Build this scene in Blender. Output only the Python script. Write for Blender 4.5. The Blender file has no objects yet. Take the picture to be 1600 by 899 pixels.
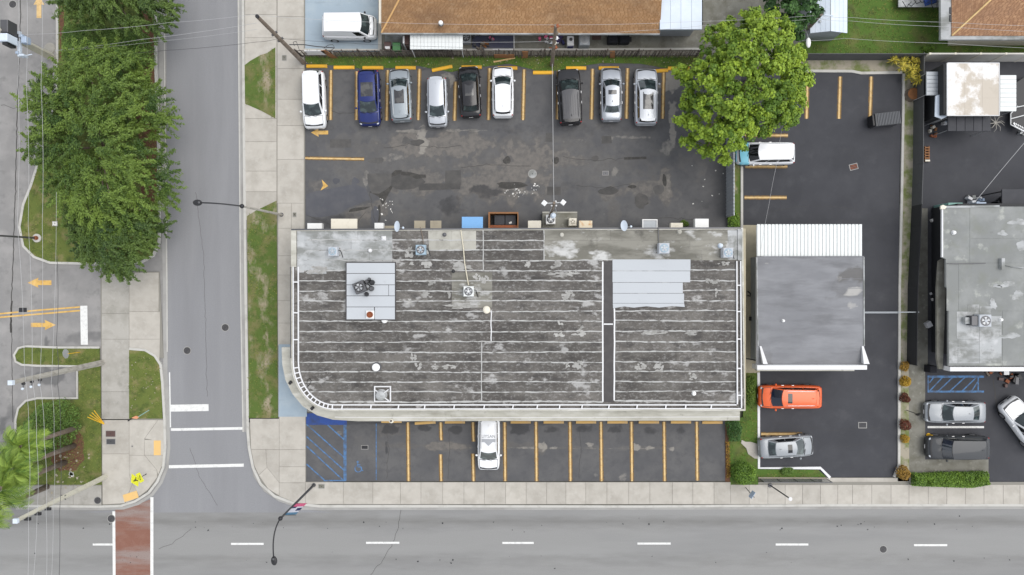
import bpy, math, random
import numpy as np
random.seed(7); rng = np.random.default_rng(11)
sc = bpy.context.scene
C = sc.collection
# ------------------------------------------------------------------ camera, sky, sun, exposure
S = 18.5            # photo pixels per metre on the ground
H = 57.66           # height of the drone
def P(px, py, z=0.0):
    k = (H - z) / H
    return ((px - 800) / S * k, (449.5 - py) / S * k, z)
def PP(pts, z=0.0):
    return [P(a, b, z)[:2] for a, b in pts]
cam_d = bpy.data.cameras.new('camera'); cam = bpy.data.objects.new('camera', cam_d); C.objects.link(cam)
cam.location = (0, 0, H); cam.rotation_euler = (0, 0, 0)
cam_d.sensor_width = 36; cam_d.lens = 18 / (800 / S / H); cam_d.clip_end = 2000
sc.camera = cam
SUN_EL, SUN_AZ = math.radians(64), math.radians(75)     # azimuth from +Y towards +X
w = bpy.data.worlds.new('World'); sc.world = w; w.use_nodes = True
nt = w.node_tree; bg = nt.nodes['Background']
sky = nt.nodes.new('ShaderNodeTexSky'); sky.sky_type = 'NISHITA'; sky.sun_disc = False
sky.sun_elevation = SUN_EL; sky.sun_rotation = SUN_AZ; sky.dust_density = .6; sky.air_density = 1.0; sky.ozone_density = 1.0
hs = nt.nodes.new('ShaderNodeHueSaturation'); hs.inputs['Saturation'].default_value = 0.22
nt.links.new(sky.outputs[0], hs.inputs['Color']); nt.links.new(hs.outputs[0], bg.inputs['Color'])
bg.inputs['Strength'].default_value = 0.15
sd = bpy.data.lights.new('sun', 'SUN'); sd.energy = 1.1; sd.angle = math.radians(45); sd.color = (1, .955, .89)
so = bpy.data.objects.new('sun', sd); C.objects.link(so); so.location = (0, 0, 90)
so.rotation_euler = (math.pi / 2 - SUN_EL, 0, -SUN_AZ + math.pi)
sc.view_settings.view_transform = 'Standard'; sc.view_settings.look = 'None'
sc.view_settings.exposure = 0.95; sc.view_settings.gamma = 1; sc.view_settings.use_curve_mapping = False
sc.cycles.max_bounces = 5; sc.cycles.diffuse_bounces = 3; sc.cycles.transparent_max_bounces = 4

# ------------------------------------------------------------------ helpers
def srgb(r, g, b, k=1.0):
    f = lambda c: ((c / 255 + .055) / 1.055) ** 2.4 if c > 10 else c / 255 / 12.92
    return (f(r) * k, f(g) * k, f(b) * k)
MATS = {}
def mat(name, col, rough=.85, metal=0, layers=(), bump=0., bscale=40., coat=0., rand=0., tone=None, spec=.4, coord='pos', emit=None):
    m = bpy.data.materials.new(name); m.use_nodes = True; n = m.node_tree.nodes; L = m.node_tree.links
    b = n['Principled BSDF']; b.inputs['Roughness'].default_value = rough; b.inputs['Metallic'].default_value = metal
    b.inputs['Coat Weight'].default_value = coat; b.inputs['Coat Roughness'].default_value = .06
    b.inputs['Specular IOR Level'].default_value = spec
    if coord == 'pos':
        g = n.new('ShaderNodeNewGeometry'); vec = g.outputs['Position']
    else:
        g = n.new('ShaderNodeTexCoord'); vec = g.outputs['Object']
    def noise(scale, detail=3, stretch=None, rough_=.6):
        v = vec
        if stretch:
            mp = n.new('ShaderNodeMapping'); L.new(v, mp.inputs[0]); mp.inputs['Scale'].default_value = stretch; v = mp.outputs[0]
        t = n.new('ShaderNodeTexNoise'); L.new(v, t.inputs['Vector']); t.inputs['Scale'].default_value = scale
        t.inputs['Detail'].default_value = detail; t.inputs['Roughness'].default_value = rough_
        return t.outputs[0]
    def mapr(src, lo, hi, a=0., c=1.):
        r = n.new('ShaderNodeMapRange'); L.new(src, r.inputs[0]); r.inputs[1].default_value = lo; r.inputs[2].default_value = hi
        r.inputs[3].default_value = a; r.inputs[4].default_value = c; return r.outputs[0]
    def mix(f, a, c, mode='MIX'):
        x = n.new('ShaderNodeMix'); x.data_type = 'RGBA'; x.blend_type = mode
        if isinstance(f, float): x.inputs[0].default_value = f
        else: L.new(f, x.inputs[0])
        for i, s in ((6, a), (7, c)):
            if isinstance(s, tuple): x.inputs[i].default_value = (*s[:3], 1)
            else: L.new(s, x.inputs[i])
        return x.outputs[2]
    cur = tuple(col)
    if tone:
        at = n.new('ShaderNodeAttribute'); at.attribute_name = 'tone'
        cur = mix(at.outputs['Fac'], tuple(col), tuple(tone))
    for ly in layers:
        c2, scale, lo, hi, amt = ly[:5]; det = ly[5] if len(ly) > 5 else 3; st = ly[6] if len(ly) > 6 else None; an = ly[7] if len(ly) > 7 else None
        nz = noise(scale, det, st)
        if an:
            at = n.new('ShaderNodeAttribute'); at.attribute_name = an
            ad = n.new('ShaderNodeMath'); ad.operation = 'MULTIPLY_ADD'; L.new(nz, ad.inputs[0]); ad.inputs[1].default_value = 1.1; L.new(at.outputs['Fac'], ad.inputs[2])
            f = mapr(ad.outputs[0], lo + .55, hi + .55, 0., amt)
            gt = n.new('ShaderNodeMath'); gt.operation = 'MULTIPLY'; L.new(f, gt.inputs[0])
            cl = mapr(at.outputs['Fac'], 0., .15); L.new(cl, gt.inputs[1]); f = gt.outputs[0]
        else:
            f = mapr(nz, lo, hi, 0., amt)
        cur = mix(f, cur, tuple(c2))
    if rand:
        oi = n.new('ShaderNodeObjectInfo'); v = mapr(oi.outputs['Random'], 0, 1, 1 - rand, 1 + rand)
        cb = n.new('ShaderNodeCombineXYZ')
        for i in range(3): L.new(v, cb.inputs[i])
        cur = mix(1.0, cur, cb.outputs[0], 'MULTIPLY')
    if isinstance(cur, tuple): b.inputs['Base Color'].default_value = (*cur[:3], 1)
    else: L.new(cur, b.inputs['Base Color'])
    if bump:
        bp = n.new('ShaderNodeBump'); bp.inputs['Strength'].default_value = bump; bp.inputs['Distance'].default_value = .02
        L.new(noise(bscale, 4), bp.inputs['Height']); L.new(bp.outputs[0], b.inputs['Normal'])
    MATS[name] = m
    return m
ORG = {}
def org(p):
    return ORG.get(p.name, (0, 0, 0)) if p is not None else (0, 0, 0)
class MB:
    def __init__(s): s.v = []; s.f = []
    def add(s, vs, fs):
        o = len(s.v); s.v += [tuple(map(float, p)) for p in vs]; s.f += [tuple(i + o for i in f) for f in fs]; return s
    def box(s, x0, x1, y0, y1, z0, z1, ch=0.):
        x0, x1 = min(x0, x1), max(x0, x1); y0, y1 = min(y0, y1), max(y0, y1)
        return s.prism([(x0, y0), (x1, y0), (x1, y1), (x0, y1)], z0, z1, ch)
    def obox(s, cx, cy, lx, ly, z0, z1, rot=0., ch=0.):
        c, d = math.cos(rot), math.sin(rot)
        return s.prism([(cx + a * c - b * d, cy + a * d + b * c) for a, b in ((-lx / 2, -ly / 2), (lx / 2, -ly / 2), (lx / 2, ly / 2), (-lx / 2, ly / 2))], z0, z1, ch)
    def prism(s, poly, z0, z1, ch=0.):
        a = sum(poly[i][0] * poly[(i + 1) % len(poly)][1] - poly[(i + 1) % len(poly)][0] * poly[i][1] for i in range(len(poly)))
        if a < 0: poly = poly[::-1]
        n = len(poly); vs = [(x, y, z0) for x, y in poly]
        rings = [z1] if not ch else [z1 - ch, z1]
        for k, z in enumerate(rings):
            pl = poly if (k == 0) else inset(poly, ch)
            vs += [(x, y, z) for x, y in pl]
        fs = [tuple(range(n))[::-1]]
        for r in range(len(rings)):
            for i in range(n):
                j = (i + 1) % n; fs.append((r * n + i, r * n + j, (r + 1) * n + j, (r + 1) * n + i))
        fs.append(tuple(range(len(rings) * n, len(rings) * n + n)))
        return s.add(vs, fs)
    def tube(s, pts, r, n=6, caps=True):
        pts = [np.array(p, float) for p in pts]; rs = r if isinstance(r, (list, tuple)) else [r] * len(pts)
        vs = []; fs = []
        for i, p in enumerate(pts):
            d = pts[min(i + 1, len(pts) - 1)] - pts[max(i - 1, 0)]; d = d / (np.linalg.norm(d) + 1e-9)
            u = np.cross(d, (0, 0, 1.)) if abs(d[2]) < .95 else np.cross(d, (1., 0, 0)); u /= np.linalg.norm(u); v = np.cross(d, u)
            for k in range(n):
                a = 2 * math.pi * k / n; vs.append(p + rs[i] * (math.cos(a) * u + math.sin(a) * v))
        for i in range(len(pts) - 1):
            for k in range(n):
                j = (k + 1) % n; fs.append((i * n + j, i * n + k, (i + 1) * n + k, (i + 1) * n + j))
        if caps: fs += [tuple(range(n)), tuple(range((len(pts) - 1) * n, len(pts) * n))[::-1]]
        return s.add(vs, fs)
    def lathe(s, cx, cy, prof, n=20):          # prof: (r, z) bottom to top
        vs = []; fs = []
        for r, z in prof:
            for k in range(n):
                a = 2 * math.pi * k / n; vs.append((cx + r * math.cos(a), cy + r * math.sin(a), z))
        for i in range(len(prof) - 1):
            for k in range(n):
                j = (k + 1) % n; fs.append((i * n + k, i * n + j, (i + 1) * n + j, (i + 1) * n + k))
        fs.append(tuple(range(n))[::-1]); fs.append(tuple(range((len(prof) - 1) * n, len(prof) * n)))
        return s.add(vs, fs)
    def ell(s, c, r, n=10, m=6, rot=0.):
        vs = []; fs = []; ca, sa = math.cos(rot), math.sin(rot)
        for i in range(m + 1):
            t = math.pi * i / m
            for k in range(n):
                a = 2 * math.pi * k / n; x = r[0] * math.sin(t) * math.cos(a); y = r[1] * math.sin(t) * math.sin(a)
                vs.append((c[0] + x * ca - y * sa, c[1] + x * sa + y * ca, c[2] - r[2] * math.cos(t)))
        for i in range(m):
            for k in range(n):
                j = (k + 1) % n; fs.append((i * n + k, i * n + j, (i + 1) * n + j, (i + 1) * n + k))
        return s.add(vs, fs)
    def quad(s, a, b, c, d): return s.add([a, b, c, d], [(0, 1, 2, 3)])
    def build(s, name, m, parent=None, local=False, smooth=False, kind=None, label=None, sharp=None):
        o_ = (0, 0, 0) if local else org(parent)
        me = bpy.data.meshes.new(name); me.from_pydata([(x - o_[0], y - o_[1], z - o_[2]) for x, y, z in s.v], [], s.f); me.update()
        if smooth or sharp: me.shade_smooth()
        if sharp: me.set_sharp_from_angle(angle=math.radians(sharp))
        if m: me.materials.append(m)
        o = bpy.data.objects.new(name, me); C.objects.link(o)
        if parent is not None: o.parent = parent; ORG[o.name] = org(parent)
        if kind: o['kind'] = kind
        if label: o['label'] = label
        return o
def inset(poly, d):
    n = len(poly); out = []
    for i in range(n):
        p0, p1, p2 = np.array(poly[i - 1]), np.array(poly[i]), np.array(poly[(i + 1) % n])
        e1 = p1 - p0; e2 = p2 - p1; e1 = e1 / (np.linalg.norm(e1) + 1e-9); e2 = e2 / (np.linalg.norm(e2) + 1e-9)
        n1 = np.array((-e1[1], e1[0])); n2 = np.array((-e2[1], e2[0])); b = n1 + n2; b = b / max(.3, (1 + n1 @ n2))
        out.append(tuple(p1 + b * d))
    return out
def ccw(poly):
    a = sum(poly[i][0] * poly[(i + 1) % len(poly)][1] - poly[(i + 1) % len(poly)][0] * poly[i][1] for i in range(len(poly)))
    return poly if a > 0 else poly[::-1]
def thing(name, label, cat, loc=(0, 0, 0), rot=0., group=None):
    o = bpy.data.objects.new(name, None); C.objects.link(o); o.empty_display_size = .2
    o.location = loc; o.rotation_euler = (0, 0, rot); o['label'] = label; o['category'] = cat
    if group: o['group'] = group
    ORG[o.name] = tuple(loc)
    return o
def solo(name, label, cat, mb, m, group=None, smooth=False, sharp=None):
    v = np.array(mb.v); c = ((v[:, 0].min() + v[:, 0].max()) / 2, (v[:, 1].min() + v[:, 1].max()) / 2, v[:, 2].min())
    mb.v = [tuple(p) for p in (v - np.array(c))]
    o = mb.build(name, m, None, True, smooth, sharp=sharp); o.location = c; o['label'] = label; o['category'] = cat
    if group: o['group'] = group
    return o
def struct(name, mb, m, parent=None):
    o = mb.build(name, m, parent)
    if parent is None: o['kind'] = 'structure'
    return o
def sheet(name, pts, z, m, parent=None):
    return struct(name, MB().prism(PP(pts), z - .06, z), m, parent)
def flat(name, pts, z, m, parent=None, t=.004):
    return MB().prism(PP(pts), z - t, z).build(name, m, parent)
def strip_pts(path, wd):
    path = [np.array(p, float) for p in path]; l = []; r = []
    for i, p in enumerate(path):
        d = path[min(i + 1, len(path) - 1)] - path[max(i - 1, 0)]; d /= np.linalg.norm(d); nn = np.array((-d[1], d[0])) * wd / 2
        l.append(p + nn); r.append(p - nn)
    return l, r
def ribbon(mb, path, wd, z0, z1):
    l, r = strip_pts(path, wd); n = len(l)
    vs = [(p[0], p[1], z) for z in (z0, z1) for q in (l, r) for p in q]
    fs = []
    for i in range(n - 1):
        a, b, c, d = i, i + 1, n + i, n + i + 1
        fs += [(a + 2 * n, c + 2 * n, d + 2 * n, b + 2 * n), (a, b, d, c), (a, a + 2 * n, b + 2 * n, b), (c, d, d + 2 * n, c + 2 * n)]
    fs += [(0, n, 3 * n, 2 * n), (n - 1, 3 * n - 1, 4 * n - 1, 2 * n - 1)]
    return mb.add(vs, fs)
def kerb(path_px, wd, z0, z1, m, parent=None, name='kerb'):
    return struct(name, ribbon(MB(), PP(path_px), wd, z0, z1), m, parent)
def arc(cx, cy, r, a0, a1, n=8, ry=None):
    ry = ry or r
    return [(cx + r * math.cos(math.radians(a0 + (a1 - a0) * i / n)), cy + ry * math.sin(math.radians(a0 + (a1 - a0) * i / n))) for i in range(n + 1)]
# value noise for painted wear masks and irregular outlines
LAT = rng.random((256, 256))
def vnoise(x, y):
    xi = np.floor(x).astype(int); yi = np.floor(y).astype(int); fx = x - xi; fy = y - yi
    fx = fx * fx * (3 - 2 * fx); fy = fy * fy * (3 - 2 * fy)
    g = lambda a, b: LAT[a % 256, b % 256]
    return (g(xi, yi) * (1 - fx) + g(xi + 1, yi) * fx) * (1 - fy) + (g(xi, yi + 1) * (1 - fx) + g(xi + 1, yi + 1) * fx) * fy
def fbm(x, y, o=4):
    t = 0; a = .5; s_ = 0
    for i in range(o):
        t = t + a * vnoise(x * 2 ** i + 17 * i, y * 2 ** i + 31 * i); s_ += a; a *= .5
    return t / s_
def blobmask(X, Y, blobs):
    out = np.zeros_like(X)
    nz = fbm(X / 14, Y / 14); nz2 = fbm(X / 5 + 50, Y / 5 + 80)
    for bl in blobs:
        cx, cy, rx, ry, st = bl[:5]; a = math.radians(bl[5]) if len(bl) > 5 else 0
        dx, dy = X - cx, Y - cy; u = (dx * math.cos(a) + dy * math.sin(a)) / rx; v = (-dx * math.sin(a) + dy * math.cos(a)) / ry
        d = np.sqrt(u * u + v * v) + (nz - .5) * 1.3 + (nz2 - .5) * .7
        t = np.clip((1.15 - d) / .6, 0, 1); out = np.maximum(out, st * t * t * (3 - 2 * t))
    return out
def grid_sheet(name, x0, x1, y0, y1, z, step, m, layers, parent=None):
    a = P(x0, y1, z); b = P(x1, y0, z); nx = max(2, int((b[0] - a[0]) / step)); ny = max(2, int((b[1] - a[1]) / step))
    xs = np.linspace(a[0], b[0], nx + 1); ys = np.linspace(a[1], b[1], ny + 1); X, Y = np.meshgrid(xs, ys)
    v = np.stack([X.ravel(), Y.ravel(), np.full(X.size, z)], 1) - np.array(org(parent))
    i = np.arange(nx)[None, :] + (nx + 1) * np.arange(ny)[:, None]; i = i.ravel()
    f = np.stack([i, i + 1, i + nx + 2, i + nx + 1], 1)
    me = npmesh(name, v, f, m)
    kz = (H - z) / H; PX = X / kz * S + 800; PY = 449.5 - Y / kz * S
    for k, bl in layers.items():
        val = bl(PX, PY) if callable(bl) else blobmask(PX, PY, bl)
        at = me.attributes.new(k, 'FLOAT', 'POINT'); at.data.foreach_set('value', val.ravel().astype(np.float32))
    o = bpy.data.objects.new(name, me); C.objects.link(o)
    if parent is None: o['kind'] = 'structure'
    else: o.parent = parent; ORG[o.name] = org(parent)
    return o
def npmesh(name, v, f, m=None, tone=None):
    me = bpy.data.meshes.new(name); k = f.shape[1]
    me.vertices.add(len(v)); me.vertices.foreach_set('co', v.astype(np.float32).ravel())
    me.loops.add(f.size); me.loops.foreach_set('vertex_index', f.astype(np.int32).ravel())
    me.polygons.add(len(f)); me.polygons.foreach_set('loop_start', np.arange(0, f.size, k, dtype=np.int32))
    me.update(calc_edges=True); me.validate()
    if m: me.materials.append(m)
    if tone is not None:
        at = me.attributes.new('tone', 'FLOAT', 'POINT'); at.data.foreach_set('value', tone.astype(np.float32))
    return me
def inpoly(pts, poly):
    x, y = pts[:, 0], pts[:, 1]; ins = np.zeros(len(pts), bool); n = len(poly)
    for i in range(n):
        x1, y1 = poly[i]; x2, y2 = poly[(i + 1) % n]
        c = ((y1 > y) != (y2 > y)) & (x < (x2 - x1) * (y - y1) / (y2 - y1 + 1e-12) + x1); ins ^= c
    return ins
def edgedist(pts, poly):
    d = np.full(len(pts), 1e9); n = len(poly)
    for i in range(n):
        a = np.array(poly[i]); b = np.array(poly[(i + 1) % n]); ab = b - a
        t = np.clip(((pts - a) @ ab) / (ab @ ab + 1e-12), 0, 1); d = np.minimum(d, np.linalg.norm(pts - (a + t[:, None] * ab), axis=1))
    return d
def rpts(poly, n):
    pl = np.array(poly); lo, hi = pl.min(0), pl.max(0); out = np.zeros((0, 2))
    while len(out) < n:
        q = lo + rng.random((max(200, n * 2), 2)) * (hi - lo); out = np.vstack([out, q[inpoly(q, poly)]])
    return out[:n]
def wobble(px, py, rx, ry, n=14, amp=.25, rot=0.):
    out = []; ph = random.random() * 9
    for i in range(n):
        a = 2 * math.pi * i / n; r = 1 + amp * (math.sin(2 * a + ph) * .4 + math.sin(3 * a + 2 * ph) * .35 + random.uniform(-.6, .6))
        x, y = rx * r * math.cos(a), ry * r * math.sin(a)
        out.append((px + x * math.cos(rot) - y * math.sin(rot), py + x * math.sin(rot) + y * math.cos(rot)))
    return out
def text_mesh(txt, size, m, name, parent, loc, rot=0., t=.004):
    cu = bpy.data.curves.new(name, 'FONT'); cu.body = txt; cu.size = size; cu.extrude = t; cu.align_x = 'CENTER'; cu.align_y = 'CENTER'
    tmp = bpy.data.objects.new('tmp', cu); C.objects.link(tmp); dg = bpy.context.evaluated_depsgraph_get(); dg.update()
    me = bpy.data.meshes.new_from_object(tmp.evaluated_get(dg)); bpy.data.objects.remove(tmp)
    me.materials.clear(); me.materials.append(m); o = bpy.data.objects.new(name, me); C.objects.link(o)
    o.parent = parent; o.location = loc; o.rotation_euler = (0, 0, rot); return o

# ------------------------------------------------------------------ materials
M = {}
M['ground'] = mat('ground_soil', (.12, .11, .09), layers=[((.05, .08, .02), .3, .4, .6, .8)])
M['road'] = mat('worn_road_asphalt', (.215, .214, .208), .9, layers=[((.27, .27, .265), 14, .45, .75, .55, 5), ((.165, .165, .165), .35, .45, .7, .5, 4, (.15, 1, 1)), ((.25, .25, .245), .5, .5, .75, .5, 5, (.12, 1.2, 1)), ((.125, .122, .115), 1.6, .05, .75, .62, 7, (.22, 1.3, 1), 'dirt'), ((.14, .14, .14), 30, .62, .8, .35, 2)], bump=.25, bscale=90)
M['side_road'] = mat('worn_side_road_asphalt', (.20, .202, .210), .9, layers=[((.265, .265, .27), 14, .45, .75, .55, 5), ((.165, .165, .172), .35, .45, .7, .5, 4, (1, .12, 1)), ((.25, .25, .255), .5, .5, .75, .5, 5, (1.2, .12, 1)), ((.15, .15, .155), 30, .62, .8, .35, 2)], bump=.25, bscale=90)
M['lot_grey'] = mat('grey_drive_asphalt', (.205, .20, .195), .9, layers=[((.29, .28, .27), .5, .42, .68, .7, 5), ((.12, .12, .115), 1.1, .56, .75, .6, 5), ((.10, .10, .10), .45, .25, .75, .75, 5, None, 'dirt')], bump=.2, bscale=70)
M['lot_old'] = mat('worn_sealed_asphalt', (.079, .079, .082), .9, layers=[((.108, .106, .105), .45, .40, .65, .8, 6), ((.064, .064, .068), 1.6, .5, .72, .7, 6), ((.122, .115, .106), .9, .30, 1.1, .8, 7, None, 'wear'), ((.085, .081, .078), 2.6, .5, .9, .7, 7, None, 'wear'), ((.165, .150, .134), 2.2, .75, 1.1, .7, 8, None, 'wear'), ((.24, .225, .20), 2.6, .5, .95, .85, 7, None, 'pale'), ((.04, .04, .042), 1.2, .25, .8, .8, 5, None, 'dirt'), ((.15, .15, .15), 40, .60, .82, .45, 2)], bump=.35, bscale=60)
M['patch_dark'] = mat('asphalt_repair', (.066, .064, .062), .9, layers=[((.098, .093, .087), 1.6, .4, .7, .8, 5)], rand=.2, bump=.4, bscale=60)
M['patch_blue'] = mat('fresh_seal_coat', (.066, .068, .078), .85, layers=[((.09, .09, .096), 1.2, .4, .7, .7, 5)], rand=.12, bump=.3)
M['patch_hole'] = mat('broken_asphalt', (.046, .044, .041), .95, layers=[((.075, .07, .064), 3, .45, .7, .8, 5)], bump=.6)
M['lot_new'] = mat('fresh_black_asphalt', (.040, .041, .047), .85, layers=[((.050, .051, .057), .5, .4, .7, .8, 5), ((.075, .075, .08), .7, .56, .78, .5, 7), ((.032, .033, .038), .3, .48, .66, .7, 6), ((.06, .06, .065), 45, .6, .85, .5, 2)], bump=.3, bscale=80)
M['conc'] = mat('sidewalk_concrete', (.39, .366, .325), .9, layers=[((.29, .27, .235), .8, .42, .7, .75, 6), ((.44, .42, .38), 2.5, .5, .75, .5, 5), ((.22, .21, .19), .9, .62, .8, .45, 6)], rand=.07, bump=.15, bscale=60)
M['conc_old'] = mat('weathered_concrete', (.33, .315, .285), .9, layers=[((.23, .22, .19), .7, .42, .68, .7, 5), ((.14, .135, .115), 1.2, .58, .78, .55, 6), ((.42, .40, .37), 3, .55, .75, .4, 4)], rand=.07, bump=.2)
M['joint'] = mat('sidewalk_bedding', (.21, .20, .175), .95)
M['kerb'] = mat('kerb_concrete', (.43, .42, .39), .9, layers=[((.30, .29, .26), 1.4, .5, .72, .7, 5)])
M['gutter'] = mat('gutter_concrete', (.30, .295, .28), .9, layers=[((.21, .20, .19), 1.1, .45, .7, .7, 5, (.4, .4, 1))])
M['dirty_conc'] = mat('mossy_concrete', (.18, .175, .15), .95, layers=[((.11, .105, .08), 1.2, .42, .68, .8, 6), ((.34, .33, .29), 2.2, .58, .75, .6, 5)], bump=.4)
M['blue_conc'] = mat('pale_blue_painted_concrete', (.27, .33, .38), .8, layers=[((.33, .385, .42), .7, .45, .7, .7, 5), ((.22, .26, .29), 1.4, .55, .75, .5, 5, (.5, 2, 1))])
M['grass'] = mat('lawn_soil', (.10, .125, .026), .95, layers=[((.22, .18, .085), .8, .51, .67, .85, 7), ((.028, .05, .01), 1.4, .5, .7, .7, 5), ((.09, .13, .025), 4, .5, .7, .6, 4)], bump=.6, bscale=25)
M['grass_dry'] = mat('dry_verge_soil', (.075, .115, .022), .95, layers=[((.30, .25, .18), .7, .53, .66, .9, 7, (1.2, .6, 1)), ((.16, .14, .06), .8, .48, .62, .7, 6), ((.05, .085, .015), 1.4, .54, .68, .8, 5)], bump=.6, bscale=25)
M['grass_green'] = mat('lush_lawn_soil', (.065, .12, .017), .95, layers=[((.15, .135, .05), .6, .50, .70, .85, 6), ((.02, .045, .008), 1.2, .5, .7, .7, 5)], bump=.6, bscale=25)
M['sand'] = mat('sandy_strip', (.30, .27, .21), .95, layers=[((.115, .145, .035), .7, .44, .58, .9, 7), ((.37, .34, .28), 1.6, .55, .75, .7, 5), ((.07, .065, .04), 3.2, .6, .75, .6, 5)], bump=.6, bscale=25)
M['mulch'] = mat('red_mulch', (.13, .065, .035), .95, layers=[((.06, .03, .02), 6, .45, .7, .8, 4), ((.10, .10, .03), .9, .55, .7, .7, 5)], bump=.8, bscale=20)
M['blade'] = mat('grass_blades', (.06, .095, .014), .8, tone=(.21, .225, .050))
M['yellow'] = mat('yellow_marking', (.56, .35, .10), .8, layers=[((.34, .20, .06), 2.5, .46, .68, .8, 6), ((.68, .48, .22), 1.0, .5, .7, .6, 4), ((.10, .09, .08), 7, .64, .78, .6, 4)])
M['yellow_pale'] = mat('pale_yellow_marking', (.58, .41, .19), .8, layers=[((.40, .25, .10), 3, .46, .68, .8, 6), ((.14, .12, .10), 8, .60, .72, .7, 5)])
M['amber_halo'] = mat('old_yellow_marking', (.17, .10, .03), .85, layers=[((.07, .06, .05), 5, .45, .65, .9, 4)])
M['white_line'] = mat('white_marking', (.62, .62, .60), .8, layers=[((.44, .44, .43), 3, .5, .7, .7, 6), ((.24, .24, .24), 9, .60, .74, .7, 5)])
M['blue_line'] = mat('blue_marking', (.07, .17, .34), .8, layers=[((.06, .08, .12), 3, .42, .62, .85, 6)])
M['blue_paint'] = mat('solid_blue_paint', (.025, .065, .25), .75, layers=[((.03, .045, .10), 1.2, .46, .66, .85, 6)])
M['brick_red'] = mat('red_stamped_crosswalk', (.19, .088, .062), .9, layers=[((.22, .118, .09), 1.2, .45, .7, .8, 5), ((.24, .205, .19), .45, .46, .62, .8, 5, (.25, 1.6, 1)), ((.12, .055, .04), 12, .55, .75, .6, 3)], bump=.4)
M['tactile'] = mat('tactile_paving', (.62, .40, .15), .85, layers=[((.5, .36, .2), 2, .5, .7, .6, 5)])
M['stop_y'] = mat('yellow_wheel_stop', (.66, .36, .03), .8, coord='obj', layers=[((.45, .26, .05), 4, .52, .7, .7, 4)], rand=.12)
M['stop_tan'] = mat('faded_wheel_stop', (.46, .29, .10), .85, coord='obj', layers=[((.33, .25, .15), 4, .48, .68, .7, 4)], rand=.12)
M['iron'] = mat('cast_iron', (.055, .053, .055), .7, .3, layers=[((.10, .10, .10), 14, .5, .7, .7, 2)], coord='obj')
# roofs
M['felt'] = mat('weathered_roof_felt', (.072, .066, .060), .95, layers=[((.128, .119, .108), .5, .42, .62, .9, 7, (.5, 1.2, 1)), ((.20, .195, .185), 4.5, .52, .66, .75, 7, (.7, 1.1, 1)), ((.047, .044, .042), 1.6, .52, .66, .8, 7, (.45, 1.2, 1)), ((.36, .355, .345), .8, .60, .66, .75, 10, (.7, 1.1, 1)), ((.22, .21, .20), 6, .56, .70, .6, 7, (.7, 1, 1)), ((.05, .047, .045), 9, .58, .7, .6, 4)], rand=.16, bump=.6, bscale=30)
M['ac_case'] = mat('weathered_grey_casing', (.40, .42, .45), .6, layers=[((.28, .29, .30), 3, .5, .7, .6, 4)])
M['ac_blue'] = mat('weathered_blue_casing', (.27, .36, .43), .6, layers=[((.20, .27, .32), 3, .5, .7, .6, 4)])
M['rib_grey'] = mat('dark_rib', (.12, .125, .135), .6)
M['flake'] = mat('flaking_coat', (.31, .305, .29), .9, layers=[((.20, .195, .18), 2.5, .45, .65, .8, 6)], rand=.18)
M['felt_mid'] = mat('grey_coated_felt', (.225, .217, .188), .9, layers=[((.115, .11, .092), .7, .40, .58, .85, 7, (.4, 1.4, 1)), ((.45, .45, .44), .8, .53, .63, .9, 8, (.6, 1.1, 1)), ((.07, .066, .058), .55, .60, .74, .8, 7), ((.10, .095, .085), 3, .6, .75, .6, 5)], rand=.10, bump=.35)
M['coat'] = mat('pale_roof_coating', (.34, .35, .352), .85, layers=[((.175, .18, .168), .5, .44, .58, .9, 7, (.6, 1.6, 1)), ((.46, .465, .47), 1.2, .5, .7, .7, 5), ((.15, .145, .135), 1.7, .6, .74, .6, 6)], rand=.05, bump=.2)
M['felt_dark'] = mat('dark_walkway_felt', (.062, .058, .058), .95, layers=[((.08, .075, .073), 2, .45, .7, .8, 5)], bump=.4)
M['patch_lt'] = mat('cement_roof_patch', (.35, .34, .30), .9, layers=[((.24, .23, .20), 1.4, .45, .7, .8, 5)], rand=.14)
M['seam'] = mat('seam_sealant', (.37, .37, .36), .85, layers=[((.15, .145, .135), 1.8, .52, .64, .95, 7)])
M['white_sheet'] = mat('white_roof_membrane', (.40, .42, .44), .7, layers=[((.39, .41, .43), .8, .45, .7, .7, 4), ((.30, .31, .31), 1.6, .64, .78, .5, 5)], rand=.03)
M['white'] = mat('white_paint', (.60, .60, .605), .6, layers=[((.5, .49, .47), 2, .56, .74, .5, 5)])
M['white_clean'] = mat('white_enamel', (.68, .68, .67), .4)
M['cream'] = mat('cream_paint', (.62, .58, .49), .7, layers=[((.45, .40, .31), 2.5, .55, .74, .6, 5)])
M['rusty_cream'] = mat('rust_stained_cream_paint', (.62, .54, .40), .7, layers=[((.45, .20, .05), 2.4, .50, .66, .8, 5)])
M['tan'] = mat('tan_paint', (.30, .265, .20), .8, layers=[((.24, .21, .16), 2, .5, .7, .6, 4)])
M['awning_blue'] = mat('sky_blue_awning', (.16, .35, .62), .6, layers=[((.19, .39, .66), 3, .5, .7, .5, 4)])
M['wall_conc'] = mat('stained_stucco', (.42, .41, .36), .9, layers=[((.26, .25, .21), .7, .46, .68, .8, 6, (.5, 1.5, 1)), ((.55, .54, .50), 1.3, .5, .68, .7, 5, (.4, 1.4, 1)), ((.11, .105, .09), 2, .62, .76, .6, 6)], bump=.2)
M['wall_beige'] = mat('beige_stucco', (.36, .32, .23), .9, layers=[((.26, .24, .18), 1, .48, .7, .7, 5)])
M['roof_grey'] = mat('grey_membrane_roof', (.165, .168, .178), .8, layers=[((.22, .224, .235), .6, .42, .66, .85, 7, (.4, 1.3, 1)), ((.12, .121, .127), 1.0, .50, .68, .75, 7, (.3, 1.4, 1)), ((.09, .085, .08), .5, .30, .8, .75, 5, None, 'dirt'), ((.36, .35, .33), .9, .45, .9, .8, 6, None, 'pale')], bump=.15)
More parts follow.
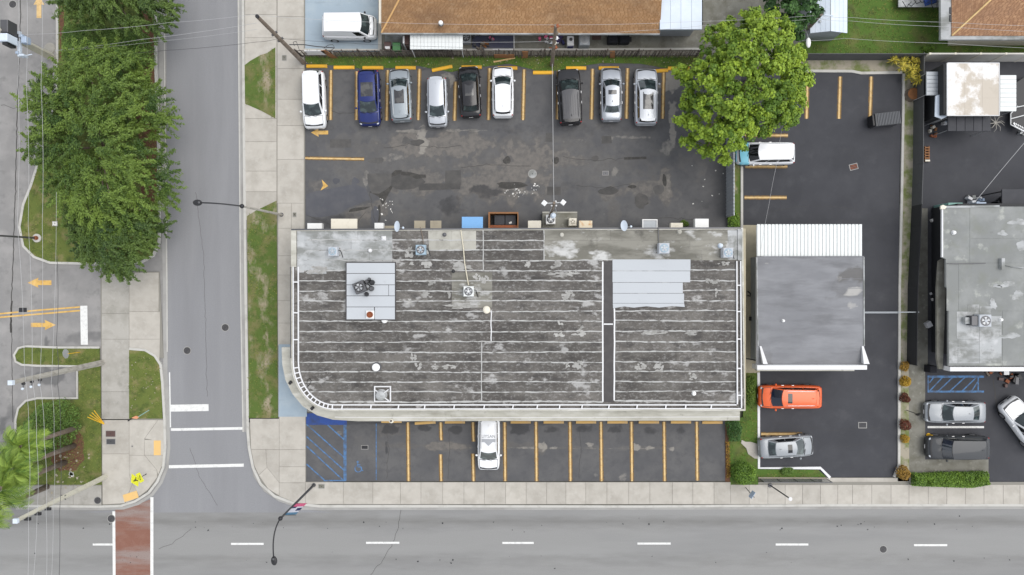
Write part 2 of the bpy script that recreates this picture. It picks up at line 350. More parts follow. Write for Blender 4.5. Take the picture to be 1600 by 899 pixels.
M['roof_green'] = mat('greenish_grey_roof', (.185, .192, .186), .85, layers=[((.245, .252, .245), .45, .44, .66, .85, 6), ((.17, .178, .155), .8, .50, .70, .75, 6), ((.40, .41, .37), .7, .60, .72, .7, 6), ((.13, .13, .12), 2.4, .62, .78, .5, 5)], bump=.2)
M['metal_white'] = mat('white_corrugated_metal', (.60, .62, .61), .5, layers=[((.6, .61, .6), 1.2, .56, .74, .5, 5)], rand=.02)
M['metal_grey'] = mat('grey_corrugated_metal', (.30, .32, .34), .5, .2, layers=[((.24, .26, .28), 1.5, .5, .7, .6, 5)], rand=.04)
M['metal_pale'] = mat('pale_blue_metal', (.50, .56, .63), .5, layers=[((.58, .63, .69), .8, .45, .7, .7, 4)], rand=.03)
M['shingle_or'] = mat('orange_brown_shingles', (.22, .118, .052), .9, tone=(.33, .20, .10), layers=[((.145, .083, .045), .5, .45, .7, .7, 6, (.5, 1.5, 1)), ((.40, .27, .155), .8, .55, .76, .5, 6), ((.30, .22, .14), 5, .58, .72, .5, 4, (.4, 1.5, 1))])
M['shingle_br'] = mat('brown_shingles', (.22, .115, .062), .9, tone=(.38, .225, .125), layers=[((.19, .11, .07), .8, .5, .72, .5, 5)])
M['cream_stain'] = mat('patched_cream_roof', (.44, .395, .335), .85, layers=[((.70, .69, .68), .42, .49, .57, .95, 6), ((.36, .32, .265), 1.0, .55, .74, .6, 5)])
M['charcoal'] = mat('charcoal_sheet', (.045, .046, .052), .8, layers=[((.06, .06, .066), 1.5, .45, .7, .7, 4)], rand=.06)
M['fence_dk'] = mat('charcoal_fence_panel', (.070, .072, .074), .7, layers=[((.085, .087, .09), 1.5, .5, .7, .5, 4)], rand=.03)
M['fence_bk'] = mat('black_fence_panel', (.022, .023, .025), .7, layers=[((.03, .03, .032), 2, .5, .7, .5, 4)], rand=.08)
M['fence_wh'] = mat('white_block_fence', (.52, .50, .46), .85, layers=[((.40, .38, .33), 1.4, .5, .7, .7, 5)], rand=.05)
M['wood_dk'] = mat('weathered_picket', (.085, .070, .058), .9, coord='obj', layers=[((.17, .15, .13), 3, .45, .7, .8, 4)], rand=.45)
M['wood_or'] = mat('orange_wood', (.24, .115, .05), .85, coord='obj', layers=[((.22, .10, .04), 5, .5, .7, .7, 4)])
M['wood_pole'] = mat('pole_timber', (.145, .115, .088), .9, layers=[((.22, .19, .16), 3, .45, .7, .8, 4)])
M['conc_pole'] = mat('concrete_pole', (.48, .46, .38), .9, layers=[((.36, .34, .28), 2, .5, .7, .6, 5)])
M['conc_pole_dk'] = mat('weathered_concrete_pole', (.36, .34, .30), .9, layers=[((.18, .165, .14), 2, .45, .68, .7, 5)])
M['steel'] = mat('galvanised_steel', (.42, .43, .44), .5, .5)
M['steel_dk'] = mat('dark_grey_steel', (.10, .10, .105), .5, .5)
M['black'] = mat('black_paint', (.016, .016, .018), .5)
M['blackmatte'] = mat('black_tarp', (.008, .008, .012), .85)
M['rubber'] = mat('tyre_rubber', (.014, .014, .014), .8)
M['rim'] = mat('alloy_rim', (.45, .45, .46), .35, .8)
M['wire'] = mat('cable_grey', (.36, .36, .36), .6)
M['wire_dk'] = mat('cable_black', (.05, .05, .05), .6)
M['ins'] = mat('insulator_blue_grey', (.33, .40, .50), .5)
M['glass'] = mat('tinted_glass', (.014, .022, .024), .06, spec=.7, coord='obj', layers=[((.06, .085, .085), 1.6, .5, .62, .7, 3)])
M['glass_blue'] = mat('blue_tinted_glass', (.008, .014, .030), .06, spec=.6)
M['glass_side'] = mat('dark_side_glass', (.006, .007, .008), .06, spec=.5)
M['pano'] = mat('panoramic_glass', (.03, .03, .032), .08, spec=.7, coord='obj', layers=[((.085, .083, .078), 1.1, .48, .56, .8, 3)])
M['lamp_cl'] = mat('clear_lamp', (.55, .57, .6), .1)
M['lamp_rd'] = mat('red_lamp', (.28, .012, .012), .15)
M['green_bin'] = mat('green_plastic', (.06, .17, .065), .5)
M['brown_bin'] = mat('brown_plastic', (.085, .05, .045), .6)
M['purple'] = mat('purple_cloth', (.07, .05, .13), .9)
M['navy'] = mat('navy_mat', (.062, .066, .105), .85, layers=[((.085, .088, .12), 1.2, .45, .7, .8, 5)])
M['rust'] = mat('rusted_steel', (.24, .075, .03), .85, layers=[((.12, .05, .03), 4, .5, .7, .7, 4)], coord='obj')
M['stump'] = mat('cut_wood', (.20, .085, .03), .85, coord='obj', layers=[((.12, .05, .02), 6, .5, .7, .7, 3)])
M['sign_y'] = mat('fluorescent_yellow', (.72, .72, .03), .5)
M['guy_y'] = mat('yellow_plastic', (.72, .42, .02), .5)
M['orange_pl'] = mat('faded_orange_plastic', (.55, .24, .13), .7)
M['teal_pl'] = mat('teal_plastic', (.20, .36, .32), .7)
M['pink'] = mat('pink_cloth', (.70, .13, .25), .8)
M['flagwhite'] = mat('white_cloth', (.65, .65, .72), .8)
M['flagblue'] = mat('blue_cloth', (.10, .22, .34), .8)
M['flagnavy'] = mat('navy_cloth', (.03, .03, .10), .8)
M['pipe'] = mat('beige_pipe', (.50, .46, .36), .6)
M['litter'] = mat('litter_white', (.62, .61, .58), .8, rand=.2)
M['bark'] = mat('tree_bark', (.13, .10, .075), .95, layers=[((.22, .19, .15), 6, .45, .7, .7, 4)])
M['palm_bark'] = mat('palm_trunk_bark', (.15, .115, .09), .95, layers=[((.24, .20, .16), 4, .45, .7, .7, 4)])
def leafmat(n, a, b): 
    m = mat(n, a, .6, tone=b, spec=.35); return m
M['leaf_dark'] = leafmat('dark_green_leaves', (.020, .048, .009), (.095, .15, .027))
M['leaf_mid'] = leafmat('mid_green_leaves', (.026, .062, .009), (.135, .205, .030))
M['leaf_bush'] = leafmat('bush_leaves', (.05, .115, .020), (.16, .25, .045))
M['leaf_bright'] = leafmat('bright_lime_leaves', (.062, .125, .009), (.265, .375, .029))
M['leaf_deep'] = leafmat('deep_green_leaves', (.016, .050, .012), (.07, .16, .03))
M['leaf_palm'] = leafmat('palm_leaflets', (.055, .115, .012), (.22, .31, .045))
M['leaf_yel'] = leafmat('yellow_croton_leaves', (.16, .17, .015), (.62, .50, .07))
M['leaf_gold'] = leafmat('golden_leaves', (.22, .13, .012), (.52, .32, .03))
M['leaf_red'] = leafmat('dark_red_leaves', (.05, .015, .008), (.17, .05, .025))
M['leaf_or'] = leafmat('amber_leaves', (.14, .08, .015), (.38, .22, .03))
M['leaf_hedge'] = leafmat('hedge_leaves', (.045, .10, .012), (.18, .30, .03))
M['bougain'] = leafmat('ground_cover_leaves', (.045, .09, .012), (.16, .23, .03))
# ------------------------------------------------------------------ the setting: ground, roads, lots, pavements, lawns
def rect(x0, x1, y0, y1): return [(x0, y0), (x1, y0), (x1, y1), (x0, y1)]
g = MB().box(-350, 350, -350, 350, -.4, -.15); struct('ground', g, M['ground'])
road_dirt = lambda X, Y: np.clip(.75 * np.exp(-((Y - 817) / 7) ** 2) + .6 * np.exp(-((Y - 877) / 6) ** 2) + .25 * np.exp(-((Y - 800) / 8) ** 2) * (X < 600), 0, 1)
main_road = grid_sheet('main_road', -2400, 4000, 792, 1180, 0, .6, M['road'], {'dirt': road_dirt})
side_road = sheet('side_road', [(252, -3000), (380, -3000), (382, 300), (385, 600), (388, 700), (396, 745), (412, 768), (436, 784), (472, 796), (520, 801), (120, 801), (200, 796), (238, 775), (256, 740), (262, 690)], .006, M['side_road'])
drive = grid_sheet('driveway', -900, 266, -900, 793, .002, .25, M['lot_grey'],
    {'dirt': [(82, 588, 26, 13, 1), (92, 594, 16, 8, .8), (3, 730, 14, 70, .8), (72, 545, 4, 20, .9), (60, 585, 30, 16, .5), (128, 528, 36, 12, .6), (72, 395, 8, 12, .6), (18, 640, 8, 20, .5), (70, 112, 8, 10, .8), (55, 85, 14, 18, .3)]})
# kerbs and gutters
sheet('gutter_base', rect(266, 520, -100, 800), -.008, M['gutter'])
kerb([(243, -60), (244, 100), (248, 200), (250, 355), (249, 380), (240, 400), (222, 410), (200, 412), (125, 412), (80, 411), (55, 402), (38, 385), (32, 355), (38, 320), (50, 290), (62, 252), (72, 210), (91, 150), (91, -60)], .2, 0, .15, M['kerb'])
kerb([(251, -60), (252.5, 130), (255, 300), (258, 440), (259, 790 - 100)], .36, 0, .02, M['gutter'], name='gutter')
kerb([(256, -60), (257.5, 130), (259.5, 300), (261, 440), (261.5, 550)], .09, 0, .03, M['kerb'], name='gutter')
kerb([(375, -60), (377.5, 225), (379.5, 450), (383, 675)], .36, 0, .028, M['gutter'], name='gutter')
kerb([(372, -60), (374.3, 225), (376, 450), (380, 675)], .10, 0, .034, M['kerb'], name='gutter')
kerb([(380, -60), (382, 225), (384.5, 450), (388, 675), (390, 700), (396, 730), (408, 756), (430, 775), (462, 787), (500, 790.5), (700, 790.5)], .22, 0, .13, M['kerb'])
kerb([(700, 790.5), (1000, 791), (1300, 789), (1620, 789), (2200, 789)], .2, 0, .13, M['kerb'])
kerb([(470, 794.5), (900, 794.5), (1300, 793.5), (1620, 793), (2200, 793)], .26, 0, .018, M['gutter'], name='gutter')
kerb([(-400, 790.5), (25, 790), (161, 791), (190, 790), (212, 783), (233, 770), (247, 752), (256, 730), (259, 700), (258, 655), (255, 600), (252, 570), (243, 556), (228, 547), (203, 545)], .2, 0, .14, M['kerb'])
kerb([(25, 794), (161, 795), (193, 794), (216, 787), (238, 773), (252, 754), (261, 731), (264, 700), (262, 620), (258, 550)], .24, 0, .016, M['gutter'], name='gutter')
kerb([(157, 543), (90, 543), (42, 541), (30, 544), (23.5, 555), (26, 565), (36, 570), (60, 571.5), (122, 572), (122, 622), (60, 622), (42, 626), (30, 638), (26, 655), (26, 700)], .17, 0, .15, M['kerb'])
# lawns with blades
def lawn(name, pts, m, dens=34, z=.12, h=(.04, .10), seed=0):
    o = sheet(name, pts, z, M[m]); poly = PP(pts)
    pl = np.array(poly); area = abs(sum(poly[i][0] * poly[i - 1][1] - poly[i - 1][0] * poly[i][1] for i in range(len(poly)))) / 2
    n = int(min(9000, area * dens)); c = rpts(poly, n); dry = fbm(c[:, 0] / 1.7 + 9, c[:, 1] / 1.7 + 3); keep = (rng.random(n) > np.clip((dry - .5) * 5, 0, .85)); c = c[keep]; n = len(c)
    a = rng.random(n) * 6.283; l = .05 + rng.random(n) * .09; hh = h[0] + rng.random(n) * (h[1] - h[0]); wd = .015 + rng.random(n) * .03
    d = np.stack([np.cos(a), np.sin(a)], 1); q = np.stack([-d[:, 1], d[:, 0]], 1); v = np.zeros((n, 4, 3))
    v[:, 0, :2] = c - q * wd[:, None]; v[:, 1, :2] = c + q * wd[:, None]; v[:, 2, :2] = c + d * l[:, None] + q * wd[:, None] * .3; v[:, 3, :2] = c + d * l[:, None] - q * wd[:, None] * .3
    v[:, :2, 2] = z; v[:, 2:, 2] = (z + hh)[:, None]
    me = npmesh('grass_blades', v.reshape(-1, 3), np.arange(n * 4).reshape(n, 4), M['blade'], np.repeat(np.clip(.15 + .75 * rng.random(n) * fbm(c[:, 0] / 2, c[:, 1] / 2) * 1.6, 0, 1), 4))
    b = bpy.data.objects.new('grass_blades', me); C.objects.link(b); b.parent = o; b['kind'] = 'stuff'
    return o
island = [(92, -60), (92, 150), (73, 210), (63, 254), (51, 291), (39, 321), (33, 355), (39, 384), (56, 401), (80, 410), (125, 411), (200, 411), (221, 409), (239, 399), (248, 380), (249, 355), (247, 200), (243, 100), (242, -60)]
isl = lawn('island_lawn', island, 'grass')
flat('mulch_bed', [(216, -60), (241, -60), (242, 100), (246, 200), (248.5, 330), (220, 330), (224, 250), (214, 190), (216, 100)], .126, M['mulch'], isl)
flat('mulch_bed', [(94, 10), (101, 12), (102, 90), (95, 92)], .126, M['mulch'], isl)
lawn('median_lawn', [(157, 544), (90, 544), (42, 543), (31, 546), (25, 555), (28, 564), (37, 569), (60, 570.5), (123, 571), (123, 571), (157, 571)], 'grass')
lawn('verge_lawn', [(124, 571), (158, 571), (160, 757), (20, 757), (27, 660), (31, 640), (43, 628), (60, 624), (124, 624)], 'grass')
flat('mulch_bed', wobble(108, 706, 26, 34, 18, .2), .128, M['mulch'], bpy.data.objects['verge_lawn'])
lawn('corner_lawn', [(203, 547), (228, 549), (242, 558), (250, 571), (253, 600), (255, 654), (203, 654)], 'grass')
lawn('street_lawn', [(383, 103), (392, 96), (408, 87), (418, 84), (431, 75), (431, 186), (409, 174), (384, 163)], 'grass_dry', z=.135)
lawn('street_lawn', [(387, 338), (402, 329), (433, 314), (435, 653), (390, 653)], 'grass_dry', z=.135, dens=30)
lawn('fence_lawn', [(470, 87), (1100, 87), (1090, 103), (1040, 107), (1000, 100), (940, 99), (905, 104), (868, 111), (845, 113), (828, 108), (795, 100), (762, 104), (735, 106), (706, 113), (680, 109), (652, 103), (610, 107), (560, 107), (524, 103), (482, 100)], 'grass_green', z=.06, dens=60)
lawn('back_yard_lawn', [(1262, -80), (1475, -80), (1475, 60), (1640, 60), (1640, 88), (1250, 88)], 'grass_green', z=.08, dens=40)
lawn('side_lawn', [(1165, 583), (1182, 583), (1184, 733), (1278, 734), (1290, 745), (1184, 746), (1184, 757), (1141, 757), (1137, 700), (1140, 655), (1160, 652)], 'grass_green', z=.10, dens=45)
# sidewalks: every slab a piece of its own
def slabs(name, base, cells, m='conc', z=.12, label=None, gap=.011):
    o = sheet(name, base, z - .03, M['joint'])
    for c in cells:
        pl = PP(c); pl = inset(ccw(pl), gap)
        MB().prism(pl, z - .035, z + random.uniform(-.003, .004), .006).build('slab', M[m] if not isinstance(m, tuple) else M[random.choice(m)], o)
    return o
fx = [478, 537, 583, 626, 658, 692, 725, 757, 790, 822, 854, 884, 915, 948, 982, 1015, 1050, 1082, 1115, 1141, 1170, 1199, 1226, 1253, 1281, 1308, 1331, 1361, 1391, 1419, 1449, 1478, 1507, 1536, 1566, 1592, 1622, 1655]
slabs('front_sidewalk', rect(478, 1660, 753, 788), [rect(fx[i], fx[i + 1], 753 if fx[i] < 1140 else 757, 787.5) for i in range(len(fx) - 1)])
ys = [-70, -30, 0, 27, 62, 108, 156, 197, 250, 318, 357, 400, 430, 470, 505, 540]
cells = [rect(434, 475.5, ys[i], ys[i + 1]) for i in range(9)] + [rect(435, 456, ys[i], ys[i + 1]) for i in range(9, len(ys) - 1)] + [rect(456, 475.5, 318, 358)]
yy = [-70, -20, 24, 60, 105, 160, 186, 222, 268, 300, 345]
cells += [rect(383.5, 433, yy[i], yy[i + 1]) for i in range(len(yy) - 1)]
slabs('west_sidewalk', [(381, -70), (477, -70), (477, 545), (436, 545), (436, 660), (389, 660)], cells)
slabs('corner_sidewalk', [(389, 652), (478, 652), (478, 788), (465, 786), (433, 774), (410, 755), (398, 729), (391, 700)],
      [[(391, 654), (437, 654), (437, 702), (393, 702)], rect(437, 478, 650, 702), rect(437, 478, 702, 729), rect(437, 478, 729, 754), [(393, 702), (416, 702), (418, 730), (405, 742), (398, 727)], [(416, 702), (437, 702), (437, 754), (418, 730)],
       [(405, 742), (418, 730), (437, 754), (437, 774), (420, 764)], [(437, 754), (478, 754), (478, 787), (462, 785), (437, 775)]])
slabs('left_sidewalk', [(158, 425), (203, 425), (203, 660), (160, 660)], [rect(160, 203, a, b) for a, b in ((426, 490), (490, 530), (530, 612), (612, 655))], 'conc_old')
slabs('drive_apron', [(203, 425), (250, 425), (256, 560), (203, 548)], [rect(203, 249, 426, 487), rect(203, 251, 487, 530), [(203, 530), (251, 530), (250, 566), (243, 555), (228, 546), (203, 544)]], 'conc')
slabs('corner_plaza', [(160, 654), (256, 654), (257, 700), (254, 728), (245, 751), (230, 768), (211, 781), (190, 788), (160, 789)],
      [rect(161, 203, 656, 709), rect(161, 203, 709, 746), [(203, 656), (248, 656), (227, 685), (227, 711), (203, 711)], [(248, 656), (256, 656), (257, 688), (242, 688), (227, 685)], rect(227, 257, 687, 711),
       [(203, 711), (227, 711), (246, 734), (215, 742), (203, 742)], [(227, 711), (257, 711), (254, 728), (248, 742), (246, 734)], [(203, 742), (246, 734), (247, 745), (232, 765), (219, 775), (208, 755)],
       [(161, 746), (203, 742), (208, 755), (196, 786), (161, 788)], [(208, 755), (219, 775), (209, 781), (197, 786)]], 'conc')
slabs('lower_left_sidewalk', rect(-300, 161, 757, 789), [rect(a, b, 758, 788.5) for a, b in ((-160, -60), (-60, 26), (26, 72), (72, 116), (116, 160))], 'conc_old')
for pts in (rect(241.5, 252.5, 688, 711), [(193, 773), (215, 766), (218, 777), (196, 784)]):
    flat('tactile_pad', pts, .132, M['tactile'], bpy.data.objects['corner_plaza'])
# lots
bl = dict(
    wear=[(800, 255, 330, 60, .55), (620, 250, 140, 50, .6), (700, 228, 110, 26, 1), (655, 285, 70, 24, .9), (770, 285, 90, 40, .95), (820, 260, 60, 40, 1), (590, 232, 60, 14, .7), (575, 330, 50, 16, .9, -15), (500, 290, 24, 14, .8), (880, 250, 60, 18, .9), (950, 262, 70, 26, .6), (1005, 295, 60, 20, .9), (1040, 290, 16, 30, 1), (960, 300, 40, 16, .9), (900, 300, 70, 20, .45), (740, 262, 60, 20, .8), (850, 300, 20, 30, .6), (960, 330, 12, 26, .7), (1000, 300, 30, 14, .8), (640, 340, 30, 20, .5), (560, 345, 24, 12, .7), (545, 218, 28, 12, .6), (870, 218, 60, 12, .6), (700, 340, 20, 16, .6), (800, 230, 40, 24, .7)],
    pale=[(1046, 128, 20, 16, 1), (1050, 185, 8, 46, 1), (1040, 228, 10, 16, .8), (985, 215, 40, 3, .7), (660, 216, 9, 26, 1), (646, 205, 40, 3, .9), (735, 204, 50, 3, .7), (615, 245, 20, 8, .6), (1046, 128, 14, 16, 1), (1052, 175, 5, 36, .8), (1060, 122, 12, 10, .8), (700, 118, 14, 6, .7), (705, 125, 6, 14, .9), (572, 285, 6, 18, .7), (960, 270, 8, 12, .7), (1044, 290, 6, 24, .6), (900, 220, 40, 4, .5), (945, 218, 14, 4, .8), (820, 300, 24, 6, .7), (800, 296, 30, 3, .7), (672, 104, 16, 4, .6), (640, 330, 4, 18, .4), (905, 345, 5, 20, .4), (940, 335, 8, 18, .45), (1085, 345, 14, 8, .6)],
    dirt=[(600, 280, 30, 22, .4), (520, 345, 40, 14, .6), (700, 320, 20, 20, .7), (560, 108, 60, 8, .5), (850, 108, 200, 6, .5), (800, 200, 300, 10, .35), (760, 300, 30, 12, .8), (1090, 320, 20, 14, .4), (890, 290, 26, 10, .4), (515, 160, 20, 20, .3), (720, 150, 12, 14, .5)])
back_lot = grid_sheet('back_parking_lot', 475.5, 1158, 86, 365, .03, .11, M['lot_old'], bl)
fl = dict(wear=[(700, 697, 46, 9, 1), (640, 697, 60, 6, .7), (800, 697, 60, 6, .7), (590, 690, 40, 20, .5), (845, 700, 16, 10, .9), (900, 700, 100, 4, .6), (1010, 700, 90, 4, .6), (610, 670, 30, 14, .7), (660, 745, 120, 6, .3)],
          pale=[(847, 697, 12, 9, 1), (865, 700, 10, 5, .9), (920, 694, 8, 4, .9), (994, 699, 8, 7, 1), (1018, 700, 10, 4, .9), (1050, 702, 6, 6, .9), (830, 700, 26, 3, .8), (960, 701, 150, 2, .6), (930, 742, 5, 6, .6), (975, 745, 8, 8, .7), (800, 700, 20, 3, .6), (1089, 692, 4, 14, .7), (760, 749, 60, 2, .4), (530, 678, 8, 5, .7), (571, 702, 6, 5, .5)],
          dirt=[(610, 671, 14, 9, 1), (660, 670, 12, 7, .9), (712, 672, 16, 8, .9), (812, 672, 16, 9, .9), (865, 672, 14, 8, .8), (915, 670, 14, 8, .8), (965, 672, 14, 8, .8), (1015, 672, 12, 8, .7), (1065, 674, 12, 8, .7), (700, 660, 420, 5, .6), (604, 704, 2, 12, 1)])
front_lot = grid_sheet('front_parking_lot', 478.5, 1134, 644, 752.5, .03, .11, M['lot_old'], fl)
side_lot = sheet('side_parking_lot', [(1158, 111), (1409, 111), (1405, 300), (1402, 746), (1300, 746), (1186, 746), (1186, 583), (1158, 583)], .03, M['lot_new'])
right_yard = sheet('right_yard', rect(1436, 1700, 88, 330), .03, M['lot_new'])
right_lot = sheet('right_parking_lot', rect(1436, 1700, 330, 757), .032, M['lot_new'])
sheet('concrete_pad', [(1418, 566), (1445, 566), (1445, 718), (1544, 718), (1544, 740), (1418, 740)], .05, M['dirty_conc'])
sheet('blue_drive', rect(472, 594, -90, 81), .05, M['blue_conc'])
kerb([(594, -60), (594, 78)], .3, 0, .12, M['kerb']); kerb([(472, 78.5), (594, 79)], .18, 0, .1, M['kerb'])
sheet('patio', rect(594, 1100, 40, 86), .045, M['dirty_conc'])
kerb([(700, 78.5), (1095, 77)], .16, 0, .10, M['kerb'])
sheet('back_yard', rect(1098, 1268, -90, 89), .048, M['dirty_conc'])
sheet('corner_pad', rect(436, 480, 538, 651), .125, M['blue_conc'])
sheet('lot_apron', rect(1284, 1422, 746.5, 757.5), .07, M['conc'])
sheet('side_passage', rect(1156, 1187, 352, 584), .06, M['wall_beige'])
sheet('sandy_strip', [(1245, 93), (1442, 93), (1442, 114), (1429, 116), (1426, 300), (1419, 560), (1420, 752), (1402, 752), (1402, 728), (1405, 450), (1409, 300), (1411, 113), (1245, 112)], .07, M['sand'])
kerb([(1411, 116), (1408, 300), (1404.5, 450), (1404, 600), (1403.5, 728), (1396, 745)], .2, 0, .15, M['kerb'])
kerb([(1245, 111.5), (1330, 112), (1345, 115), (1409, 114)], .22, 0, .12, M['kerb'])
sheet('planted_strip', rect(1147, 1157, 200, 356), .05, M['grass_dry'])
kerb([(1158.5, 195), (1158.5, 356)], .2, 0, .14, M['kerb'])
kerb([(1184.5, 582), (1185, 731), (1281, 731), (1296, 746)], .22, 0, .15, M['white'])
sheet('planted_edge', [(1133, 657), (1141, 657), (1141, 753), (1133, 753)], .06, M['mulch'])
sheet('alley_ground', rect(1420, 1449, 326, 572), .055, M['dirty_conc'])
kerb([(1184, 746), (1290, 746.5)], .1, 0, .2, M['tan'])
sheet('white_path', [(1158, 687), (1164, 690), (1172, 690), (1182, 693), (1183, 716), (1178, 716), (1168, 709), (1165, 700), (1157, 692)], .17, M['conc'])
# asphalt repairs
for k, pts in (('patch_dark', [(574, 272), (590, 271), (612, 272), (611, 290), (603, 297), (592, 303), (581, 302), (575, 288)]), ('patch_hole', [(577, 300), (594, 297), (606, 290), (607, 276), (618, 266), (628, 266), (625, 276), (616, 288), (604, 310), (598, 322), (592, 308)]), ('patch_hole', [(625, 268), (640, 269), (655, 273), (665, 273), (666, 278), (650, 280), (640, 275), (627, 274)]),
               ('patch_dark', [(696, 267), (720, 266), (721, 289), (705, 290), (695, 287)]), ('patch_dark', [(653, 287), (720, 287), (719, 296), (655, 298)]), ('patch_dark', wobble(1002, 313, 12, 11)), ('patch_hole', wobble(1003, 318, 10, 5)), ('patch_dark', wobble(632, 285, 26, 14)), ('patch_blue', [(490, 300), (555, 288), (572, 295), (578, 312), (545, 325), (530, 335), (500, 340), (478, 338), (478, 305)]),
               ('patch_hole', wobble(1038, 282, 3, 10)), ('patch_dark', wobble(1028, 297, 8, 8)), ('patch_dark', wobble(951, 299, 14, 7)), ('patch_dark', [(855, 292), (876, 292), (876, 305), (855, 305)]), ('patch_hole', wobble(988, 292, 6, 3)), ('patch_dark', [(516, 218), (549, 218), (549, 231), (516, 231)]), ('patch_blue', wobble(525, 283, 5, 5)), ('patch_blue', wobble(555, 284, 6, 6)), ('patch_dark', [(853, 208), (863, 208), (863, 222), (852, 222)]), ('patch_hole', wobble(868, 251, 5, 6)), ('patch_hole', wobble(792, 251, 6, 6)), ('patch_dark', wobble(930, 248, 6, 4)), ('patch_dark', [(940, 213), (955, 213), (956, 224), (940, 225)]), ('patch_hole', [(975, 246), (1010, 245), (1010, 249), (975, 250)]), ('patch_hole', wobble(800, 290, 22, 6)), ('patch_dark', wobble(588, 251, 12, 5)), ('patch_dark', wobble(635, 220, 7, 6)), ('patch_dark', wobble(652, 223, 10, 5)), ('patch_hole', wobble(560, 327, 16, 3, rot=-.2)), ('patch_blue', wobble(586, 338, 6, 18)), ('patch_hole', wobble(592, 334, 3, 14))):
    flat('asphalt_patch', pts, .034 + random.uniform(.001, .003), M[k], back_lot)
# painted markings
def line(parent, pts, wd, z, m, name='parking_line', halo=False):
    if halo: ribbon(MB(), PP(pts), wd * 2.3, z - .003, z).build('old_marking', M['amber_halo'], parent)
    return ribbon(MB(), PP(pts), wd, z - .001, z + .004).build(name, M[m], parent)
for x, a, b in ((517, 110, 188), (557.5, 112, 188), (605, 110, 189), (654.5, 108, 188), (711, 128, 189), (764, 107, 188), (818, 109, 188), (872, 110, 187), (925, 108, 187), (979.5, 107, 186), (1036, 113, 186)):
    line(back_lot, [(x + (1 if x > 600 else .3), a), (x - (.8 if x > 600 else .3), b)], .155, .036, 'yellow_pale', halo=True)
line(back_lot, [(477, 247.5), (569, 249)], .13, .037, 'yellow_pale', halo=True)
for x, a, b in ((638, 660, 752), (689, 660, 688), (689, 710, 752), (739.5, 660, 690), (739.5, 709, 752), (789, 660, 752), (838, 659, 752), (891, 659, 752), (939.5, 659, 752), (987, 659, 752), (1038, 659, 752), (1089, 659, 751)):
    line(front_lot, [(x - .5, a), (x + .5, b)], .15, .036, 'yellow_pale', halo=True)
for x, a, b in ((1261, 112, 186), (1311.5, 120, 186), (1360, 120, 186)):
    line(side_lot, [(x + 1, a), (x - 1, b)], .16, .036, 'yellow_pale', halo=True)
for y, a, b in ((212, 1164, 1231), (260.5, 1164, 1230), (309, 1163, 1229), (678.5, 1189, 1253)):
    line(side_lot, [(a, y), (b, y)], .15, .036, 'yellow_pale', halo=True)
def arrow(parent, px, py, ang, L_, z, m='yellow', hw=.42, sw=.16):
    x, y, _ = P(px, py); c, s_ = math.cos(ang), math.sin(ang); h = L_ / 2
    pts = [(-h, -sw), (h * .15, -sw), (h * .1, -hw), (h, 0), (h * .1, hw), (h * .15, sw), (-h, sw)]
    return MB().prism([(x + a * c - b * s_, y + a * s_ + b * c) for a, b in pts], z - .002, z).build('arrow', M[m], parent)
arrow(back_lot, 499.5, 207.5, math.pi, 1.45, .037, 'yellow', .36, .16)
MB().prism(PP([(503, 281), (513, 291), (501, 298), (505, 290)]), .03, .037).build('worn_arrow', M['yellow'], back_lot)
arrow(drive, 68, 508, 0, 2.1, .012, 'yellow', .43, .18); arrow(drive, 61, 10, math.pi / 2, 2.0, .012, 'yellow_pale', .46, .2); arrow(drive, 62, 442, math.pi, 2.0, .012, 'yellow', .43, .2)
line(drive, [(-60, 497), (0, 490.5), (60, 485), (125, 480)], .13, .01, 'yellow', 'centre_line'); line(drive, [(-60, 502), (0, 496), (60, 491), (125, 485.5)], .13, .01, 'yellow', 'centre_line')
line(drive, [(131, 478), (132, 539)], .60, .01, 'white_line', 'stop_bar')
for a, b, y in ((145, 176, 851), (361, 412, 850), (572, 624, 848.3), (785, 834, 848.5), (996, 1048, 849.5), (1212, 1263, 851), (1428, 1480, 852), (1644, 1696, 853), (-70, -20, 852)):
    line(main_road, [(a, y), (b, y)], .17, .006, 'white_line', 'lane_dash')
cw = flat('crosswalk', [(180, 792), (214, 789), (233, 781), (235, 781), (235, 960), (180, 960)], .013, M['brick_red'], main_road, t=.012)
line(main_road, [(178, 799), (179, 960)], .24, .018, 'white_line', 'crosswalk_edge'); line(main_road, [(237.5, 777), (237.5, 960)], .26, .018, 'white_line', 'crosswalk_edge')
for pts, wd in (([(267, 638), (326, 637)], .58), ([(267, 671.5), (379, 669.5)], .22), ([(264, 729.5), (381, 727)], .26), ([(265, 582), (266.5, 668)], .10)):
    line(side_road, pts, wd, .011, 'white_line', 'stop_line')
# disabled bay and hatched aisle, front lot
flat('blue_paint', [(478.5, 646), (542, 646), (542, 664), (478.5, 664)], .0345, M['blue_paint'], front_lot)
for pts in ([(540.5, 664), (540.5, 751)], [(538, 664), (538, 751)], [(479, 663), (538, 715)], [(479, 682), (538, 735)], [(479, 697), (536, 750)], [(512, 664), (540, 689)], [(479, 725), (508, 751)], [(506, 751), (540, 751)], [(588, 662), (588, 750)]):
    b_ = pts[0][0] == 588; line(front_lot, pts, .07 if b_ else .105, .0365 + random.uniform(0, .0015), 'blue_line', 'hatch_line')
sym = MB(); c0 = np.array(P(560, 730)[:2]); k_ = 1.05
ribbon(sym, [tuple(c0 + np.array(p) * k_) for p in arc(.0, -.12, .27, 120, 395, 14)], .075, .035, .04)
ribbon(sym, [tuple(c0 + np.array(p) * k_) for p in [(-.05, .30), (-.05, .02), (.2, .02), (.30, -.28), (.40, -.28)]], .085, .035, .0405)
ribbon(sym, [tuple(c0 + np.array(p) * k_) for p in [(-.05, .18), (.16, .18)]], .07, .035, .041)
sym.prism([tuple(c0 + np.array(p) * k_) for p in arc(-.05, .42, .085, 0, 330, 10)], .035, .04)
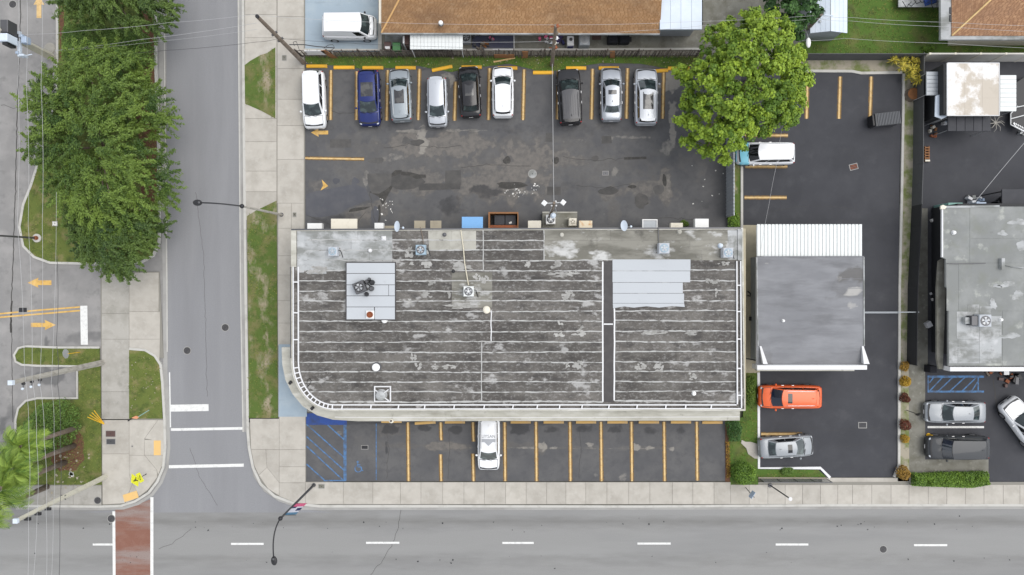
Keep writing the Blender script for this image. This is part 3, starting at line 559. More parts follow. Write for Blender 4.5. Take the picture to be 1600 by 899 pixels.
sym.build('wheelchair_symbol', M['blue_line'], front_lot)
for a in (rect(1449, 1537, 587, 590.5), rect(1449, 1450.6, 587, 613), rect(1527, 1529, 588, 613), rect(1449, 1537, 610.5, 613.5)):
    flat('hatch_line', a, .038 + random.uniform(0, .002), M['blue_line'], right_lot)
for a, b in ((1452, 1459), (1452, 1473), (1466, 1489), (1484, 1508), (1503, 1526), (1518, 1527)):
    k = min(1, (b - a) / 22); line(right_lot, [(a, 611 if a > 1453 or b > 1465 else 598), (b, 589 if b < 1527 else 589 + 22 * (1 - k) * .6)], .10, .0365, 'blue_line', 'hatch_line')
line(right_lot, [(1449, 667.5), (1537, 667.5)], .17, .0365, 'white_line')
# painted outlines of drains in the side lot
def drain(px, py, rot, label):
    x, y, _ = P(px, py); t = thing('storm_drain', label, 'drain', (x, y, .03), rot)
    f = MB()
    for a in ((-.36, .36, -.26, -.21), (-.36, .36, .21, .26), (-.36, -.31, -.21, .21), (.31, .36, -.21, .21)): f.box(*a, 0, .012)
    f.build('frame', M['gutter'], t, True)
    for k in range(3): MB().box(-.3, .3, -.16 + k * .13, -.10 + k * .13, 0, .008).build('bar', M['rust'] if py < 300 else M['iron'], t, True)
drain(1333.5, 261, .25, 'slotted drain grate with rusty bars in the asphalt below the white and teal car')
drain(1347.5, 664.5, 0, 'slotted drain grate in the asphalt right of the orange car')
def manhole(px, py, r, label, z=.008, m='iron'):
    x, y, _ = P(px, py); t = thing('manhole_cover', label, 'manhole cover', (x, y, z))
    MB().lathe(0, 0, [(r + .05, 0), (r + .05, .006)]).build('frame', M['gutter'], t, True)
    MB().lathe(0, 0, [(r, .0), (r, .012), (r * .9, .014)]).build('cover', M[m], t, True)
    MB().lathe(0, 0, [(r * .12, .012), (r * .12, .018)], 8).build('lifting_hole', M['black'], t, True)
manhole(20, 7, .30, 'round iron manhole cover in the grey driveway beside the yellow up arrow'); manhole(352, 512, .29, 'iron manhole cover near the right side of the side street', .01)
manhole(292.5, 548, .29, 'iron manhole cover near the left side of the side street', .01); manhole(154, 781.5, .28, 'dark manhole cover set in the lower left sidewalk', .125)
manhole(174, 810.5, .30, 'blue grey manhole cover at the white edge of the red crosswalk', .02); manhole(1380, 858.5, .29, 'iron manhole cover on the main road between two lane dashes', .004)
manhole(832, 272, .32, 'pale round cover in the middle of the back parking lot', .036, 'coat')
def boxcover(px, py, lx, ly, m, label, z=.128, name='utility_cover'):
    x, y, _ = P(px, py); t = thing(name, label, 'utility cover', (x, y, z))
    MB().box(-lx / 2, lx / 2, -ly / 2, ly / 2, 0, .014).build('frame', M['gutter'], t, True)
    MB().box(-lx / 2 + .04, lx / 2 - .04, -ly / 2 + .04, ly / 2 - .04, 0, .022).build('lid', M[m], t, True)
    MB().box(-.03, .03, -.03, .03, .02, .026).build('lid_hole', M['black'], t, True)
boxcover(174.3, 677.5, .86, .56, 'brown_bin', 'dark red rectangular utility cover in the corner sidewalk'); boxcover(174.7, 689.7, .80, .50, 'steel_dk', 'black rectangular utility cover below the dark red one')
boxcover(445, 91.5, .40, .48, 'dirty_conc', 'small mossy utility cover in the west sidewalk near the grass'); boxcover(461, 336, .32, .40, 'dirty_conc', 'small grey utility cover in the sidewalk beside the street lamp foot')
boxcover(87.5, 350, .46, .42, 'litter', 'small pale utility cover in the grass island', .13); boxcover(570, 699, .60, .36, 'black', 'black rectangular drain cover in the disabled bay', .032)
boxcover(36, 484.5, .76, .46, 'black', 'black box cover on the double yellow line', .012); boxcover(946, 271, .55, .38, 'steel_dk', 'grey double utility cover in the back parking lot', .036)
boxcover(208, 697, .14, .14, 'black', 'tiny round black valve cap in the corner sidewalk', .128)
boxcover(503, 759.5, .55, .40, 'dirty_conc', 'worn square cover in the front sidewalk at the street lamp foot', .126)

# cracks and construction joints, fine dark relief filled with tar
def crack(parent, pts, z, wd=.035, m='patch_hole', jit=.8, name='crack'):
    path = []
    for a, b in zip(pts[:-1], pts[1:]):
        n = max(2, int(math.hypot(b[0] - a[0], b[1] - a[1]) / 6))
        for k in range(n): u = k / n; path.append((a[0] + (b[0] - a[0]) * u + random.gauss(0, jit), a[1] + (b[1] - a[1]) * u + random.gauss(0, jit)))
    path.append(pts[-1]); return ribbon(MB(), PP(path), wd, z - .002, z).build(name, M[m], parent)
crack(main_road, [(627, 758 + 40), (620, 830), (612, 855), (594, 880), (575, 905)], .006, .03); crack(main_road, [(300, 826), (270, 850), (248, 858)], .006, .025)
crack(drive, [(33, -40), (31, 60), (28, 140), (24, 300), (20, 420), (18, 470)], .008, .07, jit=.4); crack(drive, [(18, 470), (17, 520)], .008, .14, jit=.5); crack(drive, [(18, 500), (20, 660)], .008, .05, jit=.4); crack(drive, [(0, 166), (40, 170), (70, 180)], .008, .03)
crack(side_road, [(306, 300), (318, 400), (321, 500), (324, 620)], .012, .02, jit=.5); crack(side_road, [(296, 700), (312, 745), (340, 790)], .012, .02)
for a in ([(478, 337), (495, 342), (520, 352)], [(572, 330), (560, 345), (556, 357)], [(600, 232), (640, 226), (690, 232), (720, 228)], [(720, 262), (760, 258), (830, 260)], [(880, 246), (930, 252), (980, 247)], [(1000, 346), (1040, 340), (1090, 344)], [(578, 300), (582, 330), (590, 356)], [(505, 168), (530, 178), (560, 176)], [(900, 290), (950, 294), (985, 288)]): crack(back_lot, a, .037, .035)
for x in (604, 700, 905): crack(front_lot, [(x, 672), (x + 3, 700), (x, 748)], .037, .025)
for a in ([(1200, 330), (1260, 322), (1340, 326)], [(1210, 660), (1290, 672), (1390, 668)], [(1300, 700), (1380, 690)]): crack(side_lot, a, .034, .018)
crack(right_lot, [(1552, 590), (1553, 615), (1557, 640)], .036, .06); crack(right_lot, [(1500, 745), (1590, 720)], .036, .02)
# ------------------------------------------------------------------ main building
ZR = 4.4
mb = thing('main_building', 'long flat roofed building with dark ribbed felt roof and a rounded corner', 'building', (P(800, 500, ZR)[0], P(800, 500, ZR)[1], 0))
curve = [(522 + 66 * math.cos(math.radians(a)), 565 + 76 * math.sin(math.radians(a))) for a in range(90, 181, 9)]
outl = [(455, 358.5), (1160, 356), (1164, 641)] + curve
wl = PP(outl, ZR)
MB().prism(inset(ccw(wl), .12), 0, ZR - .12).build('wall', M['wall_conc'], mb)
MB().prism(wl, ZR - .12, ZR).build('roof', M['felt'], mb)
roof = bpy.data.objects['roof']
rows = [360, 375.5, 391, 407, 423, 439, 455, 470.5, 486.5, 502, 518.5, 534.5, 550.5, 566, 581.5, 597, 612.5, 628]
def xleft(y):
    return 466 if y < 566 else 524 - 57 * math.sqrt(max(0, 1 - ((y - 562) / 71) ** 2))
def rprism(x0, x1, y0, y1, m, z0, z1, name, par, gap=.012, poly=None):
    pl = inset(ccw(PP(poly or rect(x0, x1, y0, y1), z1)), gap)
    return MB().prism(pl, z0, z1, .003).build(name, M[m], par)
def sheetrow(i, x0, x1, m, xl2=None):
    y0, y1 = rows[i], rows[i + 1]; x = x0; n = 0
    while x < x1 - 1:
        nx = x + random.uniform(70, 150)
        if nx > x1 - 35: nx = x1
        po = None
        if n == 0 and y1 > 566 and x0 < 530: po = [(xleft(y0), y0), (nx, y0), (nx, y1), (xleft(y1), y1)]
        rprism(x, nx, y0, y1, m, ZR, ZR + .010 + random.uniform(-.003, .004), 'roof_sheet', roof, .008, po)
        x = nx; n += 1
def seam(y, x0, x1, wd=.095):
    n = int((x1 - x0) / 7) + 2; path = [(x0 + (x1 - x0) * k / (n - 1), y + random.uniform(-.5, .5) + .6 * math.sin(k / 9 + y)) for k in range(n)]
    p = PP(path, ZR + .02); l, r = strip_pts(p, wd); b = MB(); vs = []
    for k in range(n):
        w_ = random.uniform(.5, 1.25); c = (np.array(l[k]) + np.array(r[k])) / 2
        for s_ in (l[k], r[k]): q = c + (np.array(s_) - c) * w_; vs.append((q[0], q[1], ZR + .0205))
    b.add(vs, [(2 * k, 2 * k + 1, 2 * k + 3, 2 * k + 2) for k in range(n - 1)])
    b.build('sealant_seam', M['seam'], roof)
for i in range(17):
    y0, y1 = rows[i], rows[i + 1]; xm = 755 if i < 4 else (768 if i < 11 else 752.5)
    if i < 4:
        sheetrow(i, 464, 613, 'coat'); sheetrow(i, 613, xm, 'felt')
    else: sheetrow(i, xleft(y1), xm, 'felt')
    if i < 3: sheetrow(i, xm, 850, 'felt'); sheetrow(i, 850, 1151, 'felt_mid')
    else: sheetrow(i, xm, 942, 'felt'); sheetrow(i, 960, 1151, 'felt')
    if i > 0:
        if i < 4: seam(y0, 613, 850 if i < 3 else 942); seam(y0, 480, 613, .06)
        else: seam(y0, xleft(y0) + 1, 942)
        if i >= 4: seam(y0 - .6, 960, 1151)
seam(628, 516, 942, .14); seam(627, 960, 1151, .14)
for x, a, b_ in ((755, 360, 423), (767.5, 485, 533), (752.5, 535, 626), (942, 409, 628), (960, 482, 626), (850, 360, 408)):
    p = PP([(x + random.uniform(-.4, .4), a + (b_ - a) * k / 8) for k in range(9)], ZR + .024)
    ribbon(MB(), p, .11 if x in (942, 960) else .075, ZR + .018, ZR + .024).build('sealant_seam', M['white'] if x > 760 and x != 850 else M['seam'], roof)
rprism(943.5, 958.5, 408, 629, 'felt_dark', ZR, ZR + .012, 'walkway_strip', roof); rprism(943, 958, 505.5, 508, 'white', ZR + .012, ZR + .03, 'walkway_bar', roof)
# patches of cement and coating
for r_ in (rect(669, 706, 361, 376), rect(706, 744, 361, 377), rect(670, 702, 376, 392), rect(702, 744, 377, 391)): rprism(0, 0, 0, 0, 'patch_lt', ZR + .008, ZR + .019, 'roof_patch', roof, .004, r_)
rprism(706, 769, 426, 481, 'felt_mid', ZR + .008, ZR + .017, 'roof_patch', roof, 0)
for a in ((466, 475, 366, 426), (480, 510, 395, 428), (1137, 1152, 360, 406)): rprism(*a, 'coat', ZR + .008, ZR + .018, 'roof_patch', roof, 0)
for px, py, rx, ry in ((641, 411, 6, 3), (664, 415, 9, 5), (720, 415, 15, 6), (674, 443, 6, 5), (666, 462, 10, 6), (702, 462, 3, 6), (825, 413, 6, 5), (868, 414, 8, 6), (872, 428, 14, 4), (892, 427, 9, 4), (887, 462, 9, 6), (876, 505, 4, 4), (909, 511, 5, 4), (875, 522, 8, 5), (905, 521, 9, 4), (903, 571, 7, 6), (885, 572, 4, 5), (1130, 412, 7, 4), (1105, 439, 4, 4), (1117, 440, 8, 4), (1119, 457, 3, 6), (645, 558, 5, 6), (653, 572, 5, 5), (680, 573, 6, 4), (702, 573, 8, 4), (900, 425, 5, 3), (640, 472, 5, 4), (1000, 572, 8, 5), (1030, 575, 6, 6), (1080, 588, 6, 5), (1025, 521, 16, 3), (1085, 520, 10, 4), (720, 478, 22, 4), (745, 435, 6, 6), (758, 436, 6, 6), (495, 422, 14, 6), (640, 396, 6, 8), (660, 396, 8, 5)):
    fk = MB(); nn = 5 + int(rx * ry / 7)
    for k in range(nn):
        a_ = random.uniform(0, 6.28); q_ = random.random() ** .6; r_ = random.uniform(.22, .5); z_ = ZR + .0205 + .0006 * k
        fk.prism(PP(wobble(px + rx * q_ * math.cos(a_), py + ry * q_ * math.sin(a_), rx * r_, ry * r_, 11, .55), z_), ZR + .008, z_)
    fk.build('roof_patch', M['flake'], roof)
# raised white hatch roof and white membrane field
MB().prism(PP(rect(540, 618, 409.5, 500.5), ZR + .3), ZR, ZR + .3).build('raised_deck', M['felt_dark'], roof)
rd = bpy.data.objects['raised_deck']
for a, b_ in ((411, 427.3), (427.9, 445), (445.6, 462.2), (462.8, 479.6), (480.2, 499.3)):
    for x0, x1 in (((541.5, 617),) if a not in (445.6, 480.2) else ((541.5, 607), (607.4, 617)) if a == 445.6 else ((541.5, 584.6), (585.6, 617))):
        rprism(x0, x1, a, b_, 'white_sheet', ZR + .3, ZR + .33 + random.uniform(0, .006), 'deck_panel', rd, .006)
for a, b_, x1 in ((405.5, 423.4, 1079), (423.8, 441.4, 1078.5), (441.8, 458.4, 1067), (458.8, 474, 1069)):
    rprism(957 - (a > 441) * -.5, x1, a, b_, 'white_sheet', ZR + .008, ZR + .034, 'membrane_sheet', roof, .004)
rprism(0, 0, 0, 0, 'white_sheet', ZR + .008, ZR + .032, 'membrane_sheet', roof, 0, [(957.5, 474.4), (1069, 474.4), (1070, 480), (1050, 478.5), (1030, 481), (1010, 478.8), (990, 481), (975, 479), (958, 482)])
# parapet, white bands, rails with rungs
par = PP([(455, 418)] + [(455 + .4, 560)] + curve[::-1][1:] + [(1164, 641), (1160, 356)], ZR + .1)
ribbon(MB(), [tuple(p) for p in par], .16, ZR - .3, ZR + .06).build('parapet', M['wall_conc'], mb)
ribbon(MB(), PP([(455, 359), (800, 357.6), (1160, 356.4)], ZR + .05), .12, ZR - .25, ZR + .05).build('fascia', M['steel_dk'], mb)
ribbon(MB(), PP([(460, 360.6), (1158, 358.2)], ZR + .03), .06, ZR, ZR + .03).build('edge_flashing', M['wall_conc'], mb)
rprism(454.5, 463, 360, 418, 'wall_conc', ZR, ZR + .09, 'parapet_cap', mb); rprism(1152.5, 1160, 358, 407, 'coat', ZR, ZR + .09, 'parapet_cap', mb)
zr = ZR + .16
def cv(rx, ry, cx=522, cy=565, n=12): return [(cx - rx * math.cos(math.radians(90 * k / n)), cy + ry * math.sin(math.radians(90 * k / n))) for k in range(n + 1)]
def rail(path, wd=.085, m='white'):
    return ribbon(MB(), PP(path, zr), wd, ZR + .04, zr).build('parapet_rail', M[m], mb)
ri = rail([(465.8, 417)] + cv(56, 68) + [(1151, 633)]); ro = rail([(457.8, 417)] + cv(64, 74.5) + [(1158.2, 638.8)], .075); re = rail([(1151.5, 408), (1152.3, 632)]); rf = rail([(1157.5, 408), (1158.8, 638)])
rail([(453.6, 417), (453.8, 560)], .05, 'steel_dk')
def rung(a, b): ribbon(MB(), PP([a, b], zr + .005), .09, ZR + .05, zr + .005).build('rung', M['white'], ro)
for y in (441, 489, 531): rung((457.8, y), (465.8, y))
for k in range(0, 13):
    a = math.radians(8 + 6.6 * k); rung((522 - 64 * math.cos(a), 565 + 74.5 * math.sin(a)), (522 - 56 * math.cos(a), 565 + 68 * math.sin(a)))
for x in (535, 580, 623, 664, 710, 757, 802, 840, 875, 910, 952, 996, 1041, 1072, 1112): rung((x, 633), (x - 1, 638.8))
for y in (446, 487, 530, 576, 618): rung((1152, y), (1158.4, y))
# lower canopy round the corner and along the front
can = [(440, 543), (441, 570), (446, 594), (457, 616), (473, 635), (495, 649), (520, 656), (560, 658.5), (1156, 657.3), (1156, 600), (540, 600), (500, 590), (470, 543)]
MB().prism(PP(can, 3.2), 2.85, 3.2).build('canopy', M['wall_conc'], mb)
ribbon(MB(), PP([(523, 652), (700, 653), (1155, 651.5)], 3.22), .05, 3.2, 3.225).build('canopy_flashing', M['white'], bpy.data.objects['canopy'])
rprism(1161, 1165.5, 357, 642, 'wall_beige', 3.6, 4.1, 'side_ledge', mb)
for a in ((517, 558, 342, 366, 'cream', 2.7), (647, 664.5, 345, 366, 'tan', 2.6), (672, 689.5, 345, 366, 'tan', 2.6), (721.5, 754.5, 339, 366, 'awning_blue', 2.6)):
    aw = MB(); p = PP(rect(a[0], a[1], a[2], a[3]), a[5]); aw.prism(p, a[5] - .12, a[5], .02); o = aw.build('door_awning', M[a[4]], mb)
    o['label'] = {'cream': 'long cream door awning', 'tan': 'small tan door awning', 'awning_blue': 'sky blue door awning'}[a[4]]
    (x0, y0), (x1, y1) = p[0], p[2]
    for xx in (min(x0, x1) + .06, max(x0, x1) - .06): MB().tube([(xx, max(y0, y1) - .06, a[5] - .1), (xx, min(y0, y1) + .2, a[5] - .75)], .02).build('awning_bracket', M['steel_dk'], o, label='awning bracket')
# equipment on roofs and walls
def condenser(px, py, z, s, label, m='metal_white', fan='steel_dk', rot=0., h=.75, group=None, extra=True, blades='steel'):
    x, y, _ = P(px, py, z + h); t = thing('air_conditioner', label, 'air conditioner', (x, y, z), rot, group)
    b = MB(); b.box(-s / 2, s / 2, -s / 2, s / 2, .06, h, .04); b.box(-s / 2 + .08, s / 2 - .08, -s / 2 + .08, s / 2 - .08, 0, .06); b.build('casing', M[m], t, True)
    MB().lathe(0, 0, [(s * .42, h), (s * .42, h + .025), (s * .37, h + .03)], 20).build('fan_shroud', M[fan], t, True)
    bl = MB()
    for k in range(5):
        a = k * 1.2566; bl.add([(0, 0, h + .04), (s * .33 * math.cos(a), s * .33 * math.sin(a), h + .036), (s * .33 * math.cos(a + .7), s * .33 * math.sin(a + .7), h + .05)], [(0, 1, 2)])
    bl.build('fan_blades', M[blades], t, True)
    MB().lathe(0, 0, [(s * .12, h + .04), (s * .12, h + .075)], 10).build('fan_hub', M[m], t, True)
    gr = MB()
    for k in range(6):
        a = k * math.pi / 6; gr.tube([(-s * .4 * math.cos(a), -s * .4 * math.sin(a), h + .065), (s * .4 * math.cos(a), s * .4 * math.sin(a), h + .065)], .006, 4)
    gr.build('fan_guard', M['steel'], t, True)
    if extra:
        MB().tube([(s * .5, .1, .3), (s * .7, .1, .3), (s * .75, -.1, .05), (s * .9, -.45, .04)], .03).build('pipe', M['black'], t, True)
    for a in (-1, 1): MB().box(-s / 2 - .05, s / 2 + .05, a * s * .38 - .04, a * s * .38 + .04, -.0, .06).build('skid', M['wood_pole'], t, True)
    return t
condenser(519.5, 393, ZR, .70, 'small grey condenser on the pale coated corner of the felt roof', 'ac_case', 'ac_blue')
condenser(657, 390.5, ZR, .76, 'pale blue condenser left of the cement roof patch', 'ac_blue', 'steel_dk')
condenser(732, 455.5, ZR, .78, 'white condenser in the middle of the roof at the end of the long pipe', 'metal_white', 'steel_dk')
condenser(1038, 388, ZR, .80, 'blue topped condenser above the white roof membrane', 'ac_case', 'ac_blue', extra=False)
condenser(1138, 395, ZR, .76, 'blue topped condenser at the right end of the felt roof', 'ac_case', 'ac_blue')
c5 = condenser(561, 449, ZR + .34, .85, 'dark round exhaust fan with a cluster of black pipes on the white raised deck', 'steel_dk', 'black', .4)
for k, (dx, dy, r) in enumerate(((.62, .2, .17), (.95, .0, .2), (.72, -.42, .2), (.2, -.68, .17), (.85, .32, .12))): MB().lathe(dx, dy, [(r, 0), (r, .25), (r * .6, .4)], 10).build('duct', M['black'] if k % 2 else M['steel_dk'], c5, True)
condenser(1540, 501.5, 3.6, .95, 'grey blue condenser on the white patched part of the right building roof', 'ac_case', 'steel_dk', extra=False)
cb = bpy.data.objects['air_conditioner.006']; MB().box(-1.0, -.5, -.38, .38, .0, .62, .03).build('filter_box', M['steel_dk'], cb, True); MB().box(-1.35, -1.0, -.25, .25, 0, .4).build('duct', M['coat'], cb, True)
condenser(913.5, 62.5, .05, .88, 'grey square condenser on the patio behind the orange brown roof', 'metal_grey', 'steel', h=.9, extra=False)
condenser(728.5, 58.5, .05, .75, 'dark condenser beside the white corrugated patio awning', 'metal_grey', 'black', extra=False)
condenser(860.5, 343, .9, .76, 'white condenser with dark fan on the grey platform behind the building', 'white_clean', 'black', extra=False, h=.8)
condenser(895, 347, .9, .62, 'cream condenser with cream fan grille on the grey platform behind the building', 'cream', 'cream', extra=False, h=.8, blades='tan')
def vent(px, py, z, r, h, label, m='white', rim=None, square=0, name='roof_vent', cap=True):
    x, y, _ = P(px, py, z + h); t = thing(name, label, 'roof vent', (x, y, z))
    if square: MB().box(-square / 2, square / 2, -square / 2, square / 2, 0, h * .5, .02).build('base', M[m], t, True)
    else: MB().lathe(0, 0, [(r * 1.25, 0), (r * 1.25, .03)], 16).build('flange', M[rim or m], t, True)
    MB().lathe(0, 0, [(r * .8, 0), (r * .8, h * .7), (r, h * .72), (r, h * .88), (r * .75, h), (.02, h * 1.05)] if cap else [(r, 0), (r, h), (r * .85, h), (r * .8, h * .6)], 20).build('cap' if cap else 'pipe', M[m] if cap else M['rust'], t, True, smooth=True, sharp=40)
    return t
vent(587, 574.5, ZR, .30, .5, 'round white roof vent with a dark ring in the lower left of the felt roof', 'white_clean', 'patch_lt'); MB().lathe(0, 0, [(.38, .03), (.38, .07)], 20).build('dark_ring', M['steel_dk'], bpy.data.objects['roof_vent'], True)
v2 = vent(594, 619, ZR, .36, .6, 'round grey turbine vent inside a white square frame by the roof rail', 'coat')
for a in ((-.55, .75, .62, .70), (-.55, .75, -.52, -.44), (-.55, -.47, -.44, .62), (.67, .75, -.44, .62)): MB().box(*a, .0, .22).build('frame', M['white'], v2, True)
for a in (.7, 2.4, 5.6): MB().tube([(.3 * math.cos(a), .3 * math.sin(a), .2), (.75 * math.cos(a), .68 * math.sin(a), .2)], .05).build('strut', M['white'], v2, True)
vent(760, 484.5, ZR, .24, .3, 'small white dome vent right of the middle condenser', 'cream')
vent(577.5, 492, ZR + .34, .24, .3, 'square white vent with a rusty hole on the raised deck', 'white_clean', square=.62, cap=False)
vent(600, 500.5, ZR, .20, .25, 'small white cap vent at the lower edge of the raised deck', 'white_clean')
vent(577.5, 391.5, ZR, .12, .25, 'small white pipe vent with a black hole on the pale coating', 'white'); vent(599, 372.5, ZR, .11, .2, 'small square white vent near the back edge of the roof', 'white', square=.34)
vent(694, 366.5, ZR, .13, .3, 'small dark pipe vent in the cement roof patch', 'steel_dk'); vent(708, 424, ZR, .11, .3, 'tiny black pipe vent left of the long beige pipe', 'black')
vent(1062, 362, ZR, .16, .15, 'small grey roof cap above the blue topped condenser', 'patch_lt'); vent(1085, 615.5, ZR, .14, .18, 'tiny white cap in the lower right of the felt roof', 'white_clean')
vent(1127, 384, ZR, .16, .3, 'small grey pipe elbow left of the right end condenser', 'metal_pale'); vent(878, 367, ZR, .14, .12, 'faint round cap on the mid grey felt', 'patch_lt')
vent(1225, 501.5, 3.2, .10, .2, 'small white pipe vent on the smooth grey roof', 'white_clean'); vent(1492, 363.5, 3.6, .14, .2, 'small white cap vent on the greenish grey roof', 'white')
vent(1566, 500, 3.6, .11, .2, 'tiny white pipe right of the grey blue condenser', 'white_clean')
vent(688.5, 35, 3.4, .17, .35, 'white capped pipe vent on the orange brown shingle roof', 'white_clean', 'steel_dk')
def dish(px, py, z, label, rot):
    x, y, _ = P(px, py, z); t = thing('satellite_dish', label, 'satellite dish', (x, y, z - .6), rot)
    b = MB(); n = 18; vs = [(0, 0, .55)]; 
    for k in range(n): a = 2 * math.pi * k / n; vs.append((.24 * math.cos(a) + .0, .42 * math.sin(a), .66 + .16 * math.cos(a)))
    b.add(vs, [(0, 1 + k, 1 + (k + 1) % n) for k in range(n)]); b.build('reflector', M['metal_pale'], t, True, smooth=True)
    MB().tube([(0, 0, .5), (.05, 0, 0)], .03).build('mast', M['steel'], t, True)
    MB().tube([(.1, -.1, .55), (.48, -.12, .8)], .02).build('feed_arm', M['steel'], t, True)
    MB().ell((.5, -.12, .82), (.09, .09, .09)).build('feed_horn', M['metal_pale'], t, True, smooth=True)
dish(620.5, 354, 4.9, 'oval satellite dish at the back wall left of the tan awnings', 0); dish(975, 353, 4.9, 'oval satellite dish at the back wall left of the white framed box', .1)
def wallunit(x0, x1, y0, y1, z0, z1, m, label, grille=True, name='window_air_conditioner', cat='air conditioner', recess=False):
    p = PP(rect(x0, x1, y0, y1), z1); xs = sorted((p[0][0], p[1][0])); yz = sorted((p[0][1], p[2][1])); cx = sum(xs) / 2; cy = sum(yz) / 2
    t = thing(name, label, cat, (cx, cy, z0)); hx = (xs[1] - xs[0]) / 2; hy = (yz[1] - yz[0]) / 2
    MB().box(-hx, hx, -hy, hy, 0, z1 - z0, .02).build('casing', M[m], t, True)
    for a in (-1, 1): MB().tube([(a * hx * .8, -hy, -.35), (a * hx * .8, hy * .8, -.01)], .02).build('bracket', M['steel_dk'], t, True)
    if grille:
        for k in range(4): MB().box(-hx * .85, hx * .85, hy, hy + .012, .08 + k * .09, .12 + k * .09).build('louvre', M['steel'], t, True)
    if recess:
        for a in ((-hx, hx, hy - .08, hy), (-hx, -hx + .07, -hy, hy - .08), (hx - .07, hx, -hy, hy - .08)): MB().box(*a, z1 - z0, z1 - z0 + .08).build('rim', M['white_clean'], t, True)
wallunit(480, 503, 349, 361, 1.6, 2.1, 'white_clean', 'white wall unit at the left end of the back wall')
wallunit(585, 599, 348.5, 361, 1.6, 2.1, 'white_clean', 'small white wall unit left of the satellite dish by the tan awnings')
wallunit(600, 618, 353, 361, .0, .5, 'tan', 'low tan box on the ground beside the small white wall unit', False, 'storage_box', 'box')
wallunit(825, 845.5, 345, 360, 1.6, 2.1, 'cream', 'cream wall unit between the wooden pen and the grey platform')
wallunit(905, 925.5, 345, 360, 1.6, 2.1, 'rusty_cream', 'rust stained cream wall unit right of the grey platform')
wallunit(1003.5, 1027, 343, 360, 1.6, 2.1, 'metal_grey', 'white framed grey box at the back wall', False, recess=True)
wallunit(1048, 1067, 348.5, 360, 1.6, 2.1, 'cream', 'tilted cream wall unit beside a weed')
wallunit(1086, 1107.5, 342, 360, 1.6, 2.1, 'white_clean', 'white wall unit nearest the white panel fence')
pl = thing('concrete_platform', 'grey raised platform against the back wall carrying two condensers', 'platform', P(874, 345)); 
MB().prism(PP(rect(847.5, 902, 332, 366), .9), 0, .9, .02).build('slab', M['dirty_conc'], pl); MB().prism(PP([(847.5, 331), (902, 331), (902, 333), (847.5, 333)], .93), .5, .93).build('edge', M['patch_lt'], pl)
en = thing('wooden_pen', 'timber framed pen with two black bins inside against the back wall', 'enclosure', P(786, 345))
for a in (rect(763, 810, 331.5, 334), rect(763, 765.5, 334, 357), rect(808.5, 810, 334, 357)): MB().prism(PP(a, 1.6), 0, 1.6).build('board', M['wood_or'], en)
MB().prism(PP(rect(765.5, 808.5, 352, 356), 1.4), 1.2, 1.4).build('board', M['rust'], en)
for k, (a, lb) in enumerate(((rect(773, 788, 337, 351), 'left black lidded bin inside the wooden pen'), (rect(790, 805.5, 337, 351), 'right black lidded bin inside the wooden pen'))):
    p = PP(a, 1.1); bx = thing('rubbish_bin', lb, 'bin', (*np.mean(p, 0), 0)); MB().prism(p, 0, 1.05).build('body', M['black'], bx); MB().prism(inset(ccw(p), -.03), 1.05, 1.1, .02).build('lid', M['charcoal'], bx)
    if k: solo('litter', 'scrap of white paper on the right black bin lid', 'litter', MB().prism(PP([(795, 348), (799, 346), (800, 349), (796, 350)], 1.12), 1.102, 1.12), M['litter'])
pp = [P(720, 360, ZR + .1), P(724, 388, ZR + .1), P(726, 412, ZR + .1), P(732, 446, ZR + .1)]; solo('roof_pipe', 'long beige pipe crossing the roof to the middle condenser', 'pipe', MB().tube(pp, .045), M['pipe'])
solo('roof_pipe', 'short beige conduit from a tan awning to the pale blue condenser', 'pipe', MB().tube([P(656.5, 355, ZR + .1), P(660, 368, ZR + .1), P(661.5, 382, ZR + .1)], .03), M['wood_pole'])
solo('roof_pipe', 'thin dark conduit from the back edge to the condenser above the white membrane', 'pipe', MB().tube([P(1028.5, 352, ZR + .1), P(1029, 372, ZR + .1), P(1030, 386, ZR + .1)], .03), M['steel_dk'])
solo('cable_coil', 'loop of black cable on the felt roof by the rounded corner', 'cable', MB().tube([P(478.5, 607, ZR + .05), P(484, 601, ZR + .05), P(486.5, 595, ZR + .05), P(484, 591.5, ZR + .05), P(480.5, 594, ZR + .05), P(479.5, 600, ZR + .05), P(482, 603, ZR + .05)], .02, 5), M['black'])
for px, py, lb in ((454, 598, 'upper black box floodlight on the rounded canopy corner'), (488.3, 638, 'lower black box floodlight on the rounded canopy corner')):
    x, y, _ = P(px, py, 3.3); t = thing('floodlight', lb, 'floodlight', (x, y, 3.2), .8); MB().box(-.14, .14, -.11, .11, .06, .24, .02).build('housing', M['black'], t, True); MB().box(-.04, .04, -.04, .04, 0, .06).build('bracket', M['steel_dk'], t, True)
x, y, _ = P(611.5, 657.5, 3.1); t = thing('canopy_lamp', 'white round lamp with dark centre on the canopy edge', 'lamp', (x, y, 2.95)); MB().lathe(0, 0, [(.2, 0), (.2, .2), (.12, .28)], 14).build('housing', M['cream'], t, True); MB().lathe(0, 0, [(.08, .28), (.08, .31)], 10).build('lens', M['black'], t, True)

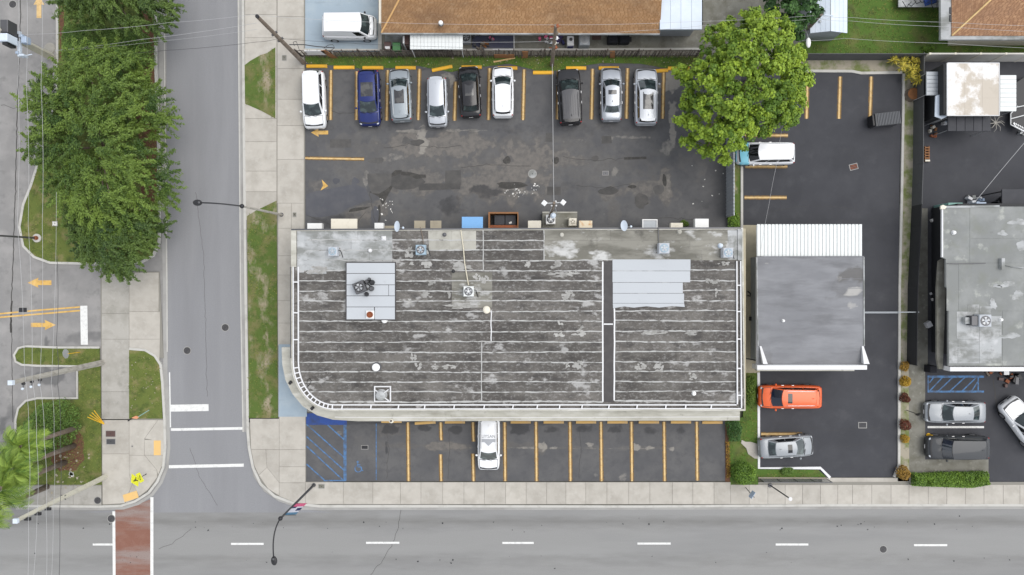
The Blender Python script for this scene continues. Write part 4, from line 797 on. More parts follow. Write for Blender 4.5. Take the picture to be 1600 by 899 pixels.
# ------------------------------------------------------------------ small grey building on the right of it
ZS = 3.2
sb = thing('small_building', 'small building with smooth grey roof and white corrugated rear canopy', 'building', P(1260, 480, 0))
MB().prism(PP([(1172.5, 403), (1320, 403), (1320, 562), (1172.5, 562)], 0), 0, ZS - .18).build('wall', M['metal_grey'], sb)
rg = grid_sheet('roof', 1182, 1350.5, 401, 578, ZS, .18, M['roof_grey'], {'dirt': [(1328, 430, 22, 12, .9), (1318, 445, 26, 20, .5), (1195, 560, 14, 22, .5), (1300, 468, 10, 6, .4), (1340, 572, 16, 10, .4)], 'pale': [(1333, 455, 14, 8, .9), (1332, 478, 14, 8, .8), (1310, 435, 6, 5, .5), (1195, 410, 12, 2, .9), (1200, 572, 20, 6, .4)]}, sb)
for y in (418, 436, 451, 486, 519, 552): ribbon(MB(), [P(1184 + random.uniform(0, 30), y, ZS)[:2], P(1265, y - .4, ZS)[:2], P(1349, y, ZS)[:2]], .035, ZS + .001, ZS + .007).build('lap_seam', M['roof_grey'], sb)
# slab body so that the sheet above is its top skin
a, b_ = P(1182, 578, ZS), P(1350.5, 401, ZS); MB().box(a[0], b_[0], a[1], b_[1], ZS - .18, ZS - .004).build('roof_slab', M['white'], sb)
ribbon(MB(), PP([(1350, 402), (1350.5, 541)], ZS + .05), .09, ZS - .1, ZS + .05).build('roof_edge', M['coat'], sb); ribbon(MB(), PP([(1182.6, 402), (1184.5, 541)], ZS + .04), .07, ZS - .1, ZS + .04).build('roof_edge', M['coat'], sb); ribbon(MB(), PP([(1182, 401.5), (1350, 401)], ZS + .03), .07, ZS, ZS + .03).build('roof_edge', M['roof_grey'], sb)
a, b_ = P(1183, 578, 3.75), P(1355, 571, 3.75)
MB().box(a[0], b_[0], a[1], b_[1], 2.6, 3.75, .02).build('front_parapet', M['white'], sb)
MB().box(P(1183, 0, 3.4)[0], P(1335, 0, 3.4)[0], a[1] - .14, a[1], 2.9, 3.4).build('parapet_ledge', M['wall_conc'], sb)
for xa, xb in ((1187.5, 1195), (1347, 1353)):
    pa = P(xa, 541, ZS + .02); x2 = P(xb, 575, 3.75); wd = .24 if xa < 1200 else .3
    MB().add([(pa[0] - .04, pa[1], ZS), (pa[0] + .10, pa[1], ZS), (x2[0] + .1, x2[1] + .35, ZS), (x2[0] - .1, x2[1] + .35, ZS), (pa[0] - .04, pa[1], ZS + .06), (pa[0] + .10, pa[1], ZS + .06), (x2[0] + wd, x2[1] + .30, 3.74), (x2[0] - wd * .5, x2[1] + .30, 3.74)],
             [(3, 2, 1, 0), (4, 5, 6, 7), (0, 1, 5, 4), (1, 2, 6, 5), (2, 3, 7, 6), (3, 0, 4, 7)]).build('parapet_wing', M['white'], sb)
cn = MB().prism(PP(rect(1182.5, 1347, 352, 400), 2.95), 2.80, 2.90).build('rear_canopy', M['metal_white'], sb)
n_ = 29
for k in range(n_):
    xa, xb = 1182.5 + 165 * k / n_, 1182.5 + 165 * (k + 1) / n_; pl_ = PP([(xa + .5, 350.5), (xb - .5, 350.5), (xb - .5, 400.5), (xa + .5, 400.5)], 2.95)
    MB().prism(pl_, 2.9, 2.955, .02).build('panel', M['metal_white'], cn)
for xx, lb in ((1171, 0),):
    solo('hose_coil', 'black hose coil in the passage between the two buildings', 'hose', MB().tube([P(1166 + 2, 468 - 6, .5), P(1172, 463, .5), P(1172.5, 459, .5), P(1168, 455, .5)], .06), M['black'])
solo('gate_bar', 'thin dark gate bar across the passage between the two buildings', 'gate', MB().tube([P(1166, 560.5, 1.2), P(1183, 563.5, 1.2)], .05), M['black'])
solo('meter_box', 'tiny black meter box on the passage floor', 'box', MB().box(P(1170, 0)[0], P(1173.5, 0)[0], P(0, 501)[1], P(0, 495)[1], .06, .3), M['black'])
# ------------------------------------------------------------------ right building
ZB = 3.6
rb = thing('right_building', 'greenish grey flat roofed building with a white front ledge at the right edge', 'building', P(1560, 450))
MB().prism(PP([(1455, 326), (1700, 326), (1700, 550), (1455, 550)], 0), 0, ZB - .2).build('wall', M['fence_bk'], rb)
MB().prism(PP([(1472, 323), (1640, 323), (1760, 323), (1760, 572), (1482, 572), (1482, 452), (1478, 448), (1478, 405), (1472, 402)], ZB), ZB - .2, ZB - .012).build('roof_slab', M['roof_green'], rb)
rbs = bpy.data.objects['roof_slab.001']
for r_ in (rect(1472.5, 1515, 324, 402), rect(1515.4, 1600, 324, 373), rect(1600.4, 1700, 324, 402), rect(1515.4, 1600, 373.4, 411), rect(1479, 1497.6, 411.4, 486), rect(1498, 1600, 411.4, 486), rect(1600.4, 1700, 402.4, 571), rect(1566.4, 1600, 486.4, 571), rect(1482.5, 1566, 486.4, 571)):
    rprism(0, 0, 0, 0, 'roof_green', ZB - .012, ZB + random.uniform(0, .004), 'roof_sheet', rbs, .006, r_)
for r_ in (rect(1495, 1530, 487, 530), rect(1512, 1530, 476, 487), rect(1530.4, 1548, 479, 530), rect(1530.4, 1565, 494, 568), rect(1483, 1496.6, 532, 568), rect(1497, 1530, 530.4, 568), rect(1548.3, 1565, 494, 530)):
    rprism(0, 0, 0, 0, 'coat', ZB + .003, ZB + .014 + random.uniform(0, .004), 'roof_patch', rbs, .004, r_)
for px, py, rx, ry in ((1590, 347, 14, 5), (1596, 385, 8, 8), (1575, 445, 14, 4), (1590, 462, 8, 8), (1575, 525, 16, 4), (1567, 365, 7, 4), (1558, 447, 6, 3), (1552, 476, 5, 8)): rprism(0, 0, 0, 0, 'coat', ZB + .004, ZB + .012, 'roof_patch', rbs, 0, wobble(px, py, rx, ry, 20, .5))
a, b_ = P(1484.5, 580.5, 3.5), P(1760, 573.5, 3.5); MB().box(a[0], b_[0], a[1], b_[1], 2.6, 3.5, .02).build('front_ledge', M['white'], rb)
ribbon(MB(), PP([(1473, 324), (1473, 402)], ZB + .08), .10, ZB - .1, ZB + .06).build('roof_edge', M['white'], rb); ribbon(MB(), PP([(1475, 323.5), (1562, 322.5)], ZB + .06), .16, ZB - .1, ZB + .05).build('roof_edge', M['coat'], rb)
MB().tube([P(1480, 412, ZB + .05), P(1496, 412.5, ZB + .05), P(1540, 411.6, ZB + .05)], .03).build('conduit', M['steel_dk'], rb); MB().box(P(1561, 0, ZB)[0], P(1566, 0, ZB)[0], P(0, 421, ZB)[1], P(0, 404, ZB)[1], ZB, ZB + .3).build('upstand', M['coat'], rb)
MB().tube([P(1566, 413, ZB + .1), P(1582, 417, ZB + .1), P(1600, 419, ZB + .1)], .05).build('conduit', M['coat'], rb)
MB().prism(PP([(1467, 408), (1474, 404), (1478, 450), (1473, 577), (1467, 577), (1464, 560), (1464, 450)], 2.8), 2.6, 2.8).build('side_ledge', M['dirty_conc'], rb)
solo('corner_cap', 'white cap stone at the upper left corner of the right building', 'roof cap', MB().prism(PP([(1470, 322), (1474, 320), (1480, 323), (1477, 327), (1470, 327)], 3.75), 3.62, 3.75, .03), M['cream'])
p = PP(rect(1566, 1700, 296, 325), 2.6); cp = thing('dark_canopy', 'flat charcoal canopy behind the right building', 'canopy', (*np.mean(p, 0), 0)); MB().prism(p, 2.48, 2.6).build('roof', M['charcoal'], cp)
for q in inset(ccw(p), .15): MB().tube([(q[0], q[1], 0), (q[0], q[1], 2.48)], .05).build('post', M['black'], cp)
# ------------------------------------------------------------------ shingled houses
def shingles(corners, rowh, wd, m, parent, name='shingles', prob=1.0):
    # corners: eave left, eave right, ridge right, ridge left (3-D)
    A, B, Cc, D = [np.array(c, float) for c in corners]; up = (D + Cc - A - B) / 2; Ls = np.linalg.norm(up); nr = int(Ls / rowh)
    nrm = np.cross(B - A, D - A); nrm /= np.linalg.norm(nrm); vs = []; tn = []
    for r in range(nr):
        t0, t1 = r / nr, min(1, (r + 1.15) / nr); l0, r0 = A + (D - A) * t0, B + (Cc - B) * t0; l1, r1 = A + (D - A) * t1, B + (Cc - B) * t1; W_ = np.linalg.norm(r0 - l0); n = max(1, int(W_ / wd)); off = random.random() / n
        us = [0] + [min(1, max(0, (k + random.uniform(-.2, .2)) / n + off)) for k in range(n)] + [1]
        for k in range(len(us) - 1):
            if us[k + 1] - us[k] < 1e-3: continue
            a, b = us[k] + .002, us[k + 1] - .002; h = .018 + random.uniform(-.004, .006)
            q = [l0 + (r0 - l0) * a + nrm * h, l0 + (r0 - l0) * b + nrm * h, l1 + (r1 - l1) * b + nrm * .003, l1 + (r1 - l1) * a + nrm * .003]
            q2 = [l0 + (r0 - l0) * a, l0 + (r0 - l0) * b, q[1], q[0]]; vs += q + q2; tn += [min(1, max(0, random.gauss(.4, .17)))] * 8
    v = np.array(vs) - np.array(org(parent)); me = npmesh(name, v, np.arange(len(v)).reshape(-1, 4), m, np.array(tn))
    o = bpy.data.objects.new(name, me); C.objects.link(o); o.parent = parent; o['kind'] = 'stuff'; ORG[o.name] = org(parent); return o
bh = thing('house', 'long house with orange brown shingle roof and a pale flat annex at the top', 'house', P(815, 10))
zE = 2.8; e0, e1 = P(596, 51.5, zE), P(1031, 52.5, zE); yr = e0[1] + 5.5; zg = zE + 1.7
def quadprism(c, m, name, par, t=.1):
    c = [np.array(q, float) for q in c]; b = MB(); b.add(list(c) + [q - np.array((0, 0, t)) for q in c], [(0, 1, 2, 3), (7, 6, 5, 4), (0, 4, 5, 1), (1, 5, 6, 2), (2, 6, 7, 3), (3, 7, 4, 0)]); return b.build(name, m, par)
w0, w1 = P(602, 0)[0], P(985, 0)[0]
MB().box(w0, w1, P(0, 56)[1], P(0, 56)[1] + 11, 0, zE - .11).build('wall', M['cream'], bh)
rs = quadprism([e0, e1, (e1[0], yr, zg), (e0[0] + 3.6, yr, zg)], M['shingle_or'], 'roof', bh)
shingles([e0, e1, (e1[0], yr, zg), (e0[0] + 3.6, yr, zg)], .13, .30, M['shingle_or'], rs)
wf = quadprism([(e0[0], e0[1] + 11, zE), e0, (e0[0] + 3.6, yr, zg), (e0[0] + 3.6, yr + .01, zg)], M['shingle_or'], 'roof_hip', bh)
shingles([(e0[0], e0[1] + 11, zE), e0, (e0[0] + 3.6, yr, zg), (e0[0] + 3.6, yr + .01, zg)], .13, .30, M['shingle_or'], wf)
MB().tube([(e0[0], e0[1], zE + .03), (e0[0] + 3.6, yr, zg + .03)], .07, 6).build('hip_cap', mat('hip_cap_tiles', (.48, .29, .12), .9), rs)
ribbon(MB(), [(e0[0], e0[1] - .03), (e1[0], e1[1] - .03)], .10, zE - .2, zE + .0).build('fascia', M['coat'], bh)
an0, an1 = P(1031, 46, 3.1), P(1097, -60, 3.1)
MB().box(P(1031, 0)[0] * .952, P(1092, 0)[0] * .95, P(0, 57)[1], an1[1], 0, 2.9).build('annex_wall', M['metal_grey'], bh)
MB().box(an0[0], an1[0], an0[1], an1[1], 2.9, 3.06).build('annex_roof', M['blue_conc'], bh); ar = bpy.data.objects['annex_roof']
for k in range(4):
    xa = an0[0] + (an1[0] - an0[0]) * k / 4; xb = an0[0] + (an1[0] - an0[0]) * (k + 1) / 4; MB().box(xa + .008, xb - .008, an0[1], an1[1], 3.06, 3.10, .006).build('annex_panel', M['metal_pale'], ar)
aw = thing('patio_awning', 'white corrugated patio awning beside the orange brown roof', 'awning', P(682, 66)); p = PP(rect(640.5, 723, 52.5, 77), 2.3)
MB().prism(p, 2.2, 2.27).build('deck', M['metal_white'], aw)
for k in range(15):
    xa, xb = 640.5 + 82.5 * k / 15, 640.5 + 82.5 * (k + 1) / 15; MB().prism(PP(rect(xa + .3, xb - .3, 52.5, 77), 2.31), 2.27, 2.31, .015).build('panel', M['metal_white'], aw)
for q in inset(ccw(p), .1): MB().tube([(q[0], q[1], 0), (q[0], q[1], 2.2)], .035).build('post', M['white'], aw)
h2 = thing('house', 'brown shingled house with a white gravel border at the top right corner', 'house', P(1560, 20)); zE = 2.8
f0 = P(1470, 62, zE); MB().box(P(1470, 0, zE)[0], 60, f0[1], f0[1] + 11, 2.55, zE).build('eave_slab', M['coat'], h2); MB().box(P(1480, 0)[0], 60, P(0, 72)[1], f0[1] + 10.5, 0, 2.55).build('wall', M['cream'], h2)
g0 = P(1487, 56, zE + .05); c4 = [g0, (58, g0[1], g0[2]), (58, g0[1] + 5, zE + 1.8), (g0[0] + 5, g0[1] + 5, zE + 1.8)]
r2 = quadprism(c4, M['shingle_br'], 'roof', h2); shingles(c4, .15, .3, M['shingle_br'], r2)
c5_ = [(g0[0], g0[1] + 10, g0[2]), g0, (g0[0] + 5, g0[1] + 5, zE + 1.8), (g0[0] + 5, g0[1] + 5.01, zE + 1.8)]; r3 = quadprism(c5_, M['shingle_br'], 'roof_hip', h2); shingles(c5_, .15, .3, M['shingle_br'], r3)
MB().tube([(g0[0], g0[1], g0[2] + .04), (g0[0] + 5, g0[1] + 5, zE + 1.85)], .07).build('hip_cap', M['yellow_pale'], r2)
for yy_ in (16, 28): MB().box(P(1483.5, 0, zE)[0], P(1486, 0, zE)[0], P(0, yy_ + 6, zE)[1], P(0, yy_ - 4, zE)[1], zE, zE + .08).build('roof_hatch', M['black'], h2)
# garden shed, blue grey
gs = thing('garden_shed', 'blue grey garden shed with a gabled metal roof on the lawn', 'shed', P(1290, 30)); ze, zr_ = 2.2, 2.65
xl, xr_, xm_ = P(1266, 0, ze)[0], P(1324, 0, ze)[0], P(1298, 0, zr_)[0]; yb = P(0, 50.5, 2.4)[1]; yt = yb + 5; wy = P(0, 65)[1]
MB().prism([(xl + .12, wy), (xr_ - .35, wy), (xr_ - .35, yt), (xl + .12, yt)], 0, ze).build('wall', M['metal_grey'], gs)
MB().add([(xl + .12, wy, ze), (xr_ - .35, wy, ze), (xm_ - .1, wy, zr_ - .03), (xl + .12, wy + .05, ze), (xr_ - .35, wy + .05, ze), (xm_ - .1, wy + .05, zr_ - .03)], [(0, 1, 2), (5, 4, 3), (0, 3, 4, 1), (1, 4, 5, 2), (2, 5, 3, 0)]).build('gable', M['metal_grey'], gs)
for a, b2, n2 in (((xl, ze), (xm_ - .012, zr_), 4), ((xm_ + .012, zr_), (xr_, ze), 4)):
    for k in range(n2):
        xa = a[0] + (b2[0] - a[0]) * k / n2 + .006; xb = a[0] + (b2[0] - a[0]) * (k + 1) / n2 - .006; za = a[1] + (b2[1] - a[1]) * k / n2; zb = a[1] + (b2[1] - a[1]) * (k + 1) / n2
        quadprism([(xa, yb, za), (xb, yb, zb), (xb, yt, zb), (xa, yt, za)], M['metal_pale'], 'roof_panel', gs, .05)
MB().tube([(xm_, yb, zr_ + .0), (xm_, yt, zr_ + .0)], .035).build('ridge_cap', M['metal_grey'], gs)
vent(1282, 33.5, 2.3, .12, .2, 'small dark vent on the blue grey shed roof', 'metal_grey')
# white roofed outbuilding on the right with awnings
ob = thing('outbuilding', 'outbuilding with a patched cream and white flat roof beside the black fence', 'outbuilding', P(1500, 150)); zo = 3.1
MB().prism(PP(rect(1440, 1512, 118, 192), 0), 0, zo - .15).build('wall', M['fence_bk'], ob); MB().prism(PP(rect(1480, 1562, 98, 181), zo), zo - .15, zo - .01).build('roof_slab', M['cream'], ob); os_ = bpy.data.objects['roof_slab.002']
for a in range(3):
    for b2 in range(3): rprism(1480.3 + 27.2 * a, 1480.3 + 27.2 * (a + 1), 98.3 + 27.5 * b2, 98.3 + 27.5 * (b2 + 1), 'cream_stain', zo - .01, zo + random.uniform(0, .004), 'roof_sheet', os_, .004)
ribbon(MB(), PP([(1480.5, 98.6), (1561.5, 98.6), (1561.5, 180.5), (1480.5, 180.5), (1480.5, 98.6)], zo + .02), .07, zo - .1, zo + .02).build('roof_edge', M['white'], ob)
def awning(pts, z, m, label, n, vertical=True, name='lean_to_awning', z2=None):
    p = PP(pts, z); t = thing(name, label, 'awning', (*np.mean(p, 0), 0)); MB().prism(p, z - .1, z - .03).build('deck', M[m], t)
    (x0, y0), (x1, y1) = pts[0], pts[2]
    for k in range(n):
        q = rect(x0 + (x1 - x0) * k / n + .35, x0 + (x1 - x0) * (k + 1) / n - .35, y0, y1) if vertical else rect(x0, x1, y0 + (y1 - y0) * k / n + .35, y0 + (y1 - y0) * (k + 1) / n - .35)
        MB().prism(PP(q, z), z - .03, z + .01, .012).build('panel', M[m], t)
    for q in inset(ccw(p), .1): MB().tube([(q[0], q[1], 0), (q[0], q[1], z - .1)], .03).build('post', M['steel'], t)
    return t
awning(rect(1447.5, 1468, 112, 149), 2.2, 'metal_grey', 'small grey corrugated lean to awning by the black fence', 6, False)
awning([(1562.5, 117.5), (1588, 117.5), (1588, 174), (1562.5, 174)], 2.6, 'metal_white', 'white ribbed lean to awning on the right of the patched cream roof', 8, False)
awning(rect(1481, 1548, 181.5, 205), 2.2, 'charcoal', 'charcoal awning below the patched cream roof', 5, True)
p = PP([(1468, 118), (1479, 108), (1479, 183), (1472, 186), (1461, 182), (1462, 150), (1468, 148)], 2.4); t = thing('side_awning', 'pale blue sloped awning sheet left of the patched cream roof', 'awning', (*np.mean(p, 0), 0)); MB().prism(p, 2.3, 2.4).build('sheet', M['metal_pale'], t); MB().tube([(p[3][0], p[3][1], 0), (p[3][0], p[3][1], 2.3)], .04).build('post', M['steel'], t)
# ------------------------------------------------------------------ fences
def panel_fence(label, pts, h, m, wd=1.83, name='panel_fence', post=None, t=.05, ribs=0, postw=.06):
    post = post or m
    w_ = [np.array(P(*q)[:2]) for q in pts]; th = thing(name, label, 'fence', (*w_[0], 0))
    for a, b in zip(w_[:-1], w_[1:]):
        L_ = np.linalg.norm(b - a); n = max(1, round(L_ / wd)); d = (b - a) / L_; rot = math.atan2(d[1], d[0])
        for k in range(n):
            c = a + d * L_ * (k + .5) / n; pn = MB().obox(*c, L_ / n - postw - .01, t, .05, h + random.uniform(-.01, .01), rot).build('panel', M[m], th)
            if ribs:
                for j in range(ribs):
                    cc = a + d * L_ * (k + (j + .5) / ribs) / n; MB().obox(*cc, L_ / n / ribs * .55, t + .05, .05, h - .02, rot).build('rib', M[m], pn)
            pp_ = a + d * L_ * k / n; MB().obox(*pp_, postw, postw, 0, h + .015, rot).build('post', M[post], th)
        MB().obox(*b, postw, postw, 0, h + .04, rot).build('post', M[post], th)
    return th
panel_fence('grey panel fence along the lawn above the sandy strip', [(1240, 94.5), (1440, 94.5)], 1.65, 'fence_dk')
panel_fence('dark grey panel fence right of the long grassy strip', [(1427.5, 92), (1426, 260), (1424, 322)], 1.5, 'fence_dk')
panel_fence('black panel fence beside the right building', [(1424, 323), (1418, 450), (1416.5, 568)], 1.5, 'fence_bk')
panel_fence('white block fence behind the patched cream roof', [(1432, 96), (1700, 96)], 1.9, 'fence_wh', 1.95, 'block_fence', 'cream', .12, 0, .16)
panel_fence('pale ribbed metal fence beside the tree and the planted strip', [(1135, 205), (1135, 340)], 2.0, 'metal_grey', 1.2, 'metal_fence', 'steel', .05, 4, .06)
pf = thing('picket_fence', 'long weathered wooden picket fence behind the parked cars', 'fence', (*P(778, 90)[:2], 0))
x0, x1, yf = P(470, 0)[0], P(1088, 0)[0], P(0, 90.5)[1]; vm = []
for k in range(6):
    w_ = random.uniform(.06, .10); h_ = random.uniform(1.45, 1.8); o = MB().prism([(-w_ / 2, 0), (w_ / 2, 0), (w_ / 2, .025), (-w_ / 2, .025)], 0, h_, .008)
    vm.append((o, h_))
pk = [v[0].build('picket', M['wood_dk'], pf, True) for v in vm]
n_ = 215
for k in range(n_):
    o = pk[k] if k < 6 else pk[random.randrange(6)].copy()
    if k >= 6: C.objects.link(o); o.parent = pf
    o.location = (x0 + (x1 - x0) * (k + random.uniform(-.2, .2)) / n_ - org(pf)[0], yf - org(pf)[1] + random.uniform(-.02, .02), .05); o.rotation_euler = (random.gauss(0, .04), random.gauss(0, .07), 0)
for z in (.35, 1.0, 1.5): MB().box(x0, x1, yf + .03, yf + .07, z, z + .09).build('rail', M['wood_dk'], pf)
for k in range(14): MB().box(x0 + (x1 - x0) * k / 13 - .05, x0 + (x1 - x0) * k / 13 + .05, yf + .075, yf + .16, 0, 1.75).build('post', M['wood_dk'], pf)
def lean_board(px, py, lx, h, rot, m, label, lean=-.5):
    x, y, _ = P(px, py); o = solo('board', label, 'board', MB().box(-lx / 2, lx / 2, -.02, .02, 0, h), M[m]); o.location = (x, P(px, 91.3)[1], .06 if h > 1.2 or lx > 1.65 else .85); o.rotation_euler = (0, rot, 0); return o
lean_board(523, 92, .5, 1.9, -.25, 'wood_or', 'orange board leaning on the picket fence near its left end', -.25)
lean_board(500, 90, 1.6, 1.0, 0, 'white', 'white sheet of board leaning on the left end of the picket fence', -.9)
lean_board(788, 91, 1.7, .9, 0, 'wood_or', 'wide reddish board against the middle of the picket fence', -.12); lean_board(820, 91, .5, 1.6, 0, 'wood_or', 'narrow orange board against the picket fence left of the timber pole', -.1); lean_board(957, 91, .4, 1.7, -.15, 'wood_or', 'short orange board against the right part of the picket fence', -.12)
lf = thing('chain_fence', 'low wire fence on posts along the sidewalk below the grey sedan', 'fence', P(1238, 747))
for k in range(5):
    x, y, _ = P(1186 + 26 * k, 747.5); MB().tube([(x, y, 0), (x, y, 1.2)], .035).build('post', M['steel_dk'], lf)
a, b_ = P(1186, 747.5), P(1291, 748)
for z in (.25, .5, .75, 1.0, 1.18): MB().tube([(a[0], a[1], z), (b_[0], b_[1], z)], .018 if z < 1.1 else .03, 5).build('rail_wire', M['steel_dk'], lf)
mesh_ = MB(); n_ = 60
for k in range(n_): xx = a[0] + (b_[0] - a[0]) * k / n_; mesh_.tube([(xx, a[1], .2), (xx, a[1], 1.18)], .007, 4, False)
o = mesh_.build('mesh_wire', M['steel'], lf); o['kind'] = 'stuff'
# ------------------------------------------------------------------ cars
PAINT = {}
def paint(name, col, metal=0., rough=.3):
    if name not in PAINT: PAINT[name] = mat('car_paint_' + name, col, rough, metal, coat=.25, spec=.4)
    return PAINT[name]
def patch(c00, c10, c11, c01, nu, nv, bulge=(0, 0, 0), a=(0, 1), b=(0, 1), off=0.):
    c00, c10, c11, c01 = [np.array(c, float) for c in (c00, c10, c11, c01)]; bu = np.array(bulge, float)
    nrm = np.cross(c10 - c00, c01 - c00); nrm /= -(np.linalg.norm(nrm) + 1e-9); vs = []
    for j in range(nv + 1):
        v = b[0] + (b[1] - b[0]) * j / nv
        for i in range(nu + 1):
            u = a[0] + (a[1] - a[0]) * i / nu; p = (c00 * (1 - u) + c10 * u) * (1 - v) + (c01 * (1 - u) + c11 * u) * v
            vs.append(p + bu * (4 * u * (1 - u)) * (1.0) + nrm * off)
    fs = [(j * (nu + 1) + i, j * (nu + 1) + i + 1, (j + 1) * (nu + 1) + i + 1, (j + 1) * (nu + 1) + i) for j in range(nv) for i in range(nu)]
    return vs, fs
def car(label, front, rear, W, Ht, st, pcol, kind='suv', axis='y', roofcol=None, frontcol=None, sun=None, sunm='pano', rails=None, group='cars parked in the lots', z0=.035, name='parked_car', glassm='glass', nwin=2, cat='car', belt=None, wt=None, trim=None, ribs=False):
    F = np.array(P(*front, .8)[:2]); R = np.array(P(*rear, .8)[:2]); ctr = (F + R) / 2; L = np.linalg.norm(F - R); ax = (F - R) / L; rot = math.atan2(ax[1], ax[0])
    t = thing(name, label, cat, (*ctr, z0), rot, group); ORG[t.name] = (0, 0, 0)
    def X(val, z):
        w_ = P(val if axis == 'x' else 800, val if axis == 'y' else 449.5, z); i = 0 if axis == 'x' else 1; return (w_[i] - ctr[i]) / ax[i]
    sed = kind == 'sedan'; van = kind == 'van'
    zh0, zh1 = (.66, .94) if sed else (.86, 1.14) if van else (.80, 1.06)       # hood front, cowl
    zb = (.95 if sed else 1.15 if van else 1.05); zt_ = (1.0 if sed else zb + .02)
    if isinstance(st, dict): xw, xf, xr, xb = st['w'], st['f'], st['r'], st['b']
    else: xw, xf, xr, xb = X(st[0], zh1 + .02), X(st[1], Ht), X(st[2], Ht), X(st[3], zb + .05)
    xb = max(xb, -L / 2 + .06); xr = max(xr, xb + .05)
    half = L / 2
    S_ = [1, .985, .955, .90, .80, .62, .45, .2, 0, -.2, -.45, -.62, -.80, -.90, -.955, -.985, -1]
    pl_ = [.70, .80, .88, .93, .975, .995, 1, 1, 1, 1, 1, .995, .98, .95, .91, .85, .78]
    vs = []; fs = []; ns = 0; prof = []
    for s_, p_ in zip(S_, pl_):
        x = s_ * half; w_ = W / 2 * p_
        if x > xw: u = (x - xw) / (half - xw); zt = zh1 + (zh0 - zh1) * u ** 1.6
        elif x > xb: u = (x - xb) / (xw - xb); zt = zb + (zh1 - zb) * u * .5
        else: u = (x - xb) / (-half - xb + 1e-6); zt = (zb + (zt_ - zb)) - (.10 if sed else .04) * u
        e = {1: .74, .985: .88, .955: .96, -.955: .98, -.985: .93, -1: .82}.get(s_, 1); zt *= e; zl = .24 if abs(s_) < .9 else .30
        prof.append((x, w_, zt))
        half_s = [(.86 * w_, zl), (.97 * w_, zl + .07), (1.0 * w_, .52 if zt > .62 else zt * .7), (.99 * w_, zt - .20 if zt > .75 else zt * .85), (.945 * w_, zt - .06), (.86 * w_, zt - .005), (.5 * w_, zt + .022), (0, zt + .03)]
        ring = half_s + [(-y, z) for y, z in half_s[-2::-1]]; ns = len(ring); vs += [(x, y, z) for y, z in ring]
    for i in range(len(S_) - 1):
        for k in range(ns - 1): fs.append((i * ns + k, i * ns + k + 1, (i + 1) * ns + k + 1, (i + 1) * ns + k))
        fs.append((i * ns + ns - 1, i * ns, (i + 1) * ns, (i + 1) * ns + ns - 1))
    fs += [tuple(range(ns))[::-1], tuple(range((len(S_) - 1) * ns, len(S_) * ns))]
    body = MB().add(vs, fs).build('body', pcol, t, True, sharp=50)
    def ztop(x):
        for (xa, wa, za), (xc, wc, zc) in zip(prof[:-1], prof[1:]):
            if xa >= x >= xc: u = (xa - x) / (xa - xc + 1e-9); return za + (zc - za) * u, wa + (wc - wa) * u
        return prof[-1][2], prof[-1][1]
    # greenhouse
    wb = W / 2 * (.86 if not van else .93); wt = W / 2 * (wt or (.64 if sed else .72 if not van else .80)); ze = Ht - .05; zc = zh1 + .0
    wr = wt * .96; wrb = wb * (.90 if sed else .92)
    rc = roofcol or pcol; cab = MB()
    zrb = ztop(xb)[0] - .02
    A = [(xw, wb * .96, zc), (xw, -wb * .96, zc), (xf, -wt, ze), (xf, wt, ze)]
    B = [(xb, -wrb, zrb), (xb, wrb, zrb), (xr, wr, ze), (xr, -wr, ze)]
    fb, rbg = (.16, 0, 0), (-.10 if not van else -.02, 0, 0)
    n = 10
    cab.add(*patch(*A, n, 4, fb)); cab.add(*patch(*B, n, 4, rbg))
    cab.add(*patch((xb, wrb, zrb), (xw, wb * .96, zc), (xf, wt, ze), (xr, wr, ze), 6, 3, (0, .03, 0))); cab.add(*patch((xw, -wb * .96, zc), (xb, -wrb, zrb), (xr, -wr, ze), (xf, -wt, ze), 6, 3, (0, -.03, 0)))
    cab.build('cabin', pcol, t, True, smooth=True)
    # roof skin: grid with crown and curved front and rear edges
    nu, nv = 10, 8; vs = []
    for j in range(nv + 1):
        for i in range(nu + 1):
            u = i / nu; v = j / nv; y = (wt + (wr - wt) * v) * (2 * u - 1); k = 1 - (2 * u - 1) ** 2
            x = xf + (xr - xf) * v + fb[0] * k * (1 - v) + rbg[0] * k * v; z = ze + .055 * k * (1 - abs(2 * v - 1) ** 4 * .5) + .02 * (1 - (2 * v - 1) ** 2) + .004
            vs.append((x, y, z))
    fs = [(j * (nu + 1) + i, (j + 1) * (nu + 1) + i, (j + 1) * (nu + 1) + i + 1, j * (nu + 1) + i + 1) for j in range(nv) for i in range(nu)]
    rf_ = MB().add(vs, fs).build('roof', rc, t, True, smooth=True)
    def zroof(x, y):
        v = (x - xf) / (xr - xf + 1e-9); k = max(0, 1 - (y / wt) ** 2); return ze + .055 * k * (1 - abs(2 * v - 1) ** 4 * .5) + .02 * (1 - (2 * v - 1) ** 2) + .004
    MB().add(*patch(*A, n, 4, fb, (.045, .955), (.04, .97), .008)).build('windshield', M[glassm], t, True, smooth=True)
    if not van: MB().add(*patch(*B, n, 3, rbg, (.07, .93), (.18 if sed else .12, .95), .008)).build('rear_window', M[glassm if sed else 'glass_side'], t, True, smooth=True)
    for sg in (1, -1):
        q = ((xb, wrb, zrb), (xw, wb * .96, zc), (xf, wt, ze), (xr, wr, ze)) if sg > 0 else ((xw, -wb * .96, zc), (xb, -wrb, zrb), (xr, -wr, ze), (xf, -wt, ze))
        rng_ = [(.06, .36), (.39, .66), (.69, .93)] if not van else [(.77, .95)]
        if sed: rng_ = [(.16, .47), (.50, .86)]
        for a, b in rng_:
            if sg < 0: a, b = 1 - b, 1 - a
            MB().add(*patch(*q, 3, 2, (0, .03 * sg, 0), (a, b), (.12, .90), .010)).build('side_window', M['glass_side'], t, True)
